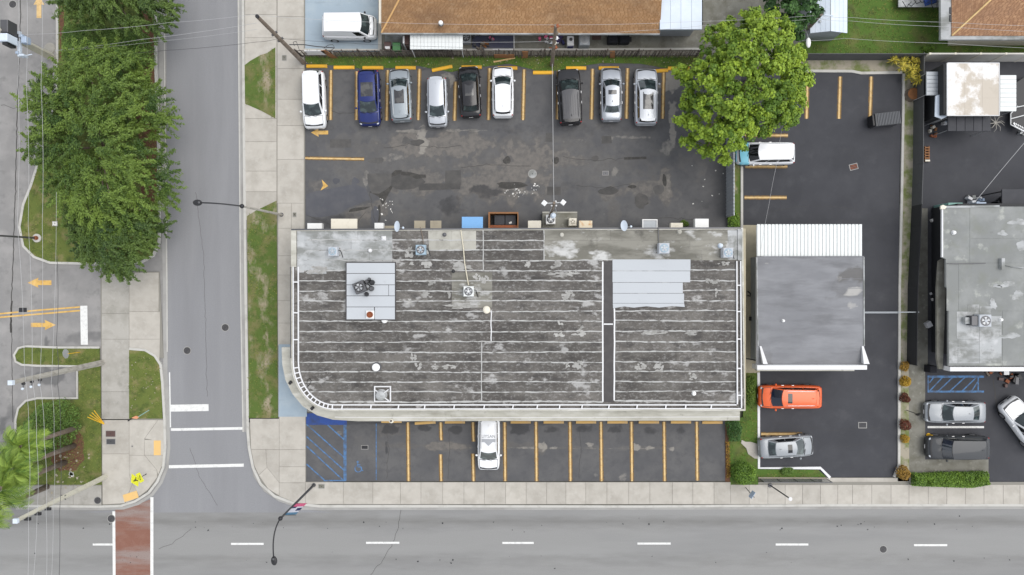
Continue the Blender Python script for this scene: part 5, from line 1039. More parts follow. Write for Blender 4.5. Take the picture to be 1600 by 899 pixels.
        zm, wm = ztop(xw - .28); MB().ell((xw - .25, sg * (W / 2 + .07), zm + .05), (.09, .11, .075), 8, 5, sg * .25).build('mirror', trim or pcol, t, True, smooth=True)
        for xh in ((xw - .9), (xw - 1.75)):
            MB().box(xh - .1, xh + .1, sg * (W / 2 - .012) - .02, sg * (W / 2 - .012) + .02, zb - .19, zb - .15).build('door_handle', M['rim'], t, True)
        x, w_ = half * .925, ztop(half * .925)[1]; zl = ztop(half * .925)[0]
        MB().ell((x - .06, sg * w_ * .82, zl - .07), (.17, .13, .085), 10, 6, -sg * .45).build('headlight', M['lamp_cl'], t, True, smooth=True)
        x = -half * .95; zl, w_ = ztop(x); MB().ell((x + .04, sg * w_ * .86, zl - .10), (.09, .13, .10), 8, 6, sg * .35).build('taillight', M['lamp_rd'], t, True, smooth=True)
        for xx in (half * .62, -half * .60):
            wh = MB(); wh_pts = [(xx, sg * (W / 2 - .21), .335), (xx, sg * (W / 2 - .0), .335)]; wh.tube(wh_pts, .335, 18); wo = wh.build('wheel', M['rubber'], t, True)
            MB().tube([(xx, sg * (W / 2 - .02), .335), (xx, sg * (W / 2 + .006), .335)], .22, 12).build('rim', M['rim'], wo, True)
        if rails: MB().tube([(xf - .15, sg * wt * .86, zroof(xf - .15, wt * .86) + .0), (xf - .3, sg * wt * .86, Ht + .03), (xr + .3, sg * wr * .86, Ht + .03), (xr + .12, sg * wr * .86, zroof(xr, wr * .86))], .022, 5).build('roof_rail', M[rails], t, True)
    # hood panel, grille, plates, wipers, seams
    hv = []; nu = 8; nv = 5; xh1 = half * .90
    for j in range(nv + 1):
        x = xw + .14 + (xh1 - xw - .14) * j / nv; zt, w_ = ztop(x)
        for i in range(nu + 1):
            y = w_ * .80 * (2 * i / nu - 1); e = abs(2 * i / nu - 1); hv.append((x + .06 * (1 - e * e) * (j / nv) , y, zt + .03 - .022 * (e ** 2) * 1.1 + .010 + (.02 if .45 < e < .7 and j < nv else 0) * (1 - j / nv)))
    MB().add(hv, [(j * (nu + 1) + i, (j + 1) * (nu + 1) + i, (j + 1) * (nu + 1) + i + 1, j * (nu + 1) + i + 1) for j in range(nv) for i in range(nu)]).build('hood', frontcol or pcol, t, True, smooth=True)
    MB().add([(x_ + (.05 if i_ // (nu + 1) == nv else -.035 if i_ < nu + 1 else 0), y_ * 1.045, z_ - .0075) for i_, (x_, y_, z_) in enumerate(hv)], [(j * (nu + 1) + i, (j + 1) * (nu + 1) + i, (j + 1) * (nu + 1) + i + 1, j * (nu + 1) + i + 1) for j in range(nv) for i in range(nu)]).build('hood_gap', M['black'], t, True, smooth=True)
    if frontcol:
        for sg in (1, -1):
            q = []; 
            for j in range(6):
                x = xw + .05 + (half * .97 - xw - .05) * j / 5; zt, w_ = ztop(x); q += [(x, sg * (w_ * .80), zt + .028), (x, sg * (w_ * .95), zt - .045), (x, sg * (w_ * 1.006), zt - .25), (x, sg * (w_ * 1.006), .45)]
            MB().add(q, [(j * 4 + i, j * 4 + i + 1, j * 4 + i + 5, j * 4 + i + 4) if sg > 0 else (j * 4 + i + 4, j * 4 + i + 5, j * 4 + i + 1, j * 4 + i) for j in range(5) for i in range(3)]).build('fender', frontcol, t, True, smooth=True)
        MB().box(half * .94, half * 1.005, -W * .34, W * .34, .4, .72, .03).build('bumper', frontcol, t, True)
    MB().box(half - .09, half + .008, -W * .30, W * .30, .40, .54).build('grille', M['black'], t, True)
    MB().box(half + .004, half + .018, -.16, .16, .40, .50).build('number_plate', M['white'], t, True)
    MB().box(-half - .016, -half + .0, -.17, .17, .52, .62).build('number_plate', M['white'], t, True)
    for y in (.28, -.22): MB().tube([(xw + .17 + .06, y, zc + .035), (xw + .10, y - .42, zc + .07)], .012, 4).build('wiper', M['black'], t, True)
    MB().box(-half - .03, -half + .14, -W * .36, W * .36, .36, .56, .03).build('rear_bumper', trim or pcol, t, True)
    if not sed and not van: MB().add(*patch((xr + .05, -wr * .9, Ht + .0), (xr + .05, wr * .9, Ht + .0), (xr - .18, wr * .85, Ht - .03), (xr - .18, -wr * .85, Ht - .03), 8, 1, (-.06, 0, 0), off=0)).build('spoiler', pcol, t, True, smooth=True)
    MB().ell((xr + .28, 0, Ht + .035), (.10, .03, .035), 8, 4).build('antenna_fin', M['black'] if rc is not pcol else rc, t, True)
    if sun:
        for (a, b, wf) in sun:
            xa, xb_ = (X(a, Ht), X(b, Ht)) if not isinstance(st, dict) else (a, b); xa, xb_ = max(xa, xb_), min(xa, xb_); q = []
            for j in range(5):
                x = xb_ + (xa - xb_) * j / 4
                for i in range(7): y = wt * wf * (2 * i / 6 - 1); q.append((x, y, zroof(x, y) + .007))
            MB().add(q, [(j * 7 + i, j * 7 + i + 7, j * 7 + i + 8, j * 7 + i + 1)[::-1] for j in range(4) for i in range(6)]).build('sunroof', M[sunm], t, True, smooth=True)
    if ribs:
        for i in range(7):
            y = wt * .74 * (2 * i / 6 - 1); MB().tube([(x, y, zroof(x, y) + .004) for x in np.linspace(xf - .35, xr + .3, 5)], .016, 5).build('roof_rib', rc, t, True)
    t['_x'] = xw; t['_f'] = xf; t['_r'] = xr; t['_wt'] = wt
    return t, zroof
white = paint('white', (.66, .67, .68)); silver = paint('silver', (.33, .35, .38), .55, .35); greyb = paint('silver_grey', (.26, .29, .31), .4, .4); sedg = paint('sedan_grey', (.25, .265, .28), .35, .42); blue = paint('blue', (.012, .022, .115), .2, .3)
black = paint('black', (.012, .012, .014), 0, .22); dkgrey = paint('dark_grey', (.055, .055, .06), 0, .4); orange = paint('orange', (.62, .105, .025), .1, .35); teal = paint('teal', (.20, .52, .64), 0, .35); charc = paint('charcoal', (.030, .033, .037), .1, .5); pale = paint('pale_silver', (.43, .45, .48), .4, .35)
car('white sport utility car at the left end of the back row, nose down', (492, 200.5), (489, 111.5), 1.90, 1.72, (179, 160, 115, 110), white)
car('dark blue car with a wide glass roof in the back row', (577.5, 196.5), (575.5, 110.5), 1.88, 1.6, (174, 156, 116, 110), blue, sun=[(129, 151, .74)])
car('silver grey crossover with panoramic roof, third in the back row', (623.5, 107.5), (628, 189.5), 1.80, 1.62, (126, 137, 180, 184), greyb, sun=[(140, 162, .62)], rails='steel')
car('pale silver hatchback with its nose down between yellow lines', (684, 198), (682.5, 122), 1.68, 1.56, (180, 163, 124, 121), pale, glassm='glass')
car('black car with red rear lights in the back row', (731.5, 103), (736, 183), 1.80, 1.46, (117, 129, 164, 174), black, 'sedan', sun=[(132, 150, .62)], rails=None)
car('bright white hatchback in the middle of the back row, nose up', (785.5, 104), (786, 183), 1.80, 1.52, (122, 134, 171, 177), white)
car('black sport utility car with a ribbed grey roof', (887.5, 107.5), (892, 194.5), 1.98, 1.76, (127, 142, 187, 190), black, roofcol=dkgrey, rails='steel_dk', ribs=True)
car('silver sedan with a small sunroof in the back row', (955, 105), (955.5, 189), 1.80, 1.45, (127, 136, 164, 176), silver, 'sedan', sun=[(141, 148, .60)])
car('silver sport utility car with panoramic roof, right end of the back row', (1009.5, 107), (1009.5, 195), 1.92, 1.68, (127, 142, 185, 190), pale, sun=[(144, 171, .62)])
car('white wagon with a pale teal hood under the bright tree', (1151, 240.5), (1241, 240), 1.86, 1.66, (1172, 1188, 1236, 1240), white, axis='x', frontcol=teal, glassm='glass_side')
car('orange sport utility car with a small sunroof', (1186, 620), (1283, 620.5), 1.95, 1.68, (1207, 1225, 1276, 1280), orange, axis='x', sun=[(1231, 1238, .58)], sunm='glass_side', rails='rim', glassm='glass_blue')
car('grey silver sedan with sunroof in the lower right of the side lot', (1272, 696), (1187, 701), 1.80, 1.45, (1254, 1243, 1214, 1200), sedg, 'sedan', axis='x', sun=[(1231, 1238, .60)], sunm='glass_side')
car('silver sedan beside the blue hatched bay', (1447, 644.5), (1540, 644.5), 1.82, 1.45, (1474, 1492, 1520, 1531), sedg, 'sedan', axis='x')
car('matte black van next to the yellow post', (1448.5, 699), (1543.5, 699), 1.92, 1.9, (1474, 1491, 1541, 1543), charc, 'van', axis='x', glassm='glass_blue', name='parked_van', cat='van')
car('white sport utility car parked at an angle at the right edge', (1575, 627), (1629, 700), 1.92, 1.66, dict(w=.95, f=.35, r=-1.9, b=-2.2), white, axis='x', glassm='glass', trim=M['white'])
pt, zrf = car('white car with a grey chevron on its roof in the front lot', (763.5, 735), (764, 652), 1.86, 1.66, (716, 705, 660, 656), white, rails='white', trim=white)
x_ = pt['_f']
for nm, sz, xx in (('LIYSAN', .34, x_ - 1.20),):
    o = text_mesh(nm, sz * 1.05, mat('grey_lettering', (.16, .165, .18), .7), 'roof_lettering', pt, (xx, 0, zrf(xx, .0) + .0), -math.pi / 2 + math.pi, .002)
    for v in o.data.vertices:
        pass
    o.location.z = zrf(xx, .3) + .012; o.rotation_euler.z = math.pi / 2
ch = MB(); wv = pt['_wt']; pts_ = [(-.62, .0), (.62, .0), (.62, -.22), (.34, -.20), (0, -.52), (-.34, -.20), (-.62, -.22)]
for a, b in ((-.62, -.34), (-.34, 0), (0, .34), (.34, .62)):
    f_ = {-.62: .28, -.34: .26, 0: .58, .34: .26, .62: .28}; xa = x_ - 1.0
    ch.quad((xa, a * 1.0, zrf(xa, a) + .008), (xa, b, zrf(xa, b) + .008), (xa + f_[b], b, zrf(xa + f_[b], b) + .008), (xa + f_[a], a, zrf(xa + f_[a], a) + .008))
ch.build('roof_chevron', mat('grey_chevron', (.30, .31, .33), .6), pt, True)
car('white cargo van parked on the pale blue drive', (588, 43), (504.5, 43), 1.98, 1.95, (575, 561.5, 506, 504.5), white, 'van', axis='x', name='parked_van', cat='van', z0=.05, wt=.80, glassm='glass', trim=M['black'])
# ------------------------------------------------------------------ wheel stops
ws_me = {}
def wheel_stop(px, py, lx, m, label, rot=0., z=.03):
    if m not in ws_me:
        b = MB(); prof = [(-.09, 0), (.09, 0), (.085, .06), (.05, .11), (-.05, .11), (-.085, .06)]; n = 6
        for sx in (-.5, .5): b.v += [(sx, y, zz) for y, zz in prof]
        b.f = [tuple(range(n)), tuple(range(n, 2 * n))[::-1]] + [(i, i + n, (i + 1) % n + n, (i + 1) % n) for i in range(n)]
        o = b.build('wheel_stop', M[m], None, True); ws_me[m] = o.data
    else: o = bpy.data.objects.new('wheel_stop', ws_me[m]); C.objects.link(o)
    x, y, _ = P(px, py); o.location = (x, y, z); o.rotation_euler = (0, 0, rot); o.scale = (lx, 1.7 if m == 'stop_y' else 1.4, 1); o['label'] = label; o['category'] = 'wheel stop'; o['group'] = 'wheel stops of the parking bays'
    return o
for px, py, l, rt, lb in ((495.5, 104, 1.75, 0, 'yellow wheel stop behind the white sport utility car at the left end'), (538, 106, 1.75, 0, 'yellow wheel stop of the empty bay left of the dark blue car'), (583, 106.5, 1.75, 0, 'yellow wheel stop partly hidden behind the dark blue car'), (634, 106.5, 1.7, 0, 'yellow wheel stop partly hidden in front of the silver grey crossover'), (691, 107.5, 1.75, .2, 'tilted yellow wheel stop behind the pale silver hatchback'), (737, 105.5, 1.7, 0, 'yellow wheel stop partly hidden in front of the black car'), (793, 107, 1.65, 0, 'yellow wheel stop in front of the bright white hatchback'), (848.5, 114, 1.7, 0, 'yellow wheel stop of the empty bay left of the black sport utility car'), (900, 107, 1.7, 0, 'yellow wheel stop in front of the black sport utility car'), (951, 107, 1.7, 0, 'yellow wheel stop in front of the silver sedan with the small sunroof'), (1027, 111.5, 1.8, .08, 'tilted yellow wheel stop in front of the silver car at the right end'), (1060, 107.5, 1.8, .0, 'yellow wheel stop beside the bright green tree')):
    wheel_stop(px, py, l, 'stop_y', lb, rt)
for k, (px, py, l, rt, lb) in enumerate(((612, 658.5, 1.7, 0, 'worn tan wheel stop under the canopy lamp'), (664.5, 660.5, 1.75, .06, 'slightly tilted tan wheel stop in the third bay of the front lot'), (711, 659.5, 1.7, 0, 'tan wheel stop in the bay left of the white car with the chevron'), (813.5, 659.5, 1.7, 0, 'tan wheel stop in the bay right of the white car with the chevron'), (865, 659.5, 1.7, 0, 'tan wheel stop in the second bay right of the white chevron car'), (915.5, 659.5, 1.7, 0, 'tan wheel stop in the third bay right of the white chevron car'), (964.5, 659.5, 1.7, 0, 'tan wheel stop in the fourth bay right of the white chevron car'), (1013.5, 659.5, 1.7, 0, 'tan wheel stop in the fifth bay right of the white chevron car'), (1063.5, 659.5, 1.7, 0, 'tan wheel stop next to last at the right end of the front lot'), (1112.5, 660, 1.7, 0, 'tan wheel stop in the last bay at the right end of the front lot'))):
    wheel_stop(px, py, l, 'stop_tan', lb, rt)
o = solo('plank', 'yellow painted plank lying in the grass below the picket fence', 'plank', MB().obox(0, 0, 1.85, .12, 0, .05, .19), M['yellow_pale']); o.location = (*P(788, 94.5)[:2], .07)
y_ = thing('bollard', 'short yellow post in front of the matte black van', 'bollard', (*P(1450, 680)[:2], .04)); MB().lathe(0, 0, [(.13, 0), (.13, .55), (.08, .6)], 12).build('post', M['guy_y'], y_, True); MB().lathe(0, 0, [(.18, 0), (.18, .04)], 12).build('base', M['guy_y'], y_, True)
# ------------------------------------------------------------------ trees, palms, shrubs
def leaves(name, c, axis, nrm, ln, wd, tone, m, parent):
    n = len(c); axis = axis / (np.linalg.norm(axis, axis=1, keepdims=True) + 1e-9); b = np.cross(nrm, axis); b /= (np.linalg.norm(b, axis=1, keepdims=True) + 1e-9); up = np.cross(axis, b)
    v = np.zeros((n, 4, 3)); L2 = ln[:, None]; W2 = wd[:, None]
    v[:, 0] = c - axis * L2 / 2; v[:, 1] = c + b * W2 / 2 + up * W2 * .18; v[:, 2] = c + axis * L2 / 2 - up * L2 * .10; v[:, 3] = c - b * W2 / 2 + up * W2 * .18
    o_ = np.array(org(parent)); me = npmesh(name, (v - o_).reshape(-1, 3), np.arange(n * 4).reshape(n, 4), m, np.repeat(np.clip(tone, 0, 1), 4))
    o = bpy.data.objects.new(name, me); C.objects.link(o); o.parent = parent; ORG[o.name] = org(parent); return o
def unit(n):
    v = rng.normal(size=(n, 3)); return v / np.linalg.norm(v, axis=1, keepdims=True)
def crown_tree(label, outline, base, zc, zlo, zhi, m, nclump, nleaf, leaf=(.22, .11), rc=.8, spray=0., name='tree', trunk=.22, group=None, edge=3.2, cat='tree', limbs=9, sub=3, seed=1, centre=None):
    poly = PP(outline, zc); pl = np.array(poly); bx, by, _ = P(*base); t = thing(name, label, cat, (bx, by, .1), 0, group)
    cand = rpts(poly, nclump * 14); ed = edgedist(cand, poly); pick = [];  dmin = rc * .95
    for i in np.argsort(rng.random(len(cand))):
        if ed[i] < rc * .35: continue
        if all((cand[i, 0] - cand[j, 0]) ** 2 + (cand[i, 1] - cand[j, 1]) ** 2 > dmin ** 2 for j in pick): pick.append(i)
        if len(pick) >= nclump: break
    cl = cand[pick]; e = np.clip(ed[pick] / edge, 0, 1); n0 = len(cl); ctr = np.array(centre and P(*centre, zc)[:2] or cl.mean(0))
    zz = zlo + (zhi - zlo) * np.sqrt(1 - (1 - e) ** 2) + rng.normal(size=n0) * .35
    C3 = np.column_stack([cl, zz]); low = C3[rng.random(n0) < .6].copy(); low[:, 2] = zlo + (low[:, 2] - zlo) * rng.uniform(.25, .7, len(low)); low[:, :2] = ctr + (low[:, :2] - ctr) * .9
    allc = np.vstack([C3, low]); wts = np.concatenate([np.ones(n0), np.full(len(low), .45)]); wts /= wts.sum()
    ctone = rng.normal(.0, .20, len(allc)); idx = rng.choice(len(allc), nleaf, p=wts); q = allc[idx]
    out = q[:, :2] - ctr; out /= (np.linalg.norm(out, axis=1, keepdims=True) + .3); cr = rc * rng.uniform(.65, 1.2, len(allc))[idx]
    if spray:
        ang = np.arctan2(out[:, 1], out[:, 0]) + rng.normal(0, .5, len(allc))[idx]
        k = rng.integers(0, sub, nleaf); ang = ang + (k - (sub - 1) / 2) * .75; tpos = rng.random(nleaf); d = np.stack([np.cos(ang), np.sin(ang)], 1)
        p = q.copy(); p[:, :2] += d * (tpos * cr * 2.0 * spray - cr * .7)[:, None] + np.stack([-d[:, 1], d[:, 0]], 1) * (rng.normal(0, .17, nleaf) * cr * (1.15 - tpos * .8))[:, None]
        p[:, 2] += rng.normal(0, .12, nleaf) - tpos ** 2 * .35 + .15 * np.sin(k * 2.1 + idx)
        sgn = rng.choice([-1, 1], nleaf) * rng.uniform(.35, 1.1, nleaf); aa = ang + sgn; ax = np.stack([np.cos(aa), np.sin(aa), rng.normal(-.12, .25, nleaf)], 1); nr = np.stack([rng.normal(0, .38, nleaf), rng.normal(0, .38, nleaf), np.ones(nleaf)], 1)
        tone = .42 + ctone[idx] + .28 * tpos + rng.normal(0, .18, nleaf)
    else:
        # each clump is made of several small bunches on its shell
        sb_ = unit(len(allc) * 9).reshape(len(allc), 9, 3); sb_[:, :, 2] = np.abs(sb_[:, :, 2]) * .8 - .1
        k = rng.integers(0, 9, nleaf); bun = sb_[idx, k]; u = unit(nleaf); u[:, 2] = np.abs(u[:, 2]) * .9 - .15
        p = q + bun * (cr * rng.uniform(.45, .95, (len(allc), 9))[idx, k])[:, None] * np.array((1, 1, .75)) + u * (cr * rng.uniform(.22, .5, (len(allc), 9))[idx, k] * rng.uniform(.25, 1.25, nleaf))[:, None]
        nr = u + np.array((0, 0, .55)) + rng.normal(0, .25, (nleaf, 3)); ax = np.cross(nr, unit(nleaf)); bt = rng.normal(0, .15, (len(allc), 9))[idx, k]; tone = .42 + ctone[idx] + bt + rng.normal(0, .18, nleaf)
    ln = leaf[0] * rng.uniform(.6, 1.3, nleaf); leaves('crown', p, ax, nr, ln, ln * leaf[1] / leaf[0], tone, M[m], t)
    tr = MB(); zt = zlo + .3; cx, cy = ctr; tr.tube([(bx, by, 0), (bx + (cx - bx) * .15, by + (cy - by) * .15, zt * .35), (bx + (cx - bx) * .45, by + (cy - by) * .45, zt * .75), (bx + (cx - bx) * .7, by + (cy - by) * .7, zt)], [trunk * 1.35, trunk, trunk * .85, trunk * .7], 9); tr.build('trunk', M['bark'], t, smooth=True)
    s0 = np.array((bx + (cx - bx) * .5, by + (cy - by) * .5, zt * .8))
    for i in rng.choice(n0, min(limbs, n0), replace=False):
        e_ = C3[i] - (0, 0, .2); mid = s0 * .45 + e_ * .55 + np.array((0, 0, .25)); MB().tube([s0, s0 * .75 + e_ * .25 + (0, 0, .2), mid, e_], [trunk * .6, trunk * .45, trunk * .28, .03], 6).build('limb', M['bark'], t, smooth=True)
    return t
crown_tree('large spreading green tree over the grass island', [(88, 84), (150, 66), (214, 78), (224, 108), (224, 136), (262, 156), (264, 176), (244, 200), (224, 212), (246, 260), (258, 290), (234, 326), (222, 350), (190, 372), (120, 372), (95, 335), (68, 308), (56, 275), (66, 262), (22, 242), (14, 214), (46, 188), (18, 156), (56, 124)], (165, 235), 5.0, 2.4, 6.0, 'leaf_mid', 125, 88000, (.21, .075), .80, 1.3, centre=(150, 225), edge=4)
crown_tree('darker green tree at the lower end of the grass island', [(108, 330), (180, 325), (230, 340), (258, 352), (232, 372), (222, 398), (205, 410), (214, 430), (185, 432), (160, 424), (130, 405), (112, 380), (105, 352)], (175, 352), 3.8, 2.0, 4.6, 'leaf_dark', 50, 26000, (.2, .075), .66, 1.2, centre=(172, 365), edge=2.2)
crown_tree('dark green tree at the top of the grass island', [(88, -60), (92, 14), (118, 30), (150, 24), (180, 42), (205, 46), (250, 42), (268, 26), (262, 2), (262, -60)], (170, -20), 5, 2.6, 6.0, 'leaf_dark', 60, 34000, (.22, .08), .74, 1.3, centre=(170, -25), edge=3)
def bush(label, outline, z0, zt, m, n, leaf=(.14, .07), name='shrub', cat='shrub', zc=None, stems=4, edge=.8, stiff=False, group=None):
    zc = zc if zc is not None else (z0 + zt) / 2; poly = PP(outline, zc); c = np.mean(poly, 0); t = thing(name, label, cat, (*c, z0), 0, group); p = rpts(poly, n); e = np.clip(edgedist(p, poly) / edge, 0, 1)
    top = z0 + (zt - z0) * (.35 + .65 * np.sqrt(1 - (1 - e) ** 2)) * (.75 + .5 * fbm(p[:, 0] * 2.2, p[:, 1] * 2.2)); z = z0 + (top - z0) * rng.random(n) ** .35
    q = np.column_stack([p, z]); u = unit(n); u[:, 2] = np.abs(u[:, 2]); nr = u + np.array((0, 0, .6)); ax = np.cross(nr, unit(n)) + (np.column_stack([p - c, np.full(n, .4)]) * .8 if stiff else 0)
    ln = leaf[0] * rng.uniform(.6, 1.3, n); leaves('foliage', q, ax, nr, ln, ln * leaf[1] / leaf[0], .25 + .5 * fbm(p[:, 0] * 1.5 + 7, p[:, 1] * 1.5) * 1.1 + rng.normal(0, .2, n) - .1, M[m], t)
    for i in rng.choice(n, min(n, stems), replace=False): MB().tube([(c[0] + (q[i, 0] - c[0]) * .3, c[1] + (q[i, 1] - c[1]) * .3, z0), tuple(q[i])], [.03, .012], 5).build('stem', M['bark'], t)
    return t
bush('light green bushes between the two big trees of the grass island', [(100, 40), (140, 36), (180, 44), (228, 52), (238, 75), (240, 98), (210, 108), (160, 104), (98, 96)], .15, 2.2, 'leaf_bush', 15000, (.15, .06), edge=1.2)
crown_tree('bright lime green tree with round leaf clumps above the parked teal and white car', [(1105, 38), (1140, 28), (1170, 10), (1205, 18), (1235, 28), (1258, 70), (1262, 100), (1272, 130), (1268, 155), (1255, 180), (1235, 200), (1200, 208), (1180, 212), (1165, 222), (1160, 240), (1130, 258), (1112, 245), (1092, 240), (1070, 215), (1062, 185), (1070, 150), (1060, 105), (1068, 92), (1088, 85), (1096, 62)], (1168, 130), 5.8, 3.2, 7.6, 'leaf_bright', 125, 56000, (.23, .155), .72, edge=3.4, trunk=.24)
crown_tree('deep green small tree beside the blue grey shed', [(1196, -50), (1200, 16), (1222, 32), (1245, 48), (1268, 52), (1277, 38), (1282, 12), (1276, -50)], (1240, -5), 5, 3.0, 6.0, 'leaf_deep', 26, 11000, (.26, .19), .6, edge=2, trunk=.16)
ct = thing('croton_plant', 'yellow croton plant in the corner by the dark grey fence', 'plant', (*P(1418, 110)[:2], .07)); cc = []; ca = []; cn = []
for k, (px, py) in enumerate(((1394, 96), (1408, 98), (1422, 96), (1432, 100), (1405, 108), (1418, 110), (1430, 112), (1420, 122), (1429, 128))):
    c_ = np.array(P(px, py, .6)); zt_ = random.uniform(.7, 1.3); MB().tube([(c_[0], c_[1], .05), (c_[0], c_[1], zt_)], .03, 5).build('stem', M['bark'], ct)
    for q in range(46):
        a = random.uniform(0, 6.283); e_ = random.uniform(-.1, 1.2); d_ = np.array((math.cos(a) * math.cos(e_), math.sin(a) * math.cos(e_), math.sin(e_))); cc.append(np.array((c_[0], c_[1], zt_ - random.uniform(0, .4))) + d_ * .28); ca.append(d_); cn.append((-d_[0] * d_[2], -d_[1] * d_[2], 1.0))
n_ = len(cc); leaves('foliage', np.array(cc), np.array(ca), np.array(cn), rng.uniform(.38, .6, n_), rng.uniform(.06, .09, n_), rng.normal(.62, .3, n_), M['leaf_yel'], ct)
bush('clipped green hedge in front of the right parking lot', [(1425, 740), (1480, 738), (1543, 737), (1544, 757), (1520, 762), (1470, 761), (1425, 759)], .05, .95, 'leaf_hedge', 9000, (.13, .075), name='hedge', cat='hedge', edge=.25, stems=8)
bush('round green shrub at the corner of the side lawn', wobble(1163, 740, 19, 17, 16, .10), .1, 1.5, 'leaf_hedge', 4200, (.14, .07), edge=.7)
bush('low pale green plant in the narrow lawn above the wire fence', wobble(1231, 737, 9, 7, 12, .2), .1, .7, 'leaf_bush', 600, (.2, .05), name='plant', cat='plant', stiff=True)
bush('leafy ground cover between the long building and the orange car', [(1166, 590), (1180, 588), (1181, 628), (1172, 636), (1166, 628)], .1, .7, 'bougain', 1500, (.13, .07))
bush('dark green shrub at the right end of the front lot', [(1134, 660), (1152, 655), (1160, 668), (1156, 690), (1140, 690)], .1, 1.0, 'leaf_deep', 1300, (.13, .07))
bush('sprawling reddish edging plants at the right end of the front lot', [(1134, 690), (1140, 690), (1142, 745), (1136, 748)], .06, .35, 'leaf_or', 500, (.12, .06), name='plant', cat='plant')
bush('small round bright plant in the lower corner of the pale metal fence', [(1138, 338), (1150, 330), (1156, 340), (1156, 355), (1138, 356)], .05, .9, 'leaf_hedge', 700, (.16, .07), name='plant', cat='plant')
bush('tuft of weed beside the tilted cream wall unit', wobble(1070, 349, 7, 5, 10, .2), .05, .5, 'leaf_palm', 160, (.22, .04), name='weed', cat='plant', stiff=True)
bush('bright yellow bush in the planted strip beside the blue hatched bay', wobble(1414.5, 596, 8, 9, 12, .15), .1, .9, 'leaf_gold', 700, (.13, .07), edge=.35)
bush('golden bush, topmost in the planted strip', wobble(1414, 573, 8, 8, 12, .2), .1, .7, 'leaf_or', 450, (.13, .07), edge=.35)
bush('dark red bush in the planted strip beside the silver sedan front', wobble(1413.5, 622, 8, 8, 12, .2), .1, .7, 'leaf_red', 500, (.13, .07), edge=.35)
bush('dark red bush in the planted strip above the amber one', wobble(1413.5, 664, 9, 9, 12, .2), .1, .8, 'leaf_red', 600, (.13, .07), edge=.35)
bush('small amber bush in the planted strip beside the matte black van', wobble(1414.5, 686, 7, 7, 12, .2), .1, .7, 'leaf_gold', 420, (.12, .06), edge=.35)
bush('large amber bush at the foot of the planted strip', wobble(1411.5, 739, 11, 11, 12, .15), .1, .9, 'leaf_or', 900, (.14, .07), edge=.4)
bush('leafy bush under the palms on the verge', [(62, 632), (100, 622), (122, 640), (124, 672), (105, 700), (70, 715), (40, 700), (36, 660)], .15, 1.3, 'leaf_bush', 5200, (.18, .07), edge=.9)
bush('low yellow green tuft beside the white block fence', wobble(1452, 76, 9, 5, 12, .3), .08, .6, 'leaf_hedge', 260, (.2, .05), name='weed', cat='plant', stiff=True)
st_ = P(1428, 146.5, .6); t = thing('tree_stump', 'brown cut tree stump beside the yellow croton plant', 'tree stump', (st_[0], st_[1], .05)); MB().lathe(0, 0, [(.56, 0), (.50, .3), (.50, .52)], 18).build('bark', M['bark'], t, True); MB().lathe(0, 0, [(.49, .5), (.49, .55)], 18).build('cut_top', M['stump'], t, True)
def palm(label, base, h, m='leaf_palm', nf=44, rl=1.85):
    bx, by, _ = P(*base); t = thing('palm_tree', label, 'palm tree', (bx, by, .1)); MB().tube([(bx, by, 0), (bx + .1, by, h * .5), (bx + .05, by - .05, h)], [.24, .17, .14], 10).build('trunk', M['palm_bark'], t, smooth=True)
    o_ = np.array(org(t)); top = np.array((bx + .05, by - .05, h))
    for k in range(nf):
        a = 2.399 * k + random.uniform(-.2, .2); el = random.uniform(-.2, 1.1); L_ = rl * random.uniform(.8, 1.1); vs = []; fs = []; tn = []; n = 15; bt = random.uniform(.2, .8)
        d = np.array((math.cos(a) * math.cos(el), math.sin(a) * math.cos(el), math.sin(el))); sd_ = np.array((-math.sin(a), math.cos(a), 0)); p = top.copy()
        for i in range(n):
            d2 = d - np.array((0, 0, 1)) * (i / n) ** 1.3 * 1.5; d2 /= np.linalg.norm(d2); p = p + d2 * L_ / n
            if i < 1: continue
            ll = .62 * math.sin(math.pi * (.12 + .85 * i / n)) ** .6
            for s_ in (1, -1):
                lt = sd_ * s_ * .75 + d2 * .75 - np.array((0, 0, .32 + random.random() * .3)); lt /= np.linalg.norm(lt); w_ = d2 * .05; b = len(vs); vs += [p - w_, p + w_, p + lt * ll + w_ * .3, p + lt * ll - w_ * .3]; fs.append((b, b + 1, b + 2, b + 3)); tn += [min(1, max(0, bt + random.gauss(0, .18)))] * 4
        me = npmesh('frond', np.array(vs) - o_, np.array(fs), M[m], np.array(tn)); o = bpy.data.objects.new('frond', me); C.objects.link(o); o.parent = t
    return t
palm('palm tree with the topmost trunk on the verge', (124, 667), 6.9); palm('palm tree with the middle trunk on the verge', (117, 696), 7.1); palm('palm tree with the lowest of the three trunks on the verge', (103, 722), 7.4, rl=2.2); palm('palm tree at the far left over the lower left sidewalk', (75, 760), 7.5, rl=2.0); palm('palm tree whose crown hangs in from the left edge', (70, 712), 8.2, rl=2.1)
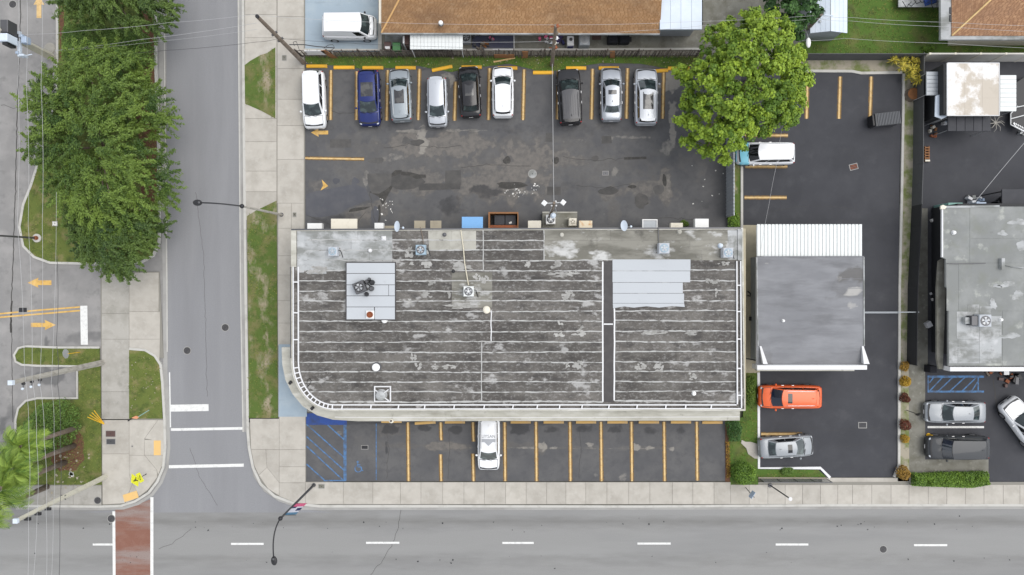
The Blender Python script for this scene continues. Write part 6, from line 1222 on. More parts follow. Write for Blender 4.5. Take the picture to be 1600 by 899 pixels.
# ------------------------------------------------------------------ street lamps, poles, wires, signs
def street_lamp(label, base, elbow, head, zp=8.3, banner=False):
    bx, by, _ = P(*base); t = thing('street_lamp', label, 'street lamp', (bx, by, .12)); e = np.array(P(*elbow, zp)); hd = np.array(P(*head, zp + .6))
    MB().tube([(bx, by, 0), (bx + (e[0] - bx) * .5, by + (e[1] - by) * .5, zp / 2), tuple(e)], [.11, .09, .075], 10).build('pole', M['conc_pole_dk'] if not banner else M['steel_dk'], t); MB().lathe(bx, by, [(.24, .0), (.24, .06), (.16, .14)], 12).build('base', M['steel_dk'], t)
    MB().ell(tuple(e + (0, 0, .05)), (.17, .17, .16)).build('collar', M['black'], t, smooth=True)
    m_ = (e + hd) / 2 + np.array((-.0, .05, .6))
    if banner: m_ = np.array(P(423, 832, zp + .9))
    MB().tube([tuple(e * (1 - u) ** 2 + m_ * 2 * u * (1 - u) + hd * u * u) for u in np.linspace(0, 1, 11)], .05, 8).build('arm', M['black'], t, smooth=True)
    d = hd - m_; a = math.atan2(d[1], d[0]); MB().ell(tuple(hd + np.array((math.cos(a) * .12, math.sin(a) * .12, -.02))), (.34, .23, .11), 12, 6, a).build('head', M['black'], t, smooth=True); MB().ell(tuple(hd + np.array((math.cos(a) * -.05, math.sin(a) * -.05, .12))), (.09, .09, .07)).build('photocell', M['steel_dk'], t, smooth=True)
    return t, e
street_lamp('black street lamp reaching over the side street from the west sidewalk', (440.5, 336), (378.5, 322.5), (311, 317))
t2, e2 = street_lamp('black street lamp with a pink and blue banner at the street corner', (491, 757.5), (438.5, 810), (428, 874), banner=True)
b0 = np.array(P(491, 757.5)); f = .72; bc = b0 * (1 - f) + e2 * f
bz = b0 * (1 - .64) + e2 * .64
for m_, z0_, z1_, a0_, a1_ in (('pink', 5.0, 5.75, 0, .8), ('flagwhite', 5.75, 6.1, .3, .8), ('flagnavy', 5.75, 6.1, 0, .3), ('flagwhite', 6.1, 6.75, 0, .45), ('flagnavy', 6.1, 6.75, .45, .8), ('flagwhite', 6.75, 7.1, .0, .8), ('flagblue', 7.1, 7.6, 0, .8)):
    V2 = lambda a, z: (bz[0] + .08 + a, bz[1] + .05 * a, z)
    MB().add([V2(a0_, z0_), V2(a1_, z0_), V2(a1_, z1_), V2(a0_, z1_)] + [(q[0], q[1] - .012, q[2]) for q in (V2(a0_, z0_), V2(a1_, z0_), V2(a1_, z1_), V2(a0_, z1_))], [(3, 2, 1, 0), (4, 5, 6, 7)]).build('banner_patch', M[m_], t2)
for z in (7.65, 4.95): MB().tube([(bz[0], bz[1], z), (bz[0] + .9, bz[1], z)], .02, 6).build('banner_arm', M['black'], t2)
bx, by, _ = P(60, 372.5); t = thing('street_lamp', 'dark lamp post standing in a concrete ring on the grass island', 'street lamp', (bx, by, .12)); MB().lathe(bx, by, [(.36, .1), (.36, .22), (.2, .24)], 18).build('concrete_ring', M['kerb'], t); MB().lathe(bx, by, [(.17, .24), (.15, .5), (.1, .55)], 12).build('base', M['rust'], t); e = P(-40, 366, 7.5); MB().tube([(bx, by, .2), e], [.09, .06], 8).build('pole', M['steel_dk'], t); MB().tube([e, P(-120, 360, 8)], .04).build('arm', M['black'], t)
def upole(label, base, top, h, m, r=(.19, .13), arms=()):
    b = np.array(P(*base)); tp = np.array(P(*top, h)); t = thing('utility_pole', label, 'utility pole', (b[0], b[1], .1)); n = 4 if m.startswith('conc') else 10
    MB().tube([tuple(b), tuple((b + tp) / 2), tuple(tp)], [r[0], (r[0] + r[1]) / 2, r[1]], n).build('pole', M[m], t)
    return t, b, tp
u1, b, tp = upole('bare timber utility pole at the left end of the picket fence', (475, 99), (402, 26), 9.6, 'wood_pole'); MB().lathe(tp[0], tp[1], [(.14, 9.55), (.14, 9.66)], 10).build('cap', M['black'], u1)
for z, L_ in ((5.2, .5), (6.4, .35)): q = b + (tp - b) * z / 9.6; MB().obox(q[0], q[1], .5, .12, z, z + .14, .7).build('bracket', M['steel_dk'], u1)
u2, b, tp = upole('square concrete pole carrying three line brackets over the inset pad', (162, 566.5), (18, 598), 10.6, 'conc_pole_dk', (.26, .16))
MB().box(tp[0] - .16, tp[0] + .16, tp[1] - .16, tp[1] + .16, 10.5, 10.75).build('cap', M['metal_pale'], u2)
for k, f in enumerate((.72, .80, .88)):
    q = b + (tp - b) * f; o = MB().tube([tuple(q), tuple(q + np.array((-.05, -.62, .12)))], .05, 8); o.build('insulator_arm', M['steel_dk'], u2); MB().ell(tuple(q + np.array((-.05, -.28, .06))), (.15, .11, .1)).build('insulator', M['black'], u2); MB().ell(tuple(q + np.array((-.05, -.62, .15))), (.1, .1, .1)).build('insulator_cap', M['metal_pale'], u2)
u3, b, tp = upole('square concrete pole leaning into view over the lower left sidewalk with three black clamps', (166, 744.5), (25, 814), 10.4, 'conc_pole', (.24, .15))
MB().box(tp[0] - .16, tp[0] + .16, tp[1] - .16, tp[1] + .16, 10.3, 10.5).build('cap', M['metal_pale'], u3)
for f in (.70, .80, .90):
    q = b + (tp - b) * f; MB().obox(q[0] + .12, q[1] - .22, .42, .2, q[2], q[2] + .15, .0).build('clamp', M['black'], u3); MB().tube([tuple(q), tuple(q + np.array((.05, -.25, .1)))], .04).build('clamp_arm', M['steel'], u3)
q = b + (tp - b) * .52; 
for a in (.8, -.8): MB().obox(q[0], q[1], .5, .05, q[2], q[2] + .06, a).build('brace', M['steel_dk'], u3)
u4, b, tp = upole('thick concrete pole with a crossarm and transformers at the upper left', (82, 90), (-8, 44), 6.6, 'conc_pole', (.36, .24))
for k, (px, lx, z) in enumerate(((29.5, .26, 4.2),)):
    a0, a1 = P(30, 51, 4.6), P(31.5, 88, 4.6); MB().obox((a0[0] + a1[0]) / 2, (a0[1] + a1[1]) / 2, .22, 1.95, 4.5, 4.72, .03).build('crossarm', M['metal_pale'], u4)
for px, py, lx, ly, m_ in ((24, 58, .3, .5, 'steel_dk'), (37, 62, .42, .5, 'ins'), (32, 56, .3, .2, 'ins'), (33, 86, .4, .16, 'metal_pale'), (26, 82, .2, .2, 'ins')): x, y, _ = P(px, py, 4.9); MB().box(x - lx / 2, x + lx / 2, y - ly / 2, y + ly / 2, 4.4, 4.95, .04).build('bracket', M[m_], u4)
x, y, _ = P(6, 41, 6.2); MB().box(x - .30, x + .28, y - .45, y + .5, 5.2, 6.2, .04).build('transformer', M['steel_dk'], u4); MB().box(x - .4, x + .3, y - 1.15, y - .55, 5.2, 6.3, .05).build('transformer_bracket', M['metal_pale'], u4); MB().box(x - .2, x + .2, y - 1.35, y - 1.15, 5.2, 6.1).build('clamp', M['black'], u4)
MB().tube([P(41, 87, 4.6), P(50, 85, 4.6)], .04).build('stay', M['metal_pale'], u4)
x, y, _ = P(78, 76); solo('post_footing', 'rounded pale concrete blob beside the thick concrete pole', 'footing', MB().lathe(x, y, [(.5, 0), (.45, .06), (.2, .1)], 12), M['conc_old'])
u5, b, tp = upole('timber utility pole behind the parked black sport utility car with insulators on top', (862.5, 102), (868.5, 40), 8.8, 'wood_pole', (.17, .12))
for z, dx, m_ in ((8.6, .0, 'rust'), (7.2, .02, 'wood_pole'), (6.2, .05, 'white'), (5.2, -.05, 'cream'), (4.2, .05, 'rust')):
    q = b + (tp - b) * z / 8.8; MB().ell((q[0] + dx + .1, q[1], z + .1), (.14, .16, .14), 8, 5).build('insulator', M[m_], u5); MB().tube([(q[0] - .35, q[1], z), (q[0] + .35, q[1], z + .06)], .035, 5).build('bracket', M['steel' if m_ != 'rust' else 'rust'], u5)
u6, b, tp = upole('timber pole with two square floodlights behind the grey platform', (858.5, 341), (866, 317), 8.4, 'wood_pole', (.13, .10))
MB().tube([P(852, 318, 8.1), P(880, 316.5, 8.1)], .035, 6).build('crossarm', M['steel'], u6)
for px, py in ((850.5, 317.5), (880, 316.5)): x, y, _ = P(px, py, 8.2); MB().obox(x, y, .33, .33, 8.05, 8.25, .9, .02).build('floodlight', M['white_clean'], u6); MB().obox(x, y, .26, .26, 8.25, 8.262, .9).build('floodlight_face', M['lamp_cl'], u6)
for px, py, r in ((862, 321.5, .07), (868.5, 315, .07), (869, 321.5, .07)): MB().ell(P(px, py, 8.0), (r, r, r)).build('insulator', M['white'], u6, smooth=True)
x, y, _ = P(864.5, 336.5, 5); MB().lathe(x, y, [(.2, 4.4), (.22, 4.9), (.1, 5.1)], 10).build('transformer', M['metal_pale'], u6); MB().tube([P(862, 325, 7), P(857, 336, 4)], .02).build('stay', M['steel'], u6); MB().tube([P(868, 325, 7), P(871, 338, 3)], .02).build('stay', M['steel'], u6)
u7, b, tp = upole('timber pole beside the blue grey shed with a white street light on its arm', (1256, 52), (1283.5, 22.5), 5.6, 'wood_pole', (.17, .12)); MB().tube([P(1258, 46, 2.5), P(1260, 52, 3.4), P(1262.5, 58, 4.6)], .035).build('lamp_arm', M['steel'], u7); x, y, _ = P(1263, 67, 4.7); MB().ell((x, y, 4.7), (.20, .42, .12), 10, 6).build('lamp_head', M['white_clean'], u7, smooth=True)
MB().tube([P(1283, 23, 5.5), P(1302, 25, 5.5)], .05).build('crossarm', M['metal_pale'], u7); MB().tube([P(1282, 29, 5.3), P(1297, 29, 5.3)], .04).build('crossarm', M['metal_pale'], u7)
t = thing('sign_post', 'thin leaning dark post on the front sidewalk below the wire fence', 'post', P(1202.5, 758)); MB().tube([P(1202.5, 758), P(1233, 778.5, 4.0)], .055, 8).build('pole', M['steel_dk'], t); MB().ell(P(1235, 780, 4.0), (.16, .16, .05)).build('cap', M['white'], t); x, y, _ = P(1202.5, 758); MB().lathe(x, y, [(.2, .12), (.18, .16)], 10).build('base', M['steel_dk'], t)
t = thing('sign_post', 'edge-on street sign on a thin post by the round shrub', 'sign', P(1164.5, 761.5)); MB().tube([P(1164.5, 761.5), P(1178.5, 777.5, 2.4)], .035, 6).build('pole', M['steel_dk'], t); x, y, _ = P(1176, 774, 2.2); MB().obox(x, y, .6, .03, 1.7, 2.4, 1.0).build('sign_plate', M['ins'], t)
t = thing('sign_post', 'thin black sign post in the planted strip beside the silver sedan', 'sign', P(1416, 641)); MB().tube([P(1416, 641), P(1438, 649, 2.0)], .03, 6).build('pole', M['black'], t); x, y, _ = P(1437, 648.5, 2.0); MB().obox(x, y, .35, .03, 1.6, 2.05, .4).build('sign_plate', M['black'], t)
x, y, _ = P(229.5, 740.5); t = thing('crossing_sign', 'fluorescent yellow pedestrian crossing sign with arrow plaque at the corner', 'road sign', (x, y, .12)); d = np.array((x, y)) / math.hypot(x, y); s_ = np.array((-d[1], d[0])); top = np.array(P(211, 750.5, 2.45)); MB().tube([(x, y, 0), (top[0], top[1], 2.4)], .035, 7).build('pole', M['steel_dk'], t)
pc = np.array((top[0], top[1])) - d * .05; V = lambda u, z, o=0: (pc[0] + s_[0] * u - d[0] * o, pc[1] + s_[1] * u - d[1] * o, z)
def plate(pts, o, m, nm):
    n = len(pts); MB().add([V(u, z, o) for u, z in pts] + [V(u, z, o - .01) for u, z in pts], [tuple(range(n)), tuple(range(n, 2 * n))[::-1]] + [(i, (i + 1) % n, (i + 1) % n + n, i + n) for i in range(n)]).build(nm, M[m], t)
plate([(0, 1.95), (.58, 2.53), (0, 3.11), (-.58, 2.53)], 0, 'sign_y', 'sign_plate'); plate([(-.40, 1.50), (.40, 1.50), (.40, 2.1), (-.40, 2.1)], 0, 'sign_y', 'plaque')
plate([(.02, 2.66), (.09, 2.73), (.02, 2.8), (-.05, 2.73)], .012, 'black', 'walker_head'); plate([(-.07, 2.64), (.1, 2.62), (.07, 2.45), (.2, 2.24), (.12, 2.22), (.0, 2.4), (-.14, 2.24), (-.2, 2.27), (-.05, 2.46)], .012, 'black', 'walker_body'); plate([(-.2, 1.74), (-.12, 1.68), (.1, 1.86), (.16, 1.8), (.2, 1.94), (.06, 1.93), (.1, 1.9)], .012, 'black', 'arrow')
x, y, _ = P(126, 550.5); t = thing('road_sign', 'grey back of a round sign on a yellow post in the median', 'road sign', (x, y, .12)); tp = np.array(P(106, 553, 1.9)); MB().tube([(x, y, 0), tuple(tp)], .03, 6).build('pole', M['guy_y'], t); d = np.array((x, y)) / math.hypot(x, y); s_ = np.array((-d[1], d[0])); pc = np.array(P(101, 553.3, 2.3)[:2])
V = lambda u, z, o=0: (pc[0] + s_[0] * u - d[0] * o, pc[1] + s_[1] * u - d[1] * o, z); plate([(.40 * math.cos(a), 2.15 + .40 * math.sin(a)) for a in [math.pi / 8 + k * math.pi / 4 for k in range(8)]], 0, 'steel', 'sign_plate'); plate([(-.12, 1.75), (.12, 1.75), (.12, 2.0), (-.12, 2.0)], -.02, 'metal_pale', 'bracket')
t = thing('guy_guards', 'fan of four yellow guy wire guards at the edge of the verge', 'guy guard', P(163, 663))
for k in range(4): MB().tube([P(163.5, 663.5), P(137 + k * 3.4, 652 - k * 3.4, 2.3)], [.035, .03], 6).build('guard', M['guy_y'], t)
t = thing('fallen_marker', 'faded orange and teal strip lying at the corner of the lawn by the crosswalk plaza', 'marker', P(213, 652)); MB().add([P(205, 653.5, .2), P(212, 650, .22), P(218, 651.5, .2), P(214, 655, .18)], [(0, 1, 2, 3)]).build('orange_plate', M['orange_pl'], t); MB().tube([P(200, 658, .13), P(206, 654, .2)], .05, 6).build('foot', M['black'], t); MB().tube([P(216, 651.5, .2), P(233, 641, .24)], .03, 6).build('teal_strip', M['teal_pl'], t)
def wire(pts, r, m, label, sag=.15):
    (x0, y0, z0), (x1, y1, z1) = pts[0], pts[-1]; out = []
    for a, b in zip(pts[:-1], pts[1:]):
        A, B = np.array(P(*a)), np.array(P(*b))
        for k in range(8): u = k / 8; q = A + (B - A) * u; q[2] -= sag * 4 * u * (1 - u); out.append(tuple(q))
    out.append(P(*pts[-1])); return solo('power_line', label, 'power line', MB().tube(out, r * .78, 5), M[m])
wire([(27, -60, 9), (28, 130, 9), (27, 350, 9.6), (38, 580, 10.4), (45, 690, 10.2), (44, 800, 10), (40, 960, 10)], .014, 'wire', 'leftmost pale wire running down the left side over the palms')
wire([(40, -60, 9), (41, 130, 9), (44, 350, 9.6), (50, 590, 10.4), (57, 690, 10.2), (58, 800, 10), (46, 960, 10)], .014, 'wire', 'second pale wire from the left over the palms')
wire([(64, -60, 9), (64, 130, 9), (66, 350, 9.6), (62, 600, 10.2), (69, 690, 10), (72, 800, 10), (70, 960, 10)], .014, 'wire', 'third pale wire from the left over the palms')
wire([(88, 300, 8), (80, 600, 8.5), (84, 690, 8.5), (83, 800, 8.5), (76, 960, 8.5)], .012, 'wire', 'fourth pale wire from the left over the verge bush')
wire([(89, 400, 7.5), (88, 535, 7.5), (90, 600, 7.5), (94, 690, 7.5), (93, 800, 7.5), (89, 960, 7.5)], .022, 'wire_dk', 'black cable running down over the inset pad and the verge')
wire([(40, 54, 5), (130, 48, 6), (260, 36, 7), (402, 22, 9.3)], .013, 'wire', 'upper pale wire from the thick concrete pole to the bare timber pole'); wire([(86, 79, 3), (220, 62, 5), (402, 36, 8.6)], .016, 'wire', 'middle pale wire from the thick concrete pole across the bushes'); wire([(86, 80, 3), (245, 65, 5), (402, 46, 8)], .012, 'wire', 'lower pale wire from the thick concrete pole across the bushes'); wire([(120, 88, 3.5), (260, 79, 4.5), (400, 66, 5.6), (436, 60, 5.6)], .017, 'wire_dk', 'black cable crossing the side street to the bare timber pole')
wire([(436, 60, 5.6), (520, 66, 5.4), (640, 72, 5.2), (862, 76, 5)], .014, 'wire_dk', 'black cable along the picket fence above the blue drive', .1); wire([(452, 70, 5.5), (475, 70, 5.5), (495, 73, 5.4), (522, 75, 5.3)], .05, 'wire_dk', 'thick black cable splice above the lower edge of the blue drive', .0); solo('cable_loop', 'hanging black cable loop above the lower edge of the blue drive', 'cable', MB().tube([P(506, 76, 5.3), P(512, 71, 5.3), P(520, 70, 5.3), P(523, 75, 5.3), P(517, 79, 5.3), P(509, 79, 5.3)], .025, 5), M['wire_dk'])
wire([(460, 72, 5.5), (458, 66, 5.5), (463, 65, 5.5), (468, 79, 5.5)], .03, 'wire_dk', 'short tangled black cable at the bare timber pole', 0)
wire([(402, 24, 9.4), (600, 35.5, 8.8), (868, 39, 8.7), (1060, 35, 8), (1283, 24, 5.5)], .012, 'wire', 'upper pale wire over the orange brown roof'); wire([(640, 66, 5.2), (804, 66, 5.2), (866, 64, 5.2)], .011, 'wire', 'lower pale wire over the patio awning', .05); wire([(868, 55, 6.8), (1000, 48, 6.4), (1100, 40, 6), (1283, 29, 5.5)], .011, 'wire', 'middle pale wire over the right half of the orange brown roof')
wire([(1283, 25, 5.5), (1330, 27.5, 5.6), (1480, 35, 6), (1680, 42, 6)], .013, 'wire', 'upper pale wire over the top right lawn'); wire([(1283, 30, 5.3), (1330, 33, 5.4), (1480, 42, 5.7), (1680, 52, 6)], .013, 'wire', 'middle pale wire over the top right lawn'); wire([(1252, 64, 4.6), (1320, 60, 4.8), (1480, 68, 5), (1680, 78, 5)], .013, 'wire', 'lower pale wire over the top right lawn')
wire([(863, 100, 4), (864, 200, 6), (865.5, 316, 8.2)], .024, 'wire', 'pale grey cable down the back lot to the floodlight pole', .1); wire([(1224, 190, 5), (1213, 260, 5), (1202, 318, 4.4), (1188, 396, 3.3)], .012, 'wire', 'thin pale wire dropping to the white corrugated canopy', .1)
wire([(1640, 178, 5.2), (1524, 315, 3.8)], .022, 'wire', 'pale twisted cable dropping to the back of the right building', .1)
t = thing('sliding_gate', 'thin grey gate bar between the small building and the black fence', 'gate', P(1352, 488, 1.2)); MB().tube([P(1351, 488, 1.3), P(1404, 488, 1.3), P(1436, 488, 1.3)], .05, 6).build('bar', M['metal_grey'], t); MB().tube([P(1351, 489.5, .6), P(1404, 489.5, .6)], .03, 6).build('lower_bar', M['metal_grey'], t); MB().tube([P(1404, 488, 0), P(1404, 488, 1.4)], .05, 6).build('post', M['metal_grey'], t)
# ------------------------------------------------------------------ dumpster and odds and ends
x, y, _ = P(1384, 187, .8); t = thing('dumpster', 'black ribbed waste container at the top right of the side lot', 'waste container', (x, y, .03), .11)
MB().box(-1.0, 1.0, -.50, .50, .12, 1.05, .03).build('body', M['charcoal'], t, True); ld = MB().box(-1.03, 1.03, -.53, .53, 1.05, 1.11, .02).build('lid', M['fence_dk'], t, True)
for k in range(15): xx = -.82 + k * 1.78 / 14; MB().box(xx - .028, xx + .028, -.50, .50, 1.10, 1.16, .01).build('rib', M['rib_grey'], ld, True)
MB().box(-1.22, -1.03, -.45, .45, .2, 1.0, .03).build('front_panel', M['black'], t, True)
for a in (-.8, .8):
    for b_ in (-.4, .4): MB().tube([(a, b_ - .04, .08), (a, b_ + .04, .08)], .08, 10).build('castor', M['rubber'], t, True)
def bin_(px, py, lx, ly, h, m, label, lid=None):
    x, y, _ = P(px, py, h); t = thing('rubbish_bin', label, 'bin', (x, y, .05)); MB().box(-lx / 2 + .04, lx / 2 - .04, -ly / 2 + .04, ly / 2 - .04, 0, h - .08).build('body', M[m], t, True); MB().box(-lx / 2, lx / 2, -ly / 2, ly / 2, h - .08, h, .03).build('lid', M[lid or m], t, True); MB().tube([(-lx / 2 + .05, ly / 2 + .04, h - .1), (lx / 2 - .05, ly / 2 + .04, h - .1)], .02).build('handle', M['black'], t, True); return t
bin_(605.5, 72, .58, .64, 1.05, 'brown_bin', 'brown wheeled bin next to the green one behind the picket fence'); MB().box(-.2, .2, -.28, -.05, 1.052, 1.06).build('label', M['white'], bpy.data.objects['rubbish_bin.002'], True)
bin_(619.5, 73, .66, .66, 1.05, 'green_bin', 'green wheeled bin behind the picket fence')
sheet('patio_slab', rect(602, 629, 53, 79), .075, M['coat']); solo('privacy_panel', 'dark purple upright panel between the bins and the patio awning', 'panel', MB().box(P(632, 0, 1.5)[0], P(639, 0, 1.5)[0], P(0, 79)[1], P(0, 57)[1], .05, 1.5), M['brown_bin']); solo('white_post', 'thin white post beside the purple panel', 'post', MB().box(P(629, 0, 1.8)[0], P(631.5, 0, 1.8)[0], P(0, 79)[1], P(0, 68)[1], .05, 1.7), M['white'])
sheet('patio_mat', rect(738, 802, 54, 77.5), .07, M['navy']); kerb([(803, 52), (803.3, 78), (770, 78)], .1, .05, .11, M['white'], name='patio_edge')
def heap(px, py, label, ms, name='junk', r=.35, n=7, h=.4, cat='junk'):
    x, y, _ = P(px, py); t = thing(name, label, cat, (x, y, .06))
    for k in range(n):
        a = random.uniform(0, 6.28); q = r * math.sqrt(random.random()); MB().obox(q * math.cos(a), q * math.sin(a), random.uniform(.12, .5) * r * 1.6, random.uniform(.1, .3) * r * 1.6, 0, random.uniform(.3, 1) * h, a, .01).build('piece', M[ms[k % len(ms)]], t, True)
    return t
heap(752, 70, 'pile of brown branches and pots on the navy patio mat', ('wood_pole', 'stump', 'steel_dk'), r=.6, n=12); heap(768, 60, 'small pink and grey clutter on the navy patio mat', ('pink', 'coat', 'steel_dk'), r=.3); heap(744, 56, 'dark clutter beside the dark patio condenser', ('steel_dk', 'wood_pole'), r=.4, n=8)
heap(852, 60, 'white and pink clutter on the patio left of the timber pole', ('white', 'pink', 'coat'), r=.5, n=9); heap(876, 60, 'purple cloth heap on the patio right of the timber pole', ('purple', 'purple', 'flagnavy'), r=.5, n=9); heap(865, 72, 'red and white clutter at the foot of the timber pole', ('white', 'rust', 'cream'), r=.35, n=7)
x, y, _ = P(891.5, 64, .7); t = thing('generator', 'small white appliance with round openings on the patio', 'appliance', (x, y, .05)); MB().box(-.28, .28, -.4, .4, 0, .7, .03).build('body', M['white'], t, True); MB().lathe(.03, .1, [(.14, .7), (.14, .72)], 12).build('opening', M['steel_dk'], t, True); MB().box(-.25, .25, -.43, -.40, .05, .5).build('panel', M['flagnavy'], t, True)
solo('door_mat', 'rusty brown door mat on the patio right of the grey condenser', 'mat', MB().box(P(925, 0)[0], P(939, 0)[0], P(0, 63)[1], P(0, 56)[1], .05, .075), M['brown_bin'])
for px, lb in ((958, 'left black covered grill on the patio'), (976, 'right black covered grill on the patio')):
    x, y, _ = P(px, 60, .9); t = thing('grill', lb, 'grill', (x, y, .05)); MB().box(-.42, .42, -.33, .33, .2, .85, .1).build('cover', M['blackmatte'], t, True); MB().box(.42, .62, -.2, .2, .55, .6).build('side_shelf', M['black'], t, True)
    for a in (-.3, .3): MB().tube([(a, -.25, 0), (a, -.25, .25)], .03).build('leg', M['black'], t, True)
# far right yard
x, y, _ = P(1446.5, 241.5); t = thing('slotted_crate', 'orange slotted crate against the dark grey fence in the right yard', 'crate', (x, y, .03)); 
for k in range(6): MB().box(-.2, .2, -.62 + k * .22, -.52 + k * .22, 0, .2).build('slat', M['wood_or'], t, True)
for a in (-.2, .14): MB().box(a, a + .06, -.64, .66, .0, .16).build('runner', M['wood_or'], t, True)
MB().box(-.2, .2, -.64, -.5, .2, .24).build('cap', M['cream'], t, True)
heap(1460, 206, 'orange and white heap of scrap in the right yard', ('wood_or', 'rust', 'cream'), r=.55, n=9, h=.3); heap(1453, 163, 'stack of brown boxes left of the pale side awning', ('brown_bin', 'stump', 'wood_pole'), r=.5, n=9, h=.6)
solo('white_crate', 'white rectangular crate below the pale side awning', 'crate', MB().box(P(1470, 0)[0], P(1477, 0)[0], P(0, 196)[1], P(0, 185)[1], .03, .5, .03), M['white']); solo('crate_lid', 'small dark lid inside the white crate', 'lid', MB().box(P(1471.5, 0)[0], P(1475.5, 0)[0], P(0, 193)[1], P(0, 187)[1], .5, .52), M['ins'])
br = MB()
for k in range(9): a = k * .75; br.tube([P(1556, 192, .1), P(1556 + 9 * math.cos(a), 192 + 10 * math.sin(a), .3), P(1556 + 14 * math.cos(a + .3), 192 + 15 * math.sin(a + .3), .12)], [.05, .03, .015], 5)
solo('branch_pile', 'pale bare branches lying right of the charcoal awning', 'branches', br, M['conc_old'])
t = thing('trailer_frame', 'black flatbed with a grey tubular frame at the right edge of the yard', 'trailer', P(1590, 180)); MB().prism(PP([(1582, 133), (1602, 120), (1640, 120), (1640, 195), (1590, 200), (1580, 192)], .6), .4, .6).build('bed', M['black'], t)
for a, b_ in (((1579, 178), (1579, 195)), ((1579, 195), (1600, 206)), ((1579, 186), (1602, 180)), ((1588, 168), (1602, 165)), ((1579, 178), (1590, 166))): MB().tube([P(*a, .8), P(*b_, .8)], .05, 6).build('frame_tube', M['steel'], t)
for k in range(6): MB().prism(PP([(1583 + k * 3, 193 + k * 1.6), (1585 + k * 3, 191 + k * 1.6), (1590 + k * 3, 198 + k * 1.6), (1588 + k * 3, 200 + k * 1.6)], .8), .75, .8).build('ramp_slat', M['steel'], t)
heap(1592, 209, 'pale scrap beside the flatbed at the right edge', ('coat', 'steel'), r=.3, n=5); heap(1519, 316, 'pale camouflage sheet heaped behind the right building', ('coat', 'ins', 'white'), r=.6, n=14, h=.7); heap(1556, 314, 'dark clutter beside the charcoal canopy', ('black', 'steel_dk'), r=.5, n=7, h=.8)
solo('storage_box', 'long grey box behind the upper left of the right building roof', 'box', MB().box(P(1482, 0, 2)[0], P(1504, 0, 2)[0], P(0, 330, 2)[1], P(0, 317, 2)[1], .03, 2.0), M['teal_pl']); solo('storage_box', 'second grey box behind the right building roof next to the heaped sheet', 'box', MB().box(P(1526, 0, 2)[0], P(1541, 0, 2)[0], P(0, 330, 2)[1], P(0, 316, 2)[1], .03, 2.0), M['ins'])
for px, py, s_, m_, lb in ((1447.5, 507, .42, 'white', 'white tub in the dark alley'), (1453, 459, .16, 'white', 'small white scrap in the upper part of the dark alley'), (1456, 468, .22, 'litter', 'white can in the dark alley'), (1454, 345, .2, 'litter', 'white scrap at the top of the dark alley'), (1462, 522, .15, 'litter', 'tiny white scrap in the lower part of the dark alley')):
    x, y, _ = P(px, py); solo('tub' if s_ > .4 else 'scrap', lb, 'tub' if s_ > .4 else 'scrap', MB().obox(x, y, s_, s_ * 1.1, .06, .06 + s_, .5, .02), M[m_])
x, y, _ = P(1448.5, 575.5); solo('black_bin', 'square black bin at the end of the dark alley', 'bin', MB().box(x - .28, x + .28, y - .28, y + .28, .03, .9, .03), M['blackmatte'])
heap(1540, 582, 'reddish rubble below the white front ledge', ('rust', 'wood_pole'), r=.5, n=8, h=.2); heap(1568, 593, 'reddish planks below the white front ledge at the right edge', ('rust', 'brown_bin'), r=.6, n=8, h=.25); heap(1585, 583, 'dark cart with a white sheet below the front ledge', ('black', 'black', 'steel_dk'), r=.8, n=8, h=.7); solo('white_sheet', 'small white sheet on the dark cart', 'sheet', MB().box(P(1569, 0, .8)[0], P(1577, 0, .8)[0], P(0, 586, .8)[1], P(0, 577, .8)[1], .74, .8), M['white_clean'])
t = thing('picnic_table', 'pale slab table with dark chairs on the top right lawn', 'table', P(1430, 5)); MB().prism(PP(rect(1404, 1470, -30, 11), .7), .62, .7).build('tabletop', M['coat'], t)
for q in (PP(rect(1408, 1466, -26, 8), .6)): MB().tube([(q[0], q[1], .05), (q[0], q[1], .62)], .05).build('leg', M['steel_dk'], t)
solo('tarp', 'crumpled blue tarp on the pale slab table', 'tarp', MB().obox(*P(1454, 2, .8)[:2], 1.0, .5, .70, .95, .3, .05), M['blue_paint'])
cw_ = MB(); 
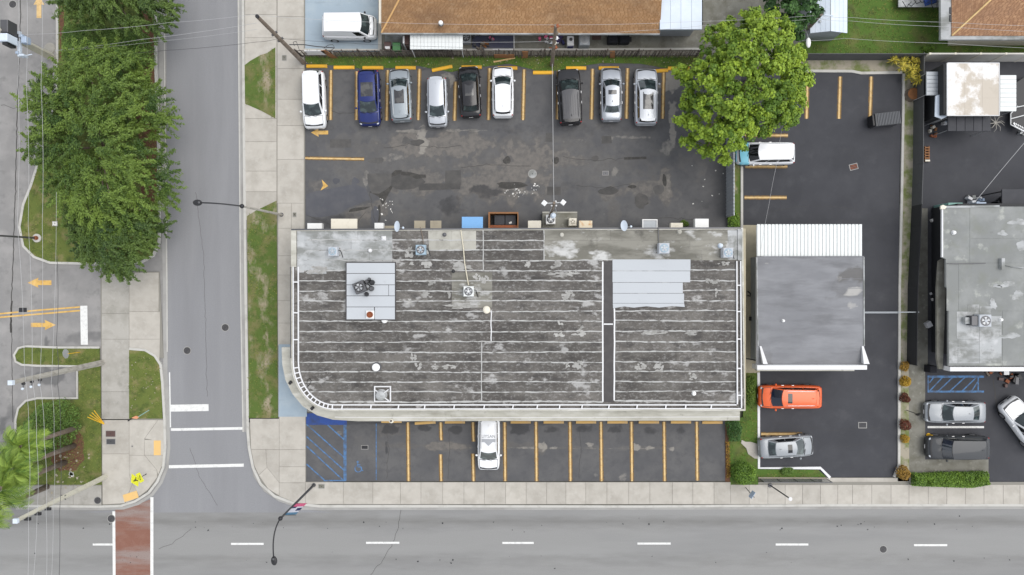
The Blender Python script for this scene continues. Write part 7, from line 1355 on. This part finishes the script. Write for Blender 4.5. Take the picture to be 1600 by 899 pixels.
for k in range(7): a = k; cw_.tube([P(1410 + k * 9, 2 + 5 * math.sin(k * 2.), 1.0), P(1416 + k * 8, 8 + 4 * math.cos(k), 1.1), P(1424 + k * 7, 3 + 12 * (k > 4), .9)], .03, 5)
solo('dead_vine', 'tangle of dark bare vines over the pale slab table', 'vine', cw_, M['black'])
# litter and leaves
def litter(name, label, pts, m, s0, s1, z, cat='litter'):
    t = thing(name, label, cat, (*P(*pts[0])[:2], z)); b = MB(); o_ = org(t)
    for px, py in pts:
        x, y, _ = P(px, py); s_ = random.uniform(s0, s1); b.obox(x, y, s_, s_ * random.uniform(.4, .9), z, z + .012, random.uniform(0, 3))
    o = b.build('scraps', M[m], t); o['kind'] = 'stuff'
litter('litter', 'white scraps of rubble scattered in the back lot near the wooden pen', [(random.gauss(808, 16), random.gauss(301, 5)) for _ in range(22)] + [(random.gauss(838, 4), random.gauss(293, 5)) for _ in range(8)], 'litter', .04, .17, .04)
litter('litter', 'pale scraps along the grass strip under the picket fence', [(random.uniform(478, 1080), random.gauss(97, 3)) for _ in range(60)], 'tan', .04, .13, .075)
litter('litter', 'white scraps near the small white wall unit', [(random.gauss(602, 6), random.gauss(325, 10)) for _ in range(16)], 'litter', .05, .16, .04)
litter('fallen_fronds', 'dry pale fallen leaves on the verge under the palms', [(random.gauss(108, 14), random.gauss(725, 22)) for _ in range(40)], 'tan', .06, .24, .135, 'leaves'); litter('litter', 'white bag on the verge', [(113, 740), (114, 741), (112, 739.5)], 'white_clean', .3, .4, .14)
litter('fallen_leaves', 'dry leaves scattered on the corner lawn', [(random.uniform(206, 248), random.uniform(556, 648)) for _ in range(26)], 'tan', .04, .12, .135, 'leaves'); litter('litter', 'small white specks in the right part of the back lot', [(random.uniform(1080, 1130), random.uniform(255, 345)) for _ in range(12)], 'litter', .05, .14, .04)
litter('oil_spots', 'dark tar spots along the main road', [(random.uniform(0, 1600), random.choice((817, 820, 872, 878, 828)) + random.gauss(0, 4)) for _ in range(70)], 'black', .03, .14, .004, 'stain')
for o in bpy.data.objects:
    for k in ('_x', '_f', '_r', '_wt'):
        if k in o: del o[k]
